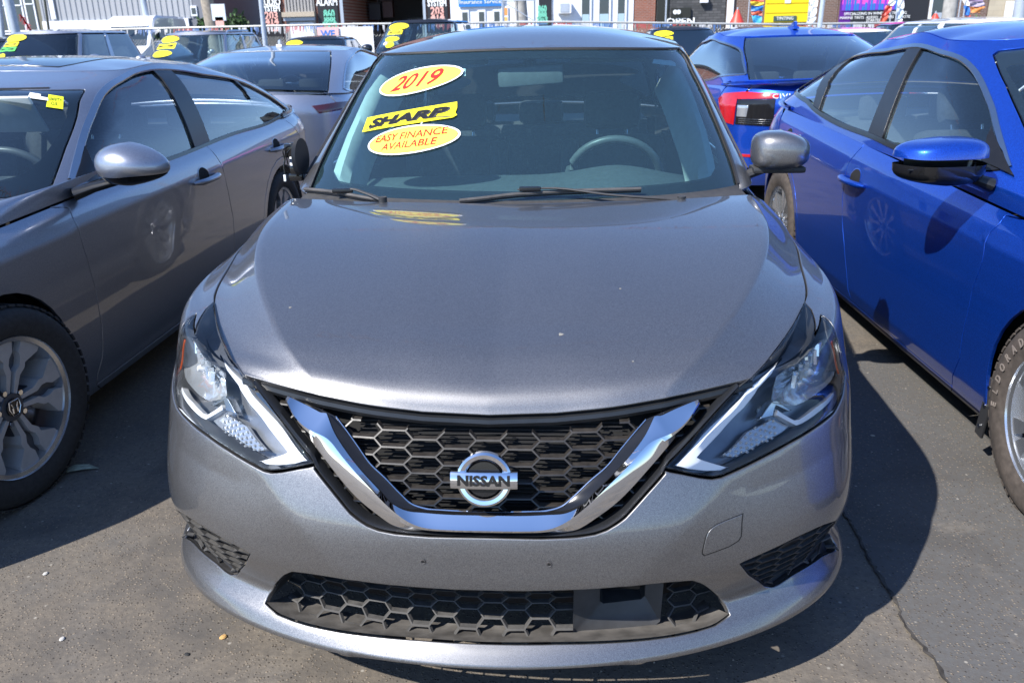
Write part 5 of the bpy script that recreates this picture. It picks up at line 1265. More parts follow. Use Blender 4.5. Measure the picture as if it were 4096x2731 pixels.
wsA = [(0, .02), (.3, .02), (.5, .018), (.70, .016), (.728, .022), (.722, .15), (.714, .3), (.714, .5), (.722, .65), (.738, .745), (.728, .765), (.55, .775), (.3, .79), (0, .795)]
vsA = [(0, .10), (.3, .10), (.45, .11), (.56, .15), (.625, .24), (.655, .4), (.668, .55), (.665, .66), (.63, .70), (.5, .715), (.3, .73), (0, .735)]
cab_shell(acc, ACC_CAB, ACC_ROOF, P_, dA, wsA, bl_a=(2.36, 2.42), frit_half=vsA, step=.035, glassm=M['ws2'])
cA_ = ACC_CAB
b0, b1, b2, b3 = bpA                                 # front edge top, front edge foot, rear edge top, rear edge foot
ext = lambda p, q, t: np.array(p) + (np.array(q) - np.array(p)) * t
def split_panes(C, dlo, bp, qp):
    Y = yz_loop(C, dlo); b0, b1, b2, b3 = yz_loop(C, bp); q0, q1, q2, q3 = yz_loop(C, qp)      # (top, foot) of front edge, then of rear edge
    e = lambda p, q, t: p + (q - p) * t
    fp = clip(Y, e(b1, b0, -.5), e(b1, b0, 1.5)); r = clip(Y, e(b3, b2, 1.5), e(b3, b2, -.5)); rp = clip(r, e(q1, q0, -.5), e(q1, q0, 1.5)); qt = clip(r, e(q3, q2, 1.5), e(q3, q2, -.5))
    B_ = clip(clip(Y, e(b3, b2, -.5), e(b3, b2, 1.5)), e(b1, b0, 1.5), e(b1, b0, -.5)); Q_ = clip(clip(Y, e(q3, q2, -.5), e(q3, q2, 1.5)), e(q1, q0, 1.5), e(q1, q0, -.5))
    return [back_ak(C, v) for v in (fp, rp, qt, B_, Q_)]
front_pane, rear_pane, quarter, Bpan, Qpan = split_panes(cA_, dA, [b0, b1, b2, b3], [qpA[0], qpA[3], qpA[1], qpA[2]])
q0, q1, q2, q3 = qpA[0], qpA[3], qpA[1], qpA[2]
top_arc = smooth_loop(TR['A_dlo'], 4, corners=(0, 10, 16))[0:41]; belt_ = np.concatenate([smooth_loop(TR['A_dlo'], 4, corners=(0, 10, 16))[40:68]])
side_glass(acc, cA_, dA, [('b_pillar_cover', Bpan, M['satb']), ('quarter_bar', Qpan, M['satb'])], None, dict(mat=M['sg'], panes=[('front_window', front_pane), ('rear_window', rear_pane), ('quarter_window', quarter)]),
    [('window_trim', top_arc, .032, M['satin']), ('belt_strip', belt_, .020, M['gloss'])])
ring_panel('bonnet', B, cA_, P_, acc, 0, 1.0, .96, .055, step=.06, r=(.015, .90)); ring_panel('boot_lid', B, cA_, P_, acc, 0, 1.0, .96, .03, tail=True)
ring_panel('cowl_panel', B, cA_, M['trim'], acc, 0, .70, .96, .0, r=(.91, 1.0))
# sunroof, drawn proud of the roof
sr_ = [(-.40, 2.42), (.40, 2.42), (.42, 2.50), (.42, 3.05), (.38, 3.13), (-.38, 3.13), (-.42, 3.05), (-.42, 2.50)]; panel('sunroof', ACC_ROOF, sr_, M['frit'], acc, step=.1, off=.003, flange=.003, gap=0)
for s_ in (1, -1):
    handle(acc, B, 2.60, .812, s_, .29, M['silver']); handle(acc, B, 3.70, .825, s_, .29, M['silver'])
    mr = bpy.data.objects.new('door_mirror', None); SC.collection.objects.link(mr); mr.parent = acc
    shell(mr, 'mirror_cap', (s_ * 1.105, 1.60, 1.030), (.285, .17, .155), P_, (-.45, 2), -.12 * s_, 2.3, droop=.14); shell(mr, 'mirror_base', (s_ * 1.105, 1.60, 1.026), (.282, .168, .153), M['gloss'], (-2, -.40), -.12 * s_, 2.3, droop=.14)
    m = MB(); m.tube([(s_ * 1.04, 1.60, .965), (s_ * .95, 1.575, .945), (s_ * .885, 1.55, .925)], [.020, .026, .036], 12, flat=.7); m.box((s_ * 1.09, 1.635, 1.03), (.18, .01, .09), None, .004); m.build('mirror_arm', M['satb'], mr)
    sail = TR['A_sail'] + np.array([[0, .01], [-.012, -.03], [.01, -.03]])
    panel('mirror_sail', cA_, sail, M['gloss'], mr, step=.05, side=s_, off=.012, flange=.010)
    lamp_panel(acc, B, 'headlight', AK(B, [(.06, .66), (.40, .69), (.60, .80), (.30, .775), (.12, .75)], ra=(.2, 1.2)), M['clearp'], s_)
    lamp_panel(acc, B, 'tail_light', AK(B, [(4.50, .90), (4.78, .88), (4.83, .76), (4.60, .78)], ra=(2, 2.9)), M['redl'], s_)
lamp_panel(acc, Sym(B), 'front_grille', [(-.2, .48), (.2, .48), (.23, .70), (-.23, .70)], M['trim'], 1)
for y in (.934, 3.764):
    for s_ in (1, -1):
        w_ = wheel(acc, (s_ * (.826 if y < 2 else .812), y + (.01 if y < 2 else 0), .335), s_, .335, .230, .225, 'accord')
        if y < 2: w_.rotation_euler.z += R_(-8)
cabin(acc, 1.32, .38, .76, .905, (2.58, 3.50))
# papers behind the windscreen
CA = Sym(cA_)
c, e, t = TR['stA_yel']; s = decal('sticker', CA, c, e - c, t - c, RC, M['lime'], acc, .003); decal_text('sticker_words', CA, c, e - c, t - c, 'SAFETY\nO.K.', M['blk'], s, .8, .6, 0, .0040)
c, e, t = TR['stA_wht']; decal('sticker', CA, c, e - c, t - c, [(-1, -1), (1, -.9), (1, .1), (.3, .2), (.3, 1), (-.8, 1)], M['wht'], acc, .003)
for sx in (-.36, .36): m = MB(); m.box((sx, 1.93, 1.185), (.42, .17, .014), Matrix.Rotation(-1.0, 3, 'X'), .004); v_ = m.build('sun_visor', M['liner'], acc)
text('warning_label', 'WARNING', .026, M['blk'], v_, frame((.30, 1.872, 1.212), (-1, 0, 0), (0, .6, -.8)), extrude=.0005); m = MB(); m.box((.30, 1.878, 1.210), (.20, .004, .030), Matrix.Rotation(-.9+.0, 3, 'X')); m.build('warning_strip', M['yel'], v_)

# ---------------------------------------------------------------- blue saloon on the right
civ = empty('parked_car', (2.52, .03, 0), R_(2.7), 'blue saloon at the right edge, nearest the camera, with a blue mirror', 'car', 'cars for sale parked in the lot')
B = Wrap(CIV_BODY, .15, .93); P_ = M['blue']; HR = 3.80
body_shell(civ, B, CIV_CAB, P_, dict(fw=.90, rw=HR, zr=.325, R=.362, k_sill=.205, seam=[(.42, .84), (.46, .68), (.56, .50)],
    shut1=[(1.42, .92), (1.388, .86), (1.395, .80), (1.392, .762), (1.417, .601), (1.445, .42), (1.454, .329), (1.50, .24), (1.53, .19)],
    shut2=[(2.68, .93), (2.729, .846), (2.724, .76), (2.722, .679), (2.69, .56), (2.643, .463), (2.60, .33), (2.56, .20)],
    shut3=[(4.02, .965), (3.93, .87), (3.80, .781), (3.70, .63), (3.62, .53)][:2] + [(3.90, .80)] + arc_pts(HR, .325, .415, 1.25, 2.95, 8) + [(3.37, .21)],
    seam2=[(4.36, .98), (4.28, .74), (4.19, .50)]), step=.035)
dC = TR['C_dlo'].copy(); dC = smooth_loop(dC, 4, corners=(0, 7)); bpC, qpC = TR['C_Bp'], TR['C_qp']; cC_ = CIV_CAB
wsC = [(0, .02), (.3, .02), (.5, .018), (.585, .02), (.578, .15), (.574, .3), (.578, .5), (.592, .7), (.622, .86), (.630, .90), (.60, .925), (.45, .94), (.3, .945), (0, .95)]
cab_shell(civ, CIV_CAB, CIV_ROOF, P_, dC, wsC, bl_a=(2.36, 2.42), frit_half=[(a * .92, .12 + k * .78) for a, k in wsC], step=.035, glassm=M['ws2'])
b0, b1, b2, b3 = bpC[2], bpC[3], bpC[0], bpC[1]      # front edge of the pillar first
front_pane, rear_pane, quarter, Bpan, Qpan = split_panes(cC_, dC, [b0, b1, b2, b3], [qpC[1], qpC[3], qpC[0], qpC[2]])
q0, q1, q2, q3 = qpC[1], qpC[3], qpC[0], qpC[2]
n_ = len(dC); top_arc = np.concatenate([dC[28:], dC[:1]]); belt_ = dC[0:29]
side_glass(civ, cC_, dC, [('b_pillar_cover', Bpan, M['satb']), ('quarter_bar', Qpan, M['satb'])], None, dict(mat=M['sg'], panes=[('front_window', front_pane), ('rear_window', rear_pane), ('quarter_window', quarter)]),
    [('window_trim', top_arc, .024, M['satin']), ('belt_strip', belt_, .026, M['gloss'])])
ring_panel('bonnet', B, cC_, P_, civ, 0, 1.0, .93, .05, step=.08, r=(.015, .97)); ring_panel('boot_lid', B, cC_, P_, civ, 0, 1.0, .93, .03, tail=True)
for s_ in (1, -1):
    handle(civ, B, 2.60, .775, s_, .29, P_); handle(civ, B, 3.72, .845, s_, .27, P_)
    mr = bpy.data.objects.new('door_mirror', None); SC.collection.objects.link(mr); mr.parent = civ
    shell(mr, 'mirror_cap', (s_ * 1.015, 1.56, 1.035), (.315, .16, .125), P_, (-.15, 2), -.10 * s_, 3.4); shell(mr, 'mirror_base', (s_ * 1.015, 1.56, 1.012), (.31, .158, .150), M['gloss'], (-2, .16), -.10 * s_, 3.4)
    m = MB(); m.tube([(s_ * .95, 1.56, .97), (s_ * .89, 1.545, .955), (s_ * .835, 1.53, .935)], [.022, .030, .040], 12, flat=.6); m.box((s_ * 1.01, 1.59, 1.02), (.22, .01, .08), None, .004)
    m.tube([(s_ * 1.15, 1.475, 1.0), (s_ * 1.01, 1.468, .992), (s_ * .89, 1.49, .985)], .0035, 6); m.build('mirror_arm', M['satb'], mr)
    sail = TR['C_sail'] + np.array([[0, .01], [-.012, -.05], [.012, -.04]])
    panel('mirror_sail', cC_, sail, M['gloss'], mr, step=.05, side=s_, off=.012, flange=.010)
    lamp_panel(civ, B, 'headlight', AK(B, [(.06, .66), (.40, .69), (.60, .78), (.30, .755), (.12, .73)], ra=(.2, 1.2)), M['clearp'], s_)
    lamp_panel(civ, B, 'tail_light', AK(B, [(4.25, .93), (4.40, .93), (4.60, .82), (4.55, .62), (4.38, .62), (4.34, .78)], ra=(2, 2.95)), M['redl'], s_)
    band('sill_strip', [B(np.linspace(1.05, 1.85, 30), np.full(30, .155)) + [.004, 0, -.0], B(np.linspace(1.05, 1.85, 30), np.full(30, .178)) + [.006, 0, 0]], M['trimg'], civ, side=s_)
lamp_panel(civ, Sym(B), 'front_grille', [(-.2, .48), (.2, .48), (.23, .70), (-.23, .70)], M['trim'], 1)
for y in (.90, HR):
    for s_ in (1, -1):
        w_ = wheel(civ, (s_ * .79, y, .325), s_, .325, .215, .215, 'civic', M['tyreb'])
        if s_ < 0 and y < 2:
            ty = [o for o in w_.children if o.name.startswith('tyre')][0]
            for i, ch in enumerate('ELDORADO'):
                a = R_(190 - i * 9.6); r = .268
                text('sidewall_letter', ch, .040, M['letter'], ty, frame((.1125, r*math.cos(a), r*math.sin(a)), (0, math.sin(a), -math.cos(a)), (0, math.cos(a), math.sin(a))), sx=.8, extrude=.0008, off=.001)
cabin(civ, 1.30, .36, .74, .885, (2.50, 3.42))
# bracket behind the front arch
m = MB(); m.box((-.868, 1.262, .22), (.010, .045, .22), Matrix.Rotation(.12, 3, 'X'), .003); bk = m.build('arch_bracket', M['trim'], civ)
for z in (.15, .23, .30):
    m = MB(); m.cyl((-.875, 1.262 - (z - .22) * .12, z), .007, .006, 'x', 12); m.build('bracket_screw', M['satin'], bk)

# ---------------------------------------------------------------- a pixel of the photograph (2352 wide) turned into a point at a known distance
def at(px, py, Y):
    d = _f + _r2 * ((px * 4096/2352 - 2048) / 3382.2) - _u2 * ((py * 4096/2352 - 1365.5) / 3382.2)
    t = (Y + 1.4926) / d.y; return Vector((.16653 + d.x * t, Y, 1.4554 + d.z * t))

# ---------------------------------------------------------------- the two cars seen from behind
def rear_car(name_label, loc, rz, Bl, Cb, RF, P_, kt, spec, wheels, tail, dl=None, glassm=None):
    r = empty('parked_car', loc, rz, name_label, 'car', 'cars for sale parked in the lot'); B = Wrap(Bl, Bl.ks[0], kt)
    body_shell(r, B, Cb, P_, spec, step=.07)
    ws_ = [(0, .02), (.3, .02), (.5, .015), (.70, .012), (.728, .10), (.742, .3), (.752, .5), (.752, .7), (.745, .88), (.72, .97), (.55, .985), (.3, .99), (0, .99)]
    d = dl
    cab_shell(r, Cb, RF, P_, d, ws_, bl_a=(2.36, 2.42), step=.06, glassm=glassm or M['sg'], wsm=M['ws2'])
    side_glass(r, Cb, d, [], None, dict(mat=M['sg'], panes=[('side_window', d)]), [('window_trim', np.vstack([d, d[:1]]), .022, M['satin'])])
    ring_panel('bonnet', B, Cb, P_, r, 0, 1.0, kt, .05, step=.1); bl = ring_panel('boot_lid', B, Cb, P_, r, 0, 1.0, kt, .02, tail=True, step=.05)[0]
    for y in wheels:
        for s_ in (1, -1): wheel(r, (s_ * .80, y, .33), s_, .33, .22, .21, 'civic', lug=False)
    cabin(r, 1.32, .38, .74, .90, (2.58, 3.50))
    return r, B, bl
s_spec = dict(fw=.934, rw=3.764, zr=.335, R=.372, k_sill=.215, seam=[(.42, .88), (.46, .70), (.58, .50)], shut1=[(1.53, .945), (1.46, .827), (1.495, .58), (1.46, .20)], shut2=[(2.80, .95), (2.867, .709), (2.85, .21)],
    shut3=[(4.03, .965), (4.14, .882), (4.13, .755)] + arc_pts(3.764, .335, .425, 1.0, 2.85, 6) + [(3.33, .22)], seam2=[(4.52, .98), (4.42, .74), (4.16, .50)])
r1, B1, bl1 = rear_car('pale silver saloon seen from behind, between the silver and the dark grey saloon', (-2.72, 5.75 + 4.87, 0), math.pi, ACC_BODY, ACC_CAB, ACC_ROOF, M['silver2'], .96, s_spec, (.934, 3.764), None, dA)
def tail_fix(r, B, kt, loops):
    T = Wrap(lambda a, k: Sym_tail(B, a, k), B.k0, B.k1)
    for nm, lp, mt, off in loops:
        for s_ in (1, -1): panel(nm, T, np.array(lp) * [s_, 1] if s_ > 0 else (np.array(lp) * [-1, 1])[::-1], mt, r, step=.04, off=off, flange=.006, gap=0)
tail_fix(r1, B1, .96, [('tail_light', [(.50, .80), (.70, .81), (.88, .84), (.90, .88), (.70, .88), (.45, .86)], M['redd'], .006), ('number_plate_recess', [(.0, .62), (.16, .62), (.16, .74), (.0, .74)], M['trim'], .002)])
def fin(r, RF, y, col):
    z = RF(np.array([0.]), np.array([y]))[0][2]; V, F = [], []
    prof = [(-.075, 0, .03), (-.04, .035, .026), (.02, .060, .016), (.06, .062, .008), (.085, 0, .012)]
    m = MB(); m.prism([(y - .09, z - .004), (y - .03, z + .034), (y + .045, z + .062), (y + .075, z + .058), (y + .085, z - .004)], -.011, .011, 'yz'); m.prism([(y - .11, z - .006), (y - .05, z + .018), (y + .09, z + .018), (y + .105, z - .006)], -.024, .024, 'yz'); return m.build('roof_aerial', col, r)
fin(r1, ACC_ROOF, 3.28, M['silver2'])
tail_fix(r1, B1, .96, [])
m = MB(); m.box((0, 4.86, .80), (.12, .01, .03), None, .004); m.build('boot_badge', M['chrome'], r1)
c_spec = dict(fw=.90, rw=3.64, zr=.325, R=.362, k_sill=.205, seam=[(.42, .84), (.46, .68), (.56, .50)], shut1=[(1.42, .92), (1.39, .80), (1.445, .42), (1.53, .19)], shut2=[(2.68, .93), (2.722, .679), (2.56, .20)],
    shut3=[(4.02, .965), (3.95, .87)] + arc_pts(3.64, .325, .415, 1.1, 2.95, 6) + [(3.21, .21)], seam2=[(4.36, .98), (4.24, .74), (4.03, .50)])
r2, B2, bl2 = rear_car('bright blue saloon seen from behind, red lamp and badge beside the dark grey car', (1.95, 5.83 + 4.60, 0), math.pi + R_(6), CIV_BODY, CIV_CAB, CIV_ROOF, M['blue2'], .93, c_spec, (.90, 3.64), None, dC)
for k_, (x, w_) in enumerate([(.48, .34)]): pass
tail_fix(r2, B2, .93, [('tail_light', [(.34, .840), (.34, .868), (.62, .882), (.90, .872), (.97, .835), (.90, .74), (.81, .665), (.71, .655), (.70, .835)], M['redl'], .010),
    ('tail_light_panel', [(.36, .66), (.695, .66), (.69, .832), (.36, .836)], M['gloss'], .008), ('reversing_light', [(.58, .72), (.68, .72), (.68, .80), (.57, .80)], M['clearp'], .012), ('bumper_reflector', [(.50, .44), (.82, .44), (.82, .465), (.50, .465)], M['redl'], .006)])
T2 = Wrap(lambda a, k: Sym_tail(B2, a, k), B2.k0, B2.k1)
for s_ in (1, -1):
    for k_ in (.675, .69, .705): X = T2(np.linspace(.37, .67, 8) * s_, np.full(8, k_)); m = MB(); m.tube([tuple(p + [0, .014, 0]) for p in X], .0035, 5); m.build('lamp_fin', M['satin'], r2)
for nm, kk, of in (('boot_spoiler', .93, .0),):
    V = []; us_ = np.linspace(-.86, .86, 40); X = T2(us_, np.full(40, .925)); band('boot_spoiler', [X + [0, -.14, .022], X + [0, .015, .048], X + [0, .030, .040], X + [0, .008, .012], X + [0, .0, -.02]], M['blue2'], r2)
text('boot_badge', 'CIVIC', .056, M['wht'], r2, frame(tuple(T2(np.array([.46]), np.array([.895]))[0] + [0, .012, 0] if False else (.53, 4.650, .935)), (-1, 0, 0), (0, -.35, .94)), extrude=.003, sx=1.35, spacing=1.15)
fin(r2, CIV_ROOF, 3.2, M['blue2'])

# ---------------------------------------------------------------- the row of cars by the fence, facing the camera
def small_car(label, x, y, rz, col, L=4.5, W=.9, H=1.48, hood=.98, suv=False, stickers=(), gm=None, cab=(1.15, .62), dark=None, roofrail=False, z=0, group='cars for sale parked in the lot', cat='car', nm='parked_car'):
    r = empty(nm, (x, y, z), rz, label, cat, group); zb = hood
    st = [(0, .62, .40), (.05, .80, .62), (.25, .88, zb - .22), (.8, .90, zb - .12), (cab[0], .90, zb - .01), (L * .55, .90, zb), (L - .5, .88, zb + .02), (L - .08, .80, zb - .05), (L, .70, zb - .25)]
    if suv: st = st[:6] + [(L - .4, .88, zb + .04), (L - .06, .86, zb + .02), (L, .80, zb - .2)]
    V, F = [], []; n = 9
    for yy, w, zt in st:
        w = w * W / .9
        for t, q in ((0, .22), (.93, .22), (1, .32), (1.0, .5), (.99, .62), (.96, .88), (.90, .98), (.60, 1.03), (0, 1.05)):
            zz = .22 + (zt - .22) * min(1, (q - .22) / .78) if q < 1.0 else zt + (q - .98) * .25; V.append((t * w, yy, zz))
    for i in range(len(st) - 1):
        for j in range(n - 1): F.append((i*n+j, (i+1)*n+j, (i+1)*n+j+1, i*n+j+1))
    V += [(-a, b, c) for a, b, c in V]; m0 = n * len(st); F += [tuple(m0 + k for k in f[::-1]) for f in F]
    F += [tuple(range(n - 1, -1, -1)) + tuple(m0 + k for k in range(1, n - 1)), tuple((len(st)-1)*n + k for k in range(n)) + tuple(m0 + (len(st)-1)*n + n - 1 - k for k in range(1, n - 1))]
    me = mesh('body', V, F, col, r, True, None, 50); sm = me.modifiers.new('s', 'SUBSURF'); sm.levels = sm.render_levels = 2
    # greenhouse: levels of rounded outlines
    yf, yr = cab[0], L - (.15 if suv else .55); rk = H - zb
    lv_ = []
    for t in (0, .33, .66, .9, 1.0):
        w = W * .93 * (1 - .26 * t) * (1 if t < 1 else .93); y0 = yf + rk * (1.55 if not suv else 1.15) * t; y1 = yr - rk * ((.28 if suv else 1.5) * t); lv_.append(lv(t, w, [zb + rk * (t if t < .95 else 1.0) - (.02 if 0 < t < 1 else 0), zb + rk * (t if t < 1 else .955)] + [zb + rk * (t if t < 1 else .97)] * 2 + [zb + rk * t * .98], y0, y1))
    Cb = Levels(lv_, .42, 2.8, .4, 3); gm_ = M['sg'] if gm is None else gm
    aa = np.linspace(0, 3, 61)
    rails = [Cb(aa, np.full(61, t)) for t in np.linspace(0, 1, 8)]; rails = [np.concatenate([q, (q * [-1, 1, 1])[::-1][1:]]) for q in rails]
    band('glasshouse', rails, gm_, r)
    rf = Roof(Cb, (yf + yr) / 2 + rk * .3, H + .03); B_ = Cb(aa, np.ones(61)); rl = [(p[0], p[1]) for p in B_]; rl += [(-a, b) for a, b in rl[::-1] if a > 1e-3]
    panel('roof', rf, rl, col, r, step=.16, flange=.02, gap=0, off=.012)
    PL = [(.74, .86, 0), (1.43, 1.50, 0), (2.2 if suv else 2.1, 2.5 if suv else 2.45, 0)]
    for a0, a1, _ in PL: panel('pillar', Cb, [(a0, 0), (a1, 0), (a1, 1), (a0, 1)], col, r, step=.15, side=0, off=.01, flange=.01, gap=0)
    band('roof_edge', [Cb(aa, np.full(61, .93)) + [0, 0, .0] + normals(Cb, aa, np.full(61, .93)) * .012, Cb(aa, np.full(61, 1.0)) + [0, 0, .012]], col, r, side=0)
    if roofrail:
        for s_ in (1, -1):
            X = Cb(np.linspace(1.1, 1.95, 12), np.full(12, 1.0)) * [s_ * .93, 1, 1] + [0, 0, .05]; m = MB(); m.tube([tuple(p) for p in X], .018, 6); m.tube([tuple(X[0]), tuple(X[0] + [0, -.05, -.06])], .018, 6); m.tube([tuple(X[-1]), tuple(X[-1] + [0, .05, -.06])], .018, 6); m.build('roof_rail', M['satin'], r)
    for s_ in (1, -1):
        mr = shell(r, 'door_mirror', (s_ * (W + .10), yf + .45, zb + .10), (.22, .16, .16), dark or col)
        m = MB(); m.prism([(.05, zb - .36), (.42, zb - .30), (.50, zb - .20), (.10, zb - .22)], s_ * (W - .16), s_ * (W + .003), 'yz'); m.build('headlight', M['clearp'], r)
        m = MB(); m.prism([(L - .30, zb - .28), (L + .012, zb - .28), (L + .012, zb - .10), (L - .25, zb - .06)], s_ * (W - .2), s_ * (W - .008), 'yz'); m.build('tail_light', M['redl'], r)
        for yy in (.9, L - .95): m = MB(); m.cyl((s_ * (W - .10), yy, .33), .33, .22, 'x', 28); w_ = m.build('wheel', M['tyre'], r); m = MB(); m.cyl((s_ * (W + .012), yy, .33), .21, .01, 'x', 24); m.build('rim', M['rimm'], w_)
    m = MB(); m.box((0, .045, zb - .38), (.9, .06, .16), None, .02); m.build('front_grille', M['trim'], r)
    for (kind, c, sx, sy, colr) in stickers:                     # sign: c = (a, k) on the windscreen, - is the left of the photo
        CS_ = Sym(Cb); pts = OV if kind == 'oval' else RC; tilt = .10; c = (c[0] * .74, c[1])
        s = decal('sticker', CS_, c, (sx, tilt * sx), (0, sy), pts, M[colr], r, .012)
        if kind == 'bar': decal('sticker_print', CS_, c, (sx * .8, tilt * sx * .8), (0, sy * .35), RC, M['blk'], s, .014)
    return r, Cb
ST = [('oval', (-.50, .80), .25, .11, 'yel'), ('bar', (-.52, .58), .25, .09, 'yel'), ('oval', (-.53, .34), .25, .11, 'yel')]
STg = [('oval', (-.50, .82), .25, .11, 'yel'), ('bar', (-.52, .64), .18, .06, 'yel'), ('bar', (-.54, .50), .20, .06, 'grn'), ('oval', (-.56, .28), .09, .10, 'yel')]
def pos(px, Y): p = at(px, 90, Y); return p.x
small_car('grey utility car at the far left with yellow and green stickers on its windscreen', pos(112, 14.2), 12.4, R_(3), M['silver2'], 4.4, .92, 1.66, 1.08, True, STg, cab=(1.05, .6), gm=M['sgd'])
small_car('silver crossover with roof rails and three yellow stickers on its windscreen', pos(418, 15.5), 14.2, R_(1), M['silver2'], 4.4, .90, 1.60, 1.02, True, ST, gm=M['sg'], roofrail=True)
small_car('black saloon by the fence showing one yellow oval sticker over the pale silver roof', pos(690, 16.5), 15.5, 0, M['black'], 4.6, .88, 1.46, .96, False, ST[:1], gm=M['sg'])
small_car('black utility car by the fence with stacked yellow stickers and a star', pos(945, 15.5), 14.4, R_(-2), M['black'], 4.6, .95, 1.74, 1.14, True, STg[:2] + [('oval', (-.53, .44), .17, .08, 'yel'), ('oval', (-.50, .26), .09, .09, 'lime'), ('oval', (-.68, .30), .05, .05, 'wht')])
small_car('black car mostly cut off at the left edge of the photo', pos(-62, 14.5), 13.2, R_(4), M['black'], 4.5, .9, 1.55, 1.0, False, ())
small_car('dark grey car just above the blue saloons, one yellow sticker near the dark grey roof', pos(1575, 17), 15.6, 0, M['dgrey'], 4.5, .9, 1.50, .98, False, ST[:2], gm=M['sg'])
small_car('dark bronze car by the fence between two blue roofs, one yellow oval sticker', pos(1765, 17), 15.8, 0, plain('bronze_paint', (.09, .06, .05), .3, .4, 1), 4.5, .9, 1.47, .98, False, ST[:1], gm=M['sg'])
small_car('white saloon by the fence with a stack of yellow stickers, behind the right blue saloon', pos(1985, 13.5), 12.4, R_(-4), M['white'], 4.6, .9, 1.40, .97, False, ST, gm=M['sg'])
small_car('white car behind the roof of the right blue saloon', pos(2400, 8.6), 7.6, R_(2), M['white'], 4.7, .92, 1.50, 1.02, False, ())
small_car('black car by the fence, half behind the white saloon', pos(2130, 19), 17.5, 0, M['black'], 4.5, .9, 1.50, .98, False, ())

# ---------------------------------------------------------------- fence, poles, garlands
def X_(px, Y): return at(px, 60, Y).x
fen = empty('chain_link_fence', (0, 24, 0), 0, 'long chain link fence with a pale top rail along the back of the lot', 'fence')
def rail_z(x): return float(np.interp(x, [-12, -6, 0, 6, 14], [1.80, 1.80, 1.74, 1.55, 1.50]))
FX = np.linspace(-26, 22, 25)
m = MB(); m.tube([(x, 0, rail_z(x)) for x in FX], .030, 8); m.build('top_rail', plain('galvanised_tube', (.42, .43, .42), .5, .3), fen)
for x in FX: m = MB(); m.cyl((x, .03, rail_z(x) / 2 + .02), .032, rail_z(x) + .04, n=10); m.build('fence_post', plain('galvanised_post', (.36, .37, .36), .5, .3) if x == FX[0] else bpy.data.materials['galvanised_post'], fen)
m = MB(); s = .085; zt = 1.46; k = -26.0; r_ = .0035
V, F = [], []
while k < 22:
    for d in (1, -1):
        x0, x1 = (k, k + zt) if d > 0 else (k + zt, k); a = Vector((x0, 0, .05)); b = Vector((x1, 0, .05 + zt)); n = len(V)
        q = Vector((0, r_, 0)); w = (b - a).normalized().cross(Vector((0, 1, 0))) * r_
        V += [a + q, a + w, a - q - w, b + q, b + w, b - q - w]; F += [(n, n+1, n+4, n+3), (n+1, n+2, n+5, n+4), (n+2, n, n+3, n+5)]
    k += s
tag(mesh('chain_link', V, F, bpy.data.materials['galvanised_post'], fen, False), kind='stuff')
# fringe hanging from the rail: red, white and blue
rr = np.random.RandomState(21); gar = {'red': MB(), 'wht': MB(), 'blu': MB()}
M['fred'] = flat('faded_red_fringe', (.30, .05, .05)); M['fwht'] = flat('faded_white_fringe', (.42, .43, .45)); M['fblu'] = flat('faded_blue_fringe', (.05, .12, .30)); M['blu'] = flat('blue_print', (.03, .16, .52)); M['gred'] = flat('red_foil', (.50, .03, .04), .3)
for x in np.arange(-15, 19, .035):
    seg = ['red', 'wht', 'blu', 'wht', 'red', 'blu'][int((x + 30) / .55) % 6]; 
    if rr.rand() < .35: continue
    L = rr.uniform(.06, .20); zt_ = rail_z(x) - .03; dx = rr.uniform(-.02, .02); gar[seg].add([(x, 23.93, zt_), (x + .03, 23.93, zt_), (x + .026 + dx, 23.90, zt_ - L), (x + .004 + dx, 23.90, zt_ - L)], [(0, 1, 2, 3)])
ga = empty('pennant_fringe', (0, 0, 0), 0, 'red white and blue fringe hung along the top rail of the fence', 'garland')
for k_, mt in (('red', 'fred'), ('wht', 'fwht'), ('blu', 'fblu')): tag(gar[k_].build({'red': 'red_fringe', 'wht': 'white_fringe', 'blu': 'blue_fringe'}[k_], M[mt], ga, auto=None, fix=False), kind='stuff')
# banner and white screen on the fence left of the dark grey roof
bn = MB(); bn.box((X_(798, 23.8), 23.8, 1.15), (1.45, .02, 1.15)); tag(bn.build('white_screen', plain('white_tarpaulin', (.78, .79, .80), .7), None, auto=None), 'white sheet tied behind the chain link, between the two black cars', 'sheet')
sg = empty('fence_banner', (X_(752, 23.75), 23.75, 1.42), 0, 'pink and blue lettered banner tied to the fence beside the white sheet', 'banner')
m = MB(); m.box((0, 0, 0), (.62, .02, .62)); m.build('banner_cloth', flat('pink_cloth', (.72, .45, .44)), sg, auto=None); text('banner_words', 'WE\nBUY', .26, M['blu'], sg, frame((0, -.015, 0), (1, 0, 0), (0, 0, 1)), off=.008)
def pole(label, px0, py0, px1, py1, Y, r, mat, zb=0, cat='pole', taper=1.0, nm='pole'):
    a, b = at(px0, py0, Y), at(px1, py1, Y); d = (a - b).normalized(); base = b - d * (b.z / d.z) if abs(d.z) > .1 else b; top = a + d * 3.2
    o = MB(); o.tube([tuple(base), tuple(base + (top - base) * .5), tuple(top)], [r, r * .95, r * .9 * taper], 14); return tag(o.build(nm, mat, None), label, cat)
M['pgrey'] = plain('painted_pale_grey_steel', (.40, .45, .52), .45, .2); M['pconc'] = plain('weathered_concrete', (.34, .33, .31), .85, var=.2, scale=6); M['pwood'] = plain('weathered_wood', (.30, .26, .21), .85, var=.3, scale=8)
pole('pale blue grey steel pole rising behind the pale silver saloon', 599, 0, 611, 118, 12.2, .038, M['pgrey'])
pole('blue grey steel pole beside the yellow garage door', 1890, 0, 1880, 80, 14.5, .042, M['pgrey'])
pole('thick pale pole at the far left above the grey utility car', 20, 0, 42, 100, 20, .11, M['pgrey'])
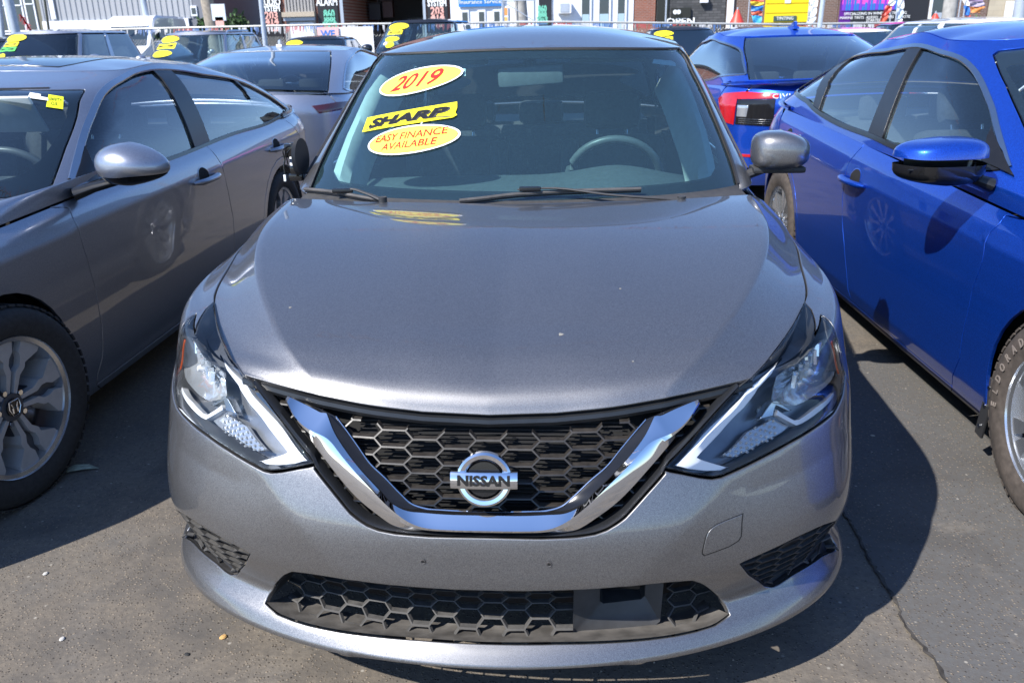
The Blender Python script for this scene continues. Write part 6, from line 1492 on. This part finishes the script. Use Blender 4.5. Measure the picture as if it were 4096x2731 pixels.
pole('thin pale pole at the left edge of the photo', 0, 20, 8, 100, 20.5, .06, M['pgrey'])
pole('slim grey lamp pole in front of the corrugated wall', 329, 0, 340, 60, 38, .14, M['pgrey'])
pole('wooden utility pole left of the brick shop', 475, 0, 487, 64, 36, .28, M['pwood'])
pole('grey concrete pole in front of the white shop front', 1195, 0, 1200, 60, 35, .26, M['pconc'])
pole('weathered wooden utility pole right of the pink and purple banner', 2185, 0, 2176, 62, 33, .26, M['pconc'])
pole('pale pole at the right edge of the photo', 2345, 0, 2338, 60, 30, .19, M['pgrey'])
pole('thin grey post with a yellow cap left of the corrugated wall', 106, 26, 112, 68, 34, .05, plain('dark_post', (.06, .065, .05), .6))
# lattice tower: four legs, rungs and braces
tw_ = empty('lattice_mast', (0, 0, 0), 0, 'pale steel lattice mast in front of the white shop front', 'mast')
cx, cy = X_(1192, 34), 34.0; m = MB(); w = .62
for dx in (-w, w):
    for dy in (-.3, .3): mm = MB(); mm.tube([(cx + dx, cy + dy, 0), (cx + dx * .98, cy + dy, 6)], .035, 6); mm.build('mast_leg', M['pgrey'], tw_)
for i in range(8):
    z = .4 + i * .75; mm = MB(); mm.tube([(cx - w, cy - .3, z), (cx + w, cy - .3, z)], .022, 5); mm.build('mast_rung', M['pgrey'], tw_); mm = MB(); mm.tube([(cx - w, cy - .3, z), (cx + w, cy - .3, z + .75)] if i % 2 else [(cx + w, cy - .3, z), (cx - w, cy - .3, z + .75)], .018, 5); mm.build('mast_brace', M['pgrey'], tw_)
# foil garlands strung high over the lot: seen only mirrored in bonnets and glass
def foil(p, q, sag, label, seed):
    rr = np.random.RandomState(seed); g = empty('foil_garland', (0, 0, 0), 0, label, 'garland', 'foil garlands strung over the lot'); p, q = Vector(p), Vector(q); L = (q - p).length; n = int(L / .5)
    P = [p.lerp(q, i / n) - Vector((0, 0, sag * 4 * (i/n) * (1 - i/n))) for i in range(n + 1)]; m = MB(); m.tube([tuple(v) for v in P], .004, 5); m.build('cord', M['pgrey'], g)
    fr = {0: MB(), 1: MB()}
    for i in range(int(L / .022)):
        t = i * .022 / L
        if math.sin(t * 37 + seed) > .86: continue
        b = p.lerp(q, t) - Vector((0, 0, sag * 4 * t * (1 - t))); a = rr.uniform(0, 6.28); l = rr.uniform(.03, .12); d = Vector((math.cos(a) * l, math.sin(a) * l, -abs(rr.uniform(.2, 1)) * l)); s2 = Vector((.008, 0, 0)); fr[int(rr.rand() < .12)].add([b - s2, b + s2, b + d + s2 * .3, b + d - s2 * .3], [(0, 1, 2, 3)])
    tag(fr[0].build('red_fringe', M['gred'], g, auto=None, fix=False), kind='stuff'); tag(fr[1].build('silver_fringe', M['satin'], g, auto=None, fix=False), kind='stuff')
foil((-6, 2.3, 3.7), (6.5, 2.0, 3.9), .35, 'red foil garland strung across the lot above the dark grey bonnet', 1); foil((-8, 6.6, 3.9), (9, 6.2, 3.8), .4, 'red foil garland strung across the lot behind the front row', 2)

# ---------------------------------------------------------------- the far side of the street
tag(mesh('road', [(-60, 25.5, .004), (60, 25.5, .004), (60, 34.5, .004), (-60, 34.5, .004)], [(0, 1, 2, 3)], plain('street_asphalt', (.07, .068, .066), .9, scale=2), None, False), kind='structure')
m = MB(); m.box((0, 36.2, .06), (130, 3.3, .13)); tag(m.build('sidewalk', plain('pavement_concrete', (.33, .32, .30), .9, scale=3), None, auto=None), kind='structure')
YB = 42.0
def brick(name, c1, c2, mortar=(.30, .27, .24), sc=1.0):
    m = N(name); b = m.t.nodes.new('ShaderNodeTexBrick'); b.inputs['Color1'].default_value = (*c1, 1); b.inputs['Color2'].default_value = (*c2, 1); b.inputs['Mortar'].default_value = (*mortar, 1); b.inputs['Scale'].default_value = 1
    b.inputs['Brick Width'].default_value = .22 * sc; b.inputs['Row Height'].default_value = .075 * sc; b.inputs['Mortar Size'].default_value = .010
    mp = m.t.nodes.new('ShaderNodeMapping'); mp.inputs['Rotation'].default_value = (R_(90), 0, 0); m.l(m.co.outputs['Object'], mp.inputs[0]); m.l(mp.outputs[0], b.inputs['Vector'])
    c = m.mix(m.math('MULTIPLY', m.noise(1.5, 4), .5), b.outputs[0], (c1[0] * .5, c1[1] * .5, c1[2] * .5)); return m.done(m.bsdf(Base_Color=c, Roughness=.9))
M['brick'] = brick('red_brick', (.30, .09, .05), (.21, .065, .04)); M['brickb'] = brick('brown_brick', (.17, .09, .065), (.12, .07, .055)); M['stone'] = brick('dark_ledger_stone', (.055, .058, .062), (.11, .11, .115), (.03, .03, .03), 1.6)
M['sign'] = flat('dark_sign_panel', (.018, .018, .022)); M['swhite'] = plain('white_painted_wall', (.74, .77, .83), .7, var=.03); M['olive'] = plain('olive_render', (.16, .155, .115), .85); M['beige'] = brick('beige_block', (.46, .40, .30), (.50, .44, .33), (.40, .35, .27), 3)
M['wglass'] = plain('shop_window_glass', (.03, .045, .06), .06, 0, 0, .8); M['frame'] = plain('white_window_frame', (.72, .75, .80), .5); M['salmon'] = flat('salmon_paint', (.78, .42, .36)); M['mint'] = flat('mint_paint', (.16, .52, .38)); M['sblue'] = flat('blue_sign', (.02, .17, .50))
def building(nm, label, p0, p1, mat, H=6.0, Y=YB, depth=8, cut=None):
    x0, x1 = X_(p0, Y), X_(p1, Y); b = empty(nm, ((x0 + x1) / 2, Y, 0), 0, label, 'building'); b['x0'] = x0
    holes = sorted(cut or []); m = MB(); xs = [x0] + [X_(v, Y) for h in holes for v in h[:2]] + [x1]; c = (x0 + x1) / 2
    for i in range(0, len(xs), 2): m.box(((xs[i] + xs[i+1]) / 2 - c, depth / 2, H / 2), (xs[i+1] - xs[i], depth, H))
    for h in holes: a, d = X_(h[0], Y), X_(h[1], Y); m.box(((a + d) / 2 - c, depth / 2, (H + h[2]) / 2), (d - a, depth, H - h[2]))
    m.build('wall', mat, b, auto=None); m = MB(); m.box((0, depth / 2, H + .1), (x1 - x0 + .3, depth + .3, .2)); m.build('roof', M['trim'], b, auto=None); return b
def bx(b, nm, px0, px1, z0, z1, mat, dy=-.04, d=.06, parent=None, Y=YB):
    x0, x1 = X_(px0, Y), X_(px1, Y); m = MB(); m.box(((x0 + x1) / 2 - b.location.x, dy, (z0 + z1) / 2), (x1 - x0, d, z1 - z0)); return m.build(nm, mat, parent or b, auto=None)
def btext(b, s, px, z, size, mat, dy=-.09, sx=1, Y=YB, parent=None, **kw): return text('sign_words', s, size, mat, parent or b, frame((X_(px, Y) - b.location.x, dy, z), (1, 0, 0), (0, 0, 1)), sx=sx, extrude=.008, **kw)
def Z(py, px=1200, Y=YB): return at(px, py, Y).z
def window(b, px0, px1, z0, z1, Y=YB, fr=None, gl=None, bars=1):
    f = bx(b, 'window', px0, px1, z0, z1, fr or M['frame'], -.03, .08, Y=Y); w = (px1 - px0); bx(b, 'pane', px0 + w * .16, px1 - w * .16, z0 + .10, z1 - .10, gl or M['wglass'], -.075, .02, f, Y)
    if bars: bx(b, 'sash_bar', px0 + w * .12, px1 - w * .12, (z0 + z1) / 2 - .03, (z0 + z1) / 2 + .03, fr or M['frame'], -.095, .02, f, Y)
    return f
o = building('olive_house', 'olive house with white framed windows at the far left', -180, 101, M['olive'])
for a, z0 in ((-60, 1.9), (-1, 1.9), (38, 1.9), (66, 2.0)): window(o, a, a + 24, z0, 4.6)
c = building('corrugated_warehouse', 'grey warehouse of corrugated sheet over a white base band', 102, 437, plain('warehouse_core', (.30, .30, .30), .8), 7)
x0, x1 = X_(102, YB) - c.location.x, X_(437, YB) - c.location.x; n = int((x1 - x0) / .28); V, F = [], []
for i in range(n + 1):
    x = x0 + (x1 - x0) * i / n
    for dx, dy in ((0, -.06), (.10, -.06), (.13, -.02), (.25, -.02)): V += [(x + dx, dy, Z(47, 270)), (x + dx, dy, 7)]
for i in range(len(V) // 2 - 1): F.append((2*i, 2*i+2, 2*i+3, 2*i+1))
mesh('corrugated_sheet', V, F, plain('grey_sheet_metal', (.36, .37, .39), .5, .3, var=.05), c, False)
bx(c, 'base_band', 102, 437, .9, Z(46, 270), M['swhite'], -.09, .1); bx(c, 'base_wall', 102, 437, 0, .9, M['pconc'], -.06, .06); bx(c, 'downpipe', 126, 136, Z(45, 130), 7, M['swhite'], -.12, .1); bx(c, 'hedge_panel', 330, 440, .5, 1.62, flat('green_mesh_screen', (.03, .12, .07)), -.2, .05)
for a in (250, 300, 372): bx(c, 'loading_bay', a - 14, a + 14, 0, 1.5, M['trim'], -.16, .06)
g = building('grey_annexe', 'dark grey annexe with one small white window left of the brick shop', 437, 479, plain('blue_grey_render', (.17, .18, .21), .8), 6.5); window(g, 444, 458, Z(38, 450), Z(14, 450), bars=0)
p = building('distant_white_house', 'pale far house seen between the annexe and the brick shop', 479, 640, M['swhite'], 9, 62); 
for a in (500, 540, 575): window(p, a, a + 14, Z(30, 540, 62), Z(6, 540, 62), 62)
# brick audio shop with a dark garage opening
s = building('brick_shop', 'brick car audio shop with black sign panels and a dark open garage', 604, 1034, M['brick'], 6, cut=[(792, 974, 4.4)])
def zz(py): return Z(py, 800)
pan = bx(s, 'sign_panel', 606, 650, .6, 6, M['sign'], -.06, .1)
for t, py, sz, mt in (('AUDIO', 2, .62, 'wht'), ('SYSTEM', 17, .50, 'wht'), ('203', 33, .62, 'salmon'), ('414', 47, .62, 'salmon'), ('3128', 61, .62, 'salmon')): btext(s, t, 628, zz(py) if py > 16 else zz(py), sz * .75, M[mt], -.125, {'SYSTEM': .72, '3128': .62, 'AUDIO': .7}.get(t, .95), off=.015, parent=pan)
rw = bx(s, 'roller_window', 660, 727, 1.0, 3.6, plain('roller_shutter', (.32, .31, .30), .6), -.05, .08); bx(s, 'ledge', 655, 729, zz(37), zz(26), plain('peeling_ledge', (.42, .36, .28), .8, var=.3), -.2, .34, rw); bx(s, 'shutter_box', 656, 728, zz(46), zz(38), M['pgrey'], -.14, .2, rw); bx(s, 'shutter', 668, 722, .8, zz(50), M['frame'], -.10, .04, rw)
for k in range(9): bx(s, 'grille_bar', 664 + k * 7.4, 665.4 + k * 7.4, zz(24), 3.9, M['trim'], -.1, .02, rw)
pan = bx(s, 'sign_panel', 734, 780, .6, 6, M['sign'], -.06, .1); btext(s, 'ALARM', 757, zz(5), .48, M['wht'], -.125, .68, off=.012, parent=pan)
for t, py in (('860', 32), ('888', 46), ('3456', 60)): btext(s, t, 760, zz(py), .46, M['mint'], -.125, .8, off=.02, parent=pan)
bx(s, 'door_jamb', 785, 792, 0, 4.4, M['pgrey'], -.04, .1); bx(s, 'door_jamb', 974, 980, 0, 4.4, M['pgrey'], -.04, .1)
m = MB(); xa, xb = X_(793, YB) - s.location.x, X_(973, YB) - s.location.x
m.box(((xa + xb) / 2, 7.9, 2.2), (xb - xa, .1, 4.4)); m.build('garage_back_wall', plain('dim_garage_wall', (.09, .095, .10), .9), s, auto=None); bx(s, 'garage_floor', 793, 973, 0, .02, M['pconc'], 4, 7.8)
for a, w, z0, z1, cc in ((800, 30, 2.3, 3.1, (.02, .02, .03)), (835, 26, 2.4, 3.2, (.06, .02, .02)), (868, 12, 1.2, 1.9, (.03, .10, .22)), (900, 44, 1.2, 2.3, (.015, .015, .018)), (808, 20, 1.0, 1.9, (.10, .09, .08)), (950, 18, .9, 2.6, (.02, .02, .02)), (880, 10, 3.4, 3.9, (.04, .14, .35))):
    x = X_(a + w / 2, YB) - s.location.x; m = MB(); m.box((x, 5.0, (z0 + z1) / 2), (w / 49. * 1.0, .5, z1 - z0)); m.box((x, 4.9, z1 + .03), (w / 49. + .1, .7, .03)); m.build('garage_shelf', flat('shelf_goods', cc), s, auto=None)
pan = bx(s, 'sign_panel', 984, 1030, .6, 6, M['sign'], -.06, .1)
for t, py, sz, mt in (('AUDIO', 0, .55, 'wht'), ('SYSTEM', 14, .50, 'wht'), ('203', 31, .62, 'salmon'), ('414', 45, .62, 'salmon'), ('3128', 60, .62, 'salmon')): btext(s, t, 1007, zz(py), sz * .75, M[mt], -.125, {'SYSTEM': .72, '3128': .62, 'AUDIO': .7}.get(t, .95), off=.015, parent=pan)
# white shop
w = building('white_shop', 'white shop front with a blue sign, narrow windows and an air conditioner', 1036, 1454, M['swhite'], 6)
z1_ = lambda py: Z(py, 1240)
bs = bx(w, 'blue_sign', 1056, 1158, z1_(13), 6, M['sblue'], -.1, .1); btext(w, 'Insurance Services', 1108, z1_(2), .26, M['wht'], -.16, 1.1, parent=bs)
for a in (1060, 1098, 1133): window(w, a, a + 18, 1.0, z1_(20), bars=0)
po = bx(w, 'poster', 1152, 1168, z1_(52), z1_(13), M['wht'], -.07, .03); bx(w, 'poster_field', 1154, 1166, z1_(34), z1_(17), flat('orange_print', (.75, .30, .08)), -.09, .02, po); bx(w, 'poster_field', 1154, 1166, z1_(50), z1_(38), flat('yellow_print', (.75, .45, .12)), -.09, .02, po)
pn = bx(w, 'sign_panel', 1238, 1267, .6, 6, M['sign'], -.06, .08)
for t, py in (('860', 22), ('888', 37), ('3456', 49)): btext(w, t, 1246, z1_(py), .40, M['mint'], -.11, .7, off=.02, parent=pn)
ac_ = bx(w, 'air_conditioner', 1280, 1312, z1_(33), z1_(8), M['frame'], -.3, .5); bx(w, 'air_conditioner_grille', 1287, 1307, z1_(30), z1_(11), M['pgrey'], -.565, .02, ac_)
for a, b_ in ((1336, 1354), (1376, 1398), (1418, 1434)): f = bx(w, 'tall_window', a, b_, .3, 3.9, M['wglass'], -.03, .06); bx(w, 'window_film', a + 1, b_ - 1, .3, z1_(36), flat('pale_window_film', (.35, .48, .55)), -.07, .02, f); bx(w, 'window_frame', b_, b_ + 4, .2, 4.0, M['frame'], -.05, .1, f)
# brick pier, stone bar, brick with yellow door
bp = building('brick_pier', 'narrow red brick pier between the white shop and the dark stone bar', 1456, 1504, M['brick'], 6)
st_ = building('stone_bar', 'dark stone bar front with an OPEN sign', 1507, 1664, M['stone'], 6); z2 = lambda py: Z(py, 1580)
bx(st_, 'doorway', 1508, 1534, 0, 4, M['gloss'], -.03, .05); bx(st_, 'downpipe', 1526, 1529, 0, 6, M['pgrey'], -.1, .1); dk = bx(st_, 'dark_board', 1540, 1584, z2(42), z2(18), M['gloss'], -.08, .1); btext(st_, 'OPEN', 1562, z2(50), .42, M['wht'], -.10, 1.25, off=.01)
bx(st_, 'sign_back', 1538, 1588, z2(59), z2(42.5), M['sign'], -.05, .06)
for a in (1548, 1556): m = MB(); m.cyl((X_(a, YB) - st_.location.x, -.2, z2(28)), .10, .12, 'y', 12); m.build('flood_lamp', M['drl'], st_)
bx(st_, 'meter_box', 1604, 1622, z2(8), z2(-6), M['frame'], -.15, .2)
yb_ = building('brick_garage', 'brown brick garage with a yellow roller door', 1666, 1920, M['brickb'], 6); z3 = lambda py: Z(py, 1810)
bx(yb_, 'white_corner_post', 1667, 1681, 0, 6, M['swhite'], -.08, .14)
yd = bx(yb_, 'roller_door', 1754, 1866, z3(53), z3(-30), flat('yellow_door', (.72, .56, .015)), -.03, .05)
for k in range(7): bx(yb_, 'door_panel', 1755, 1865, z3(53) + .03 + k * .42, z3(53) + .42 + k * .42 - .02, M['ydoor'] if 'ydoor' in M else M.setdefault('ydoor', flat('yellow_door_panel', (.80, .62, .01))), -.07, .04, yd)
bx(yb_, 'door_opening', 1754, 1866, 0, z3(53), M['void'], -.02, .04); nb = bx(yb_, 'notice', 1774, 1826, z3(49), z3(37), flat('dark_green_notice', (.05, .09, .08)), -.12, .04, yd); btext(yb_, 'TINTING', 1800, z3(43), .20, M['wht'], -.15, 1.0, parent=nb); bx(yb_, 'paper_notice', 1797, 1810, z3(8), z3(-6), M['wht'], -.12, .02, yd)
pb = building('poster_shop', 'brick shop carrying a big pink and purple banner with pale lettering', 1921, 2262, M['brickb'], 6); z4 = lambda py: Z(py, 2000)
def citybanner():
    m = N('pink_purple_banner'); s_ = m.t.nodes.new('ShaderNodeSeparateXYZ'); m.l(m.co.outputs['Object'], s_.inputs[0]); nz = m.noise(3, 5, .7)
    c = m.ramp(m.math('ADD', s_.outputs[2], m.math('MULTIPLY', nz, .5)), [(.0, (.06, .01, .16)), (.40, (.10, .02, .40)), (.62, (.45, .04, .50)), (.8, (.75, .06, .38))]); x = m.t.nodes.new('ShaderNodeMath'); return m.done(m.bsdf(Base_Color=c, Roughness=.5))
bb = empty('city_banner_mount', (0, 0, 0)); bpy.data.objects.remove(bb)
cb_ = bx(pb, 'banner', 1924, 2068, .9, 5.2, flat('deep_purple_print', (.10, .01, .22)), -.06, .06); M['pinkb'] = flat('pink_print', (.70, .08, .45)); M['vio'] = flat('violet_print', (.18, .05, .50))
bx(pb, 'banner_sky', 1928, 2066, z4(10), 5.1, M['pinkb'], -.10, .02, cb_); bx(pb, 'banner_glow', 1928, 2066, z4(24), z4(10), M['vio'], -.10, .02, cb_); bx(pb, 'banner_foot', 1950, 2066, 1.0, z4(25), M['sign'], -.10, .02, cb_)
rr = np.random.RandomState(4)
for k in range(22): a = 1930 + k * 6.2; bx(pb, 'banner_skyline', a, a + 4.6, z4(24), z4(24) + rr.uniform(.15, .9), M['sblue'] if k % 3 else M['vio'], -.12, .01, cb_)
for t, py, sz in (('SPECIALIZING IN WINDOW TINTING', 32, .17), ('MARINE TINTS  AUDIO  ALARMS  REMOTE', 41, .17), ('STARTERS', 48, .17)): btext(pb, t, 2005, z4(py), sz, M['wht'], -.125, 1, parent=cb_)
bx(pb, 'dark_recess', 2070, 2126, 0, 4.5, M['sign'], -.02, .04); wn = window(pb, 2128, 2166, Z(44, 2150), 4.5); bx(pb, 'pale_board', 2140, 2166, Z(58, 2150), Z(30, 2150), M['pgrey'], -.12, .03, wn)
bg = building('beige_block_building', 'beige block building with a white downpipe at the right edge', 2264, 2560, M['beige'], 6); bx(bg, 'downpipe', 2300, 2316, .5, Z(4, 2300), M['swhite'], -.15, .16)
# feather banners, flags, umbrellas
def cloth(nm, label, cat, pts, Y, cols, wob=.06):
    r = empty(nm, (0, 0, 0), 0, label, cat); n = len(pts)
    for i in range(n - 1):
        (xl, xr, y0), (xl2, xr2, y1) = pts[i], pts[i+1]; a, b_, c_, d_ = at(xl, y0, Y), at(xr, y0, Y), at(xr2, y1, Y), at(xl2, y1, Y); V = []; k = 5
        for j in range(k + 1):
            for u in range(5):
                q = a.lerp(b_, u/4).lerp(d_.lerp(c_, u/4), j/k); V.append((q.x, q.y + wob * math.sin(u * 1.7 + j + i * 2), q.z))
        mesh('cloth_panel', V, [(j*5+u, j*5+u+1, (j+1)*5+u+1, (j+1)*5+u) for j in range(k) for u in range(4)], cols[i % len(cols)], r)
    p0 = at((pts[0][0]), pts[0][2], Y); m = MB(); m.tube([(p0.x, Y + .05, 0), (p0.x, Y + .05, p0.z + .8)], .025, 6); m.build('banner_pole', M['pgrey'], r); return r
cy_ = [flat('cloth_red', (.62, .06, .04)), flat('cloth_yellow', (.80, .55, .03)), M['sblue'], flat('cloth_red2', (.60, .10, .05)), flat('cloth_sky', (.05, .35, .65))]
cloth('feather_banner', 'red yellow and blue feather banner left of the yellow roller door', 'banner', [(1723, 1752, -14), (1724, 1754, 4), (1724, 1753, 14), (1726, 1752, 26), (1727, 1750, 36), (1730, 1748, 58)], 39, cy_)
cloth('feather_banner', 'furled white banner right of the yellow roller door', 'banner', [(1862, 1882, -14), (1860, 1876, 16), (1855, 1874, 40), (1852, 1872, 60)], 38, [M['wht']])
cloth('feather_banner', 'narrow red and white banner slanting across the purple banner', 'banner', [(2052, 2066, -8), (2035, 2050, 14), (2024, 2040, 36), (2018, 2034, 62)], 37, [M['wht'], cy_[0], cy_[3]])
cloth('feather_banner', 'white and blue twisted banner beside the slanting red one', 'banner', [(2065, 2078, -8), (2061, 2075, 20), (2058, 2072, 44), (2056, 2070, 62)], 36.5, [M['wht'], flat('pale_blue_cloth', (.45, .55, .70))])
cloth('flag', 'purple grey and orange flag in front of the beige building', 'flag', [(2222, 2248, -14), (2220, 2258, 4), (2222, 2262, 16), (2232, 2250, 30)], 36, [flat('cloth_violet', (.25, .18, .30)), flat('cloth_lilac', (.42, .36, .48)), flat('cloth_orange', (.75, .28, .08))])
cloth('flag', 'small red white and blue flag left of the orange flag', 'flag', [(2210, 2222, -10), (2214, 2226, 14), (2216, 2228, 36), (2214, 2226, 54)], 35.5, [M['wht'], M['blu'], cy_[0]])
def umbrella(label, px, py0, py1, Y):
    r = empty('umbrella', (0, 0, 0), 0, label, 'umbrella'); a, b_ = at(px, py0, Y), at(px, py1, Y); h = a.z - b_.z; m = MB()
    prof = [(.05, a.z), (.10, a.z - h * .2), (.20, a.z - h * .6), (.28, b_.z + .05), (.16, b_.z)]; V, F = [], []
    for rr_, z in prof:
        for k in range(14): t = 2*math.pi*k/14; q = rr_ * (1 + .16 * (k % 2)); V.append((b_.x + q*math.cos(t), Y + q*math.sin(t), z))
    for i in range(4): F += [(i*14+k, i*14+(k+1) % 14, (i+1)*14+(k+1) % 14, (i+1)*14+k) for k in range(14)]
    mesh('folded_canopy', V, F, cy_[0], r, True, None, 60); m = MB(); m.tube([(b_.x, Y, 0), (b_.x, Y, a.z + .1)], .03, 8); m.build('umbrella_pole', M['pgrey'], r)
umbrella('folded red umbrella outside the dark stone bar', 1692, 23, 57, 38); umbrella('folded red umbrella beside the pale utility pole on the right', 2145, 32, 62, 37)
# red foil on the far-left pole
fo = MB(); rr = np.random.RandomState(8)
for i in range(90):
    t = i / 90; q = at(44 + 26 * t ** .8, 34 + 40 * t, 21); a = rr.uniform(0, 6.28); l = rr.uniform(.05, .16); fo.add([q, q + Vector((.03, 0, .01)), q + Vector((math.cos(a) * l, 0, -abs(math.sin(a)) * l))], [(0, 1, 2)])
tag(fo.build('foil_tassel', M['gred'], None, auto=None, fix=False), 'red foil tassel hanging from the thick pole at the far left', 'tassel')
# shrubs, board, far cars, van
def shrub(label, px, py, Y, w, h, col, seed, nm='shrub'):
    rr = np.random.RandomState(seed); c = at(px, py, Y); m = MB(); r = empty(nm, (c.x, Y, 0), 0, label, 'shrub')
    for i in range(1500):
        d = rr.randn(3); d /= np.linalg.norm(d); q = np.array([d[0] * w, d[1] * w, c.z - h + h * (1 + d[2])]) * 1.0; rad = rr.uniform(.72, 1.04) * (1 + .12 * math.sin(d[0] * 9 + d[2] * 7)); q = np.array([d[0] * w * rad, d[1] * w * rad, max(.1, (c.z - h) + d[2] * h * rad)])
        s2 = rr.uniform(.05, .10); a = rr.randn(3) * s2; b = rr.randn(3) * s2; m.add([q, q + a, q + a + b, q + b], [(0, 1, 2, 3)])
    tag(m.build('foliage', col, r, auto=None, fix=False), kind='stuff'); m = MB(); m.cyl((0, 0, .4), .06, .8); m.build('stem', M['pwood'], r); return r
lf = plain('dark_leaves', (.035, .075, .02), .6, var=.5, scale=5); lf2 = plain('green_leaves', (.06, .14, .03), .6, var=.5, scale=5)
shrub('dark green clipped bush left of the brick shop', 541, 38, 40, .72, 1.2, lf, 1); shrub('low bright green bush beside the wooden utility pole', 494, 50, 41, .9, 1.0, lf2, 2); shrub('small dark bush next to the grey annexe', 468, 42, 41, .4, 1.1, lf, 3); shrub('green leaves under the orange flag', 2238, 44, 38, .5, .8, lf2, 4)
bo = empty('notice_board', (X_(506, 34), 34, 0), 0, 'faded pale notice board standing left of the brick shop', 'sign'); m = MB(); m.box((0, 0, Z(29, 506, 34)), (.56, .04, .62)); m.build('board', flat('faded_blue_white', (.62, .68, .76)), bo, auto=None); m = MB(); m.box((0, 0, Z(52, 506, 34)), (.34, .04, .40)); m.build('board', M['salmon'], bo, auto=None); m = MB(); m.cyl((0, .05, 1.2), .03, 2.4, n=8); m.build('board_post', M['pgrey'], bo)
van = empty('white_van', (X_(312, 37), 36, 0), R_(6), 'white high roof van parked in the street in front of the corrugated warehouse', 'van')
prof = [(-.6, .3), (-.62, .95), (-.25, 1.22), (.55, 2.05), (.85, 2.38), (1.3, 2.52), (4.9, 2.52), (5.05, 2.3), (5.05, .3)]
m = MB(); n = len(prof); V = []; 
for x, sc_ in ((-1.0, 0), (-.93, 1), (.93, 1), (1.0, 0)):
    for y, z in prof: V.append((x, y, z - (0 if sc_ else .10 * (z > 2)) ))
F = [tuple(range(n - 1, -1, -1)), tuple(range(3*n, 4*n))] + [(j*n+i, j*n+(i+1) % n, (j+1)*n+(i+1) % n, (j+1)*n+i) for j in range(3) for i in range(n)]
m.add(V, F); m.build('van_body', M['white'], van, auto=25)
m = MB(); m.add([(-.84, -.20, 1.30), (.84, -.20, 1.30), (.78, .52, 2.06), (-.78, .52, 2.06)], [(0, 1, 2, 3)]); m.V = [(x, y - .03, z + .01) for x, y, z in m.V]; m.build('van_windscreen', M['wglass'], van, auto=None)
for s_ in (1, -1): m = MB(); m.prism([(.25, 1.25), (1.25, 1.28), (1.20, 1.90), (.72, 1.92)], s_ * .98, s_ * 1.006, 'yz'); m.build('van_side_window', M['wglass'], van, auto=None); shell(van, 'van_mirror', (s_ * 1.16, .35, 1.35), (.18, .12, .34), M['trim']); 
for y in (.25, 4.0):
    for s_ in (1, -1): m = MB(); m.cyl((s_ * .88, y, .34), .34, .24, 'x', 24); m.build('wheel', M['tyre'], van)
small_car('small silver car parked in the street beyond the fence, beside the thin pole', X_(562, 33), 30, R_(60), M['silver2'], 4.3, .88, 1.45, .95, False, (), group='cars parked in the street')
small_car('grey car parked in the street in front of the annexe', X_(468, 36), 34, R_(30), M['mgrey'], 4.4, .9, 1.62, 1.0, True, (), group='cars parked in the street')
# ---------------------------------------------------------------- small things on the ground
lt = at(305, 1082, .9); lt = Vector((-1.28, 1.02, 0))
V = [(-.055, -.02, .004), (-.02, .022, .012), (.03, .03, .010), (.075, .012, .004), (.03, -.012, .012), (-.02, -.028, .008), (0, 0, .016)]
o = mesh('dead_leaf', [(x, y, z) for x, y, z in V], [(6, i, (i+1) % 6) for i in range(6)], plain('dry_pale_leaf', (.34, .36, .26), .8, var=.4, scale=40), None); o.location = at_ground(176, 1079) if 'at_ground' in globals() else (-1.45, 1.02, 0); tag(o, 'pale dry leaf on the asphalt beside the silver saloon front wheel', 'leaf')
def ground_pt(px, py):
    d = _f + _r2 * ((px * 4096/2352 - 2048) / 3382.2) - _u2 * ((py * 4096/2352 - 1365.5) / 3382.2); t = -1.4554 / d.z; return (.16653 + d.x * t, -1.4926 + d.y * t, 0)
o.location = ground_pt(178, 1080)
seam_ = [ground_pt(a_ * .57422, b_ * .57422) for a_, b_ in ((3300, 1700), (3330, 1900), (3386, 2073), (3448, 2177), (3521, 2312), (3583, 2415), (3635, 2509), (3697, 2592), (3780, 2717), (3900, 2900))]
sp_ = resample([(p[0], p[1], .004) for p in seam_], 120); rr = np.random.RandomState(31); sp_[:, 0] += np.convolve(rr.randn(126), np.ones(7) / 7, 'valid')[:120] * .008 + rr.randn(120) * .0016
far = [(1.9, sp_[-1][1], .004), (2.6, .2, .004), (2.4, 2.2, .004), (1.5, 2.35, .004), (1.1, 2.3, .004)]; PV = [tuple(p) for p in sp_] + far
pm = bpy.data.meshes.new('asphalt_patch'); pm.from_pydata(PV, [], [tuple(range(len(PV)))]); M['patch'] = asphalt((.088, .088, .090), (.070, .070, .072), (.10, .098, .095)); pm.materials.append(M['patch']); tag(link('asphalt_patch', pm), kind='structure')
sv = []; 
for i, p in enumerate(sp_): w_ = .0022 + .004 * rr.rand() * (1 if i < 70 else 1.6); sv += [(p[0] - w_, p[1], .0065), (p[0] + w_ * .6, p[1], .0065)]
so_ = mesh('pavement_seam', sv, [(2*i, 2*i+1, 2*i+3, 2*i+2) for i in range(119)], plain('seam_dirt', (.045, .040, .035), .95, var=.6, scale=40), None, False); so_['kind'] = 'structure'
for lab, px, py, s2, col in (('small orange pebble on the asphalt in front of the bumper at the left', 513, 1464, .0085, (.55, .33, .12)), ('small pale pebble in the shadow right of the dark grey saloon', 2004, 1002, .008, (.30, .29, .24)), ('tiny black pebble near the bottom left of the photo', 430, 1503, .006, (.02, .02, .02)), ('pale stone beside the silver saloon shadow edge', 105, 1318, .007, (.5, .48, .44)), ('white pebble low at the left edge of the photo', 143, 1468, .007, (.5, .48, .45))):
    m = MB(); V, F = lathe([(.1, -.4), (.8, -.3), (1, 0), (.7, .4), (.1, .55)], 8, 'y'); m.add([(x * s2 * 1.3, z * s2, (y + .4) * s2 * .9) for x, y, z in V], F); q = m.build('pebble', plain('stone_' + str(px), col, .8), None); q.location = ground_pt(px, py); q.rotation_euler = (0, 0, px); tag(q, lab, 'pebble')
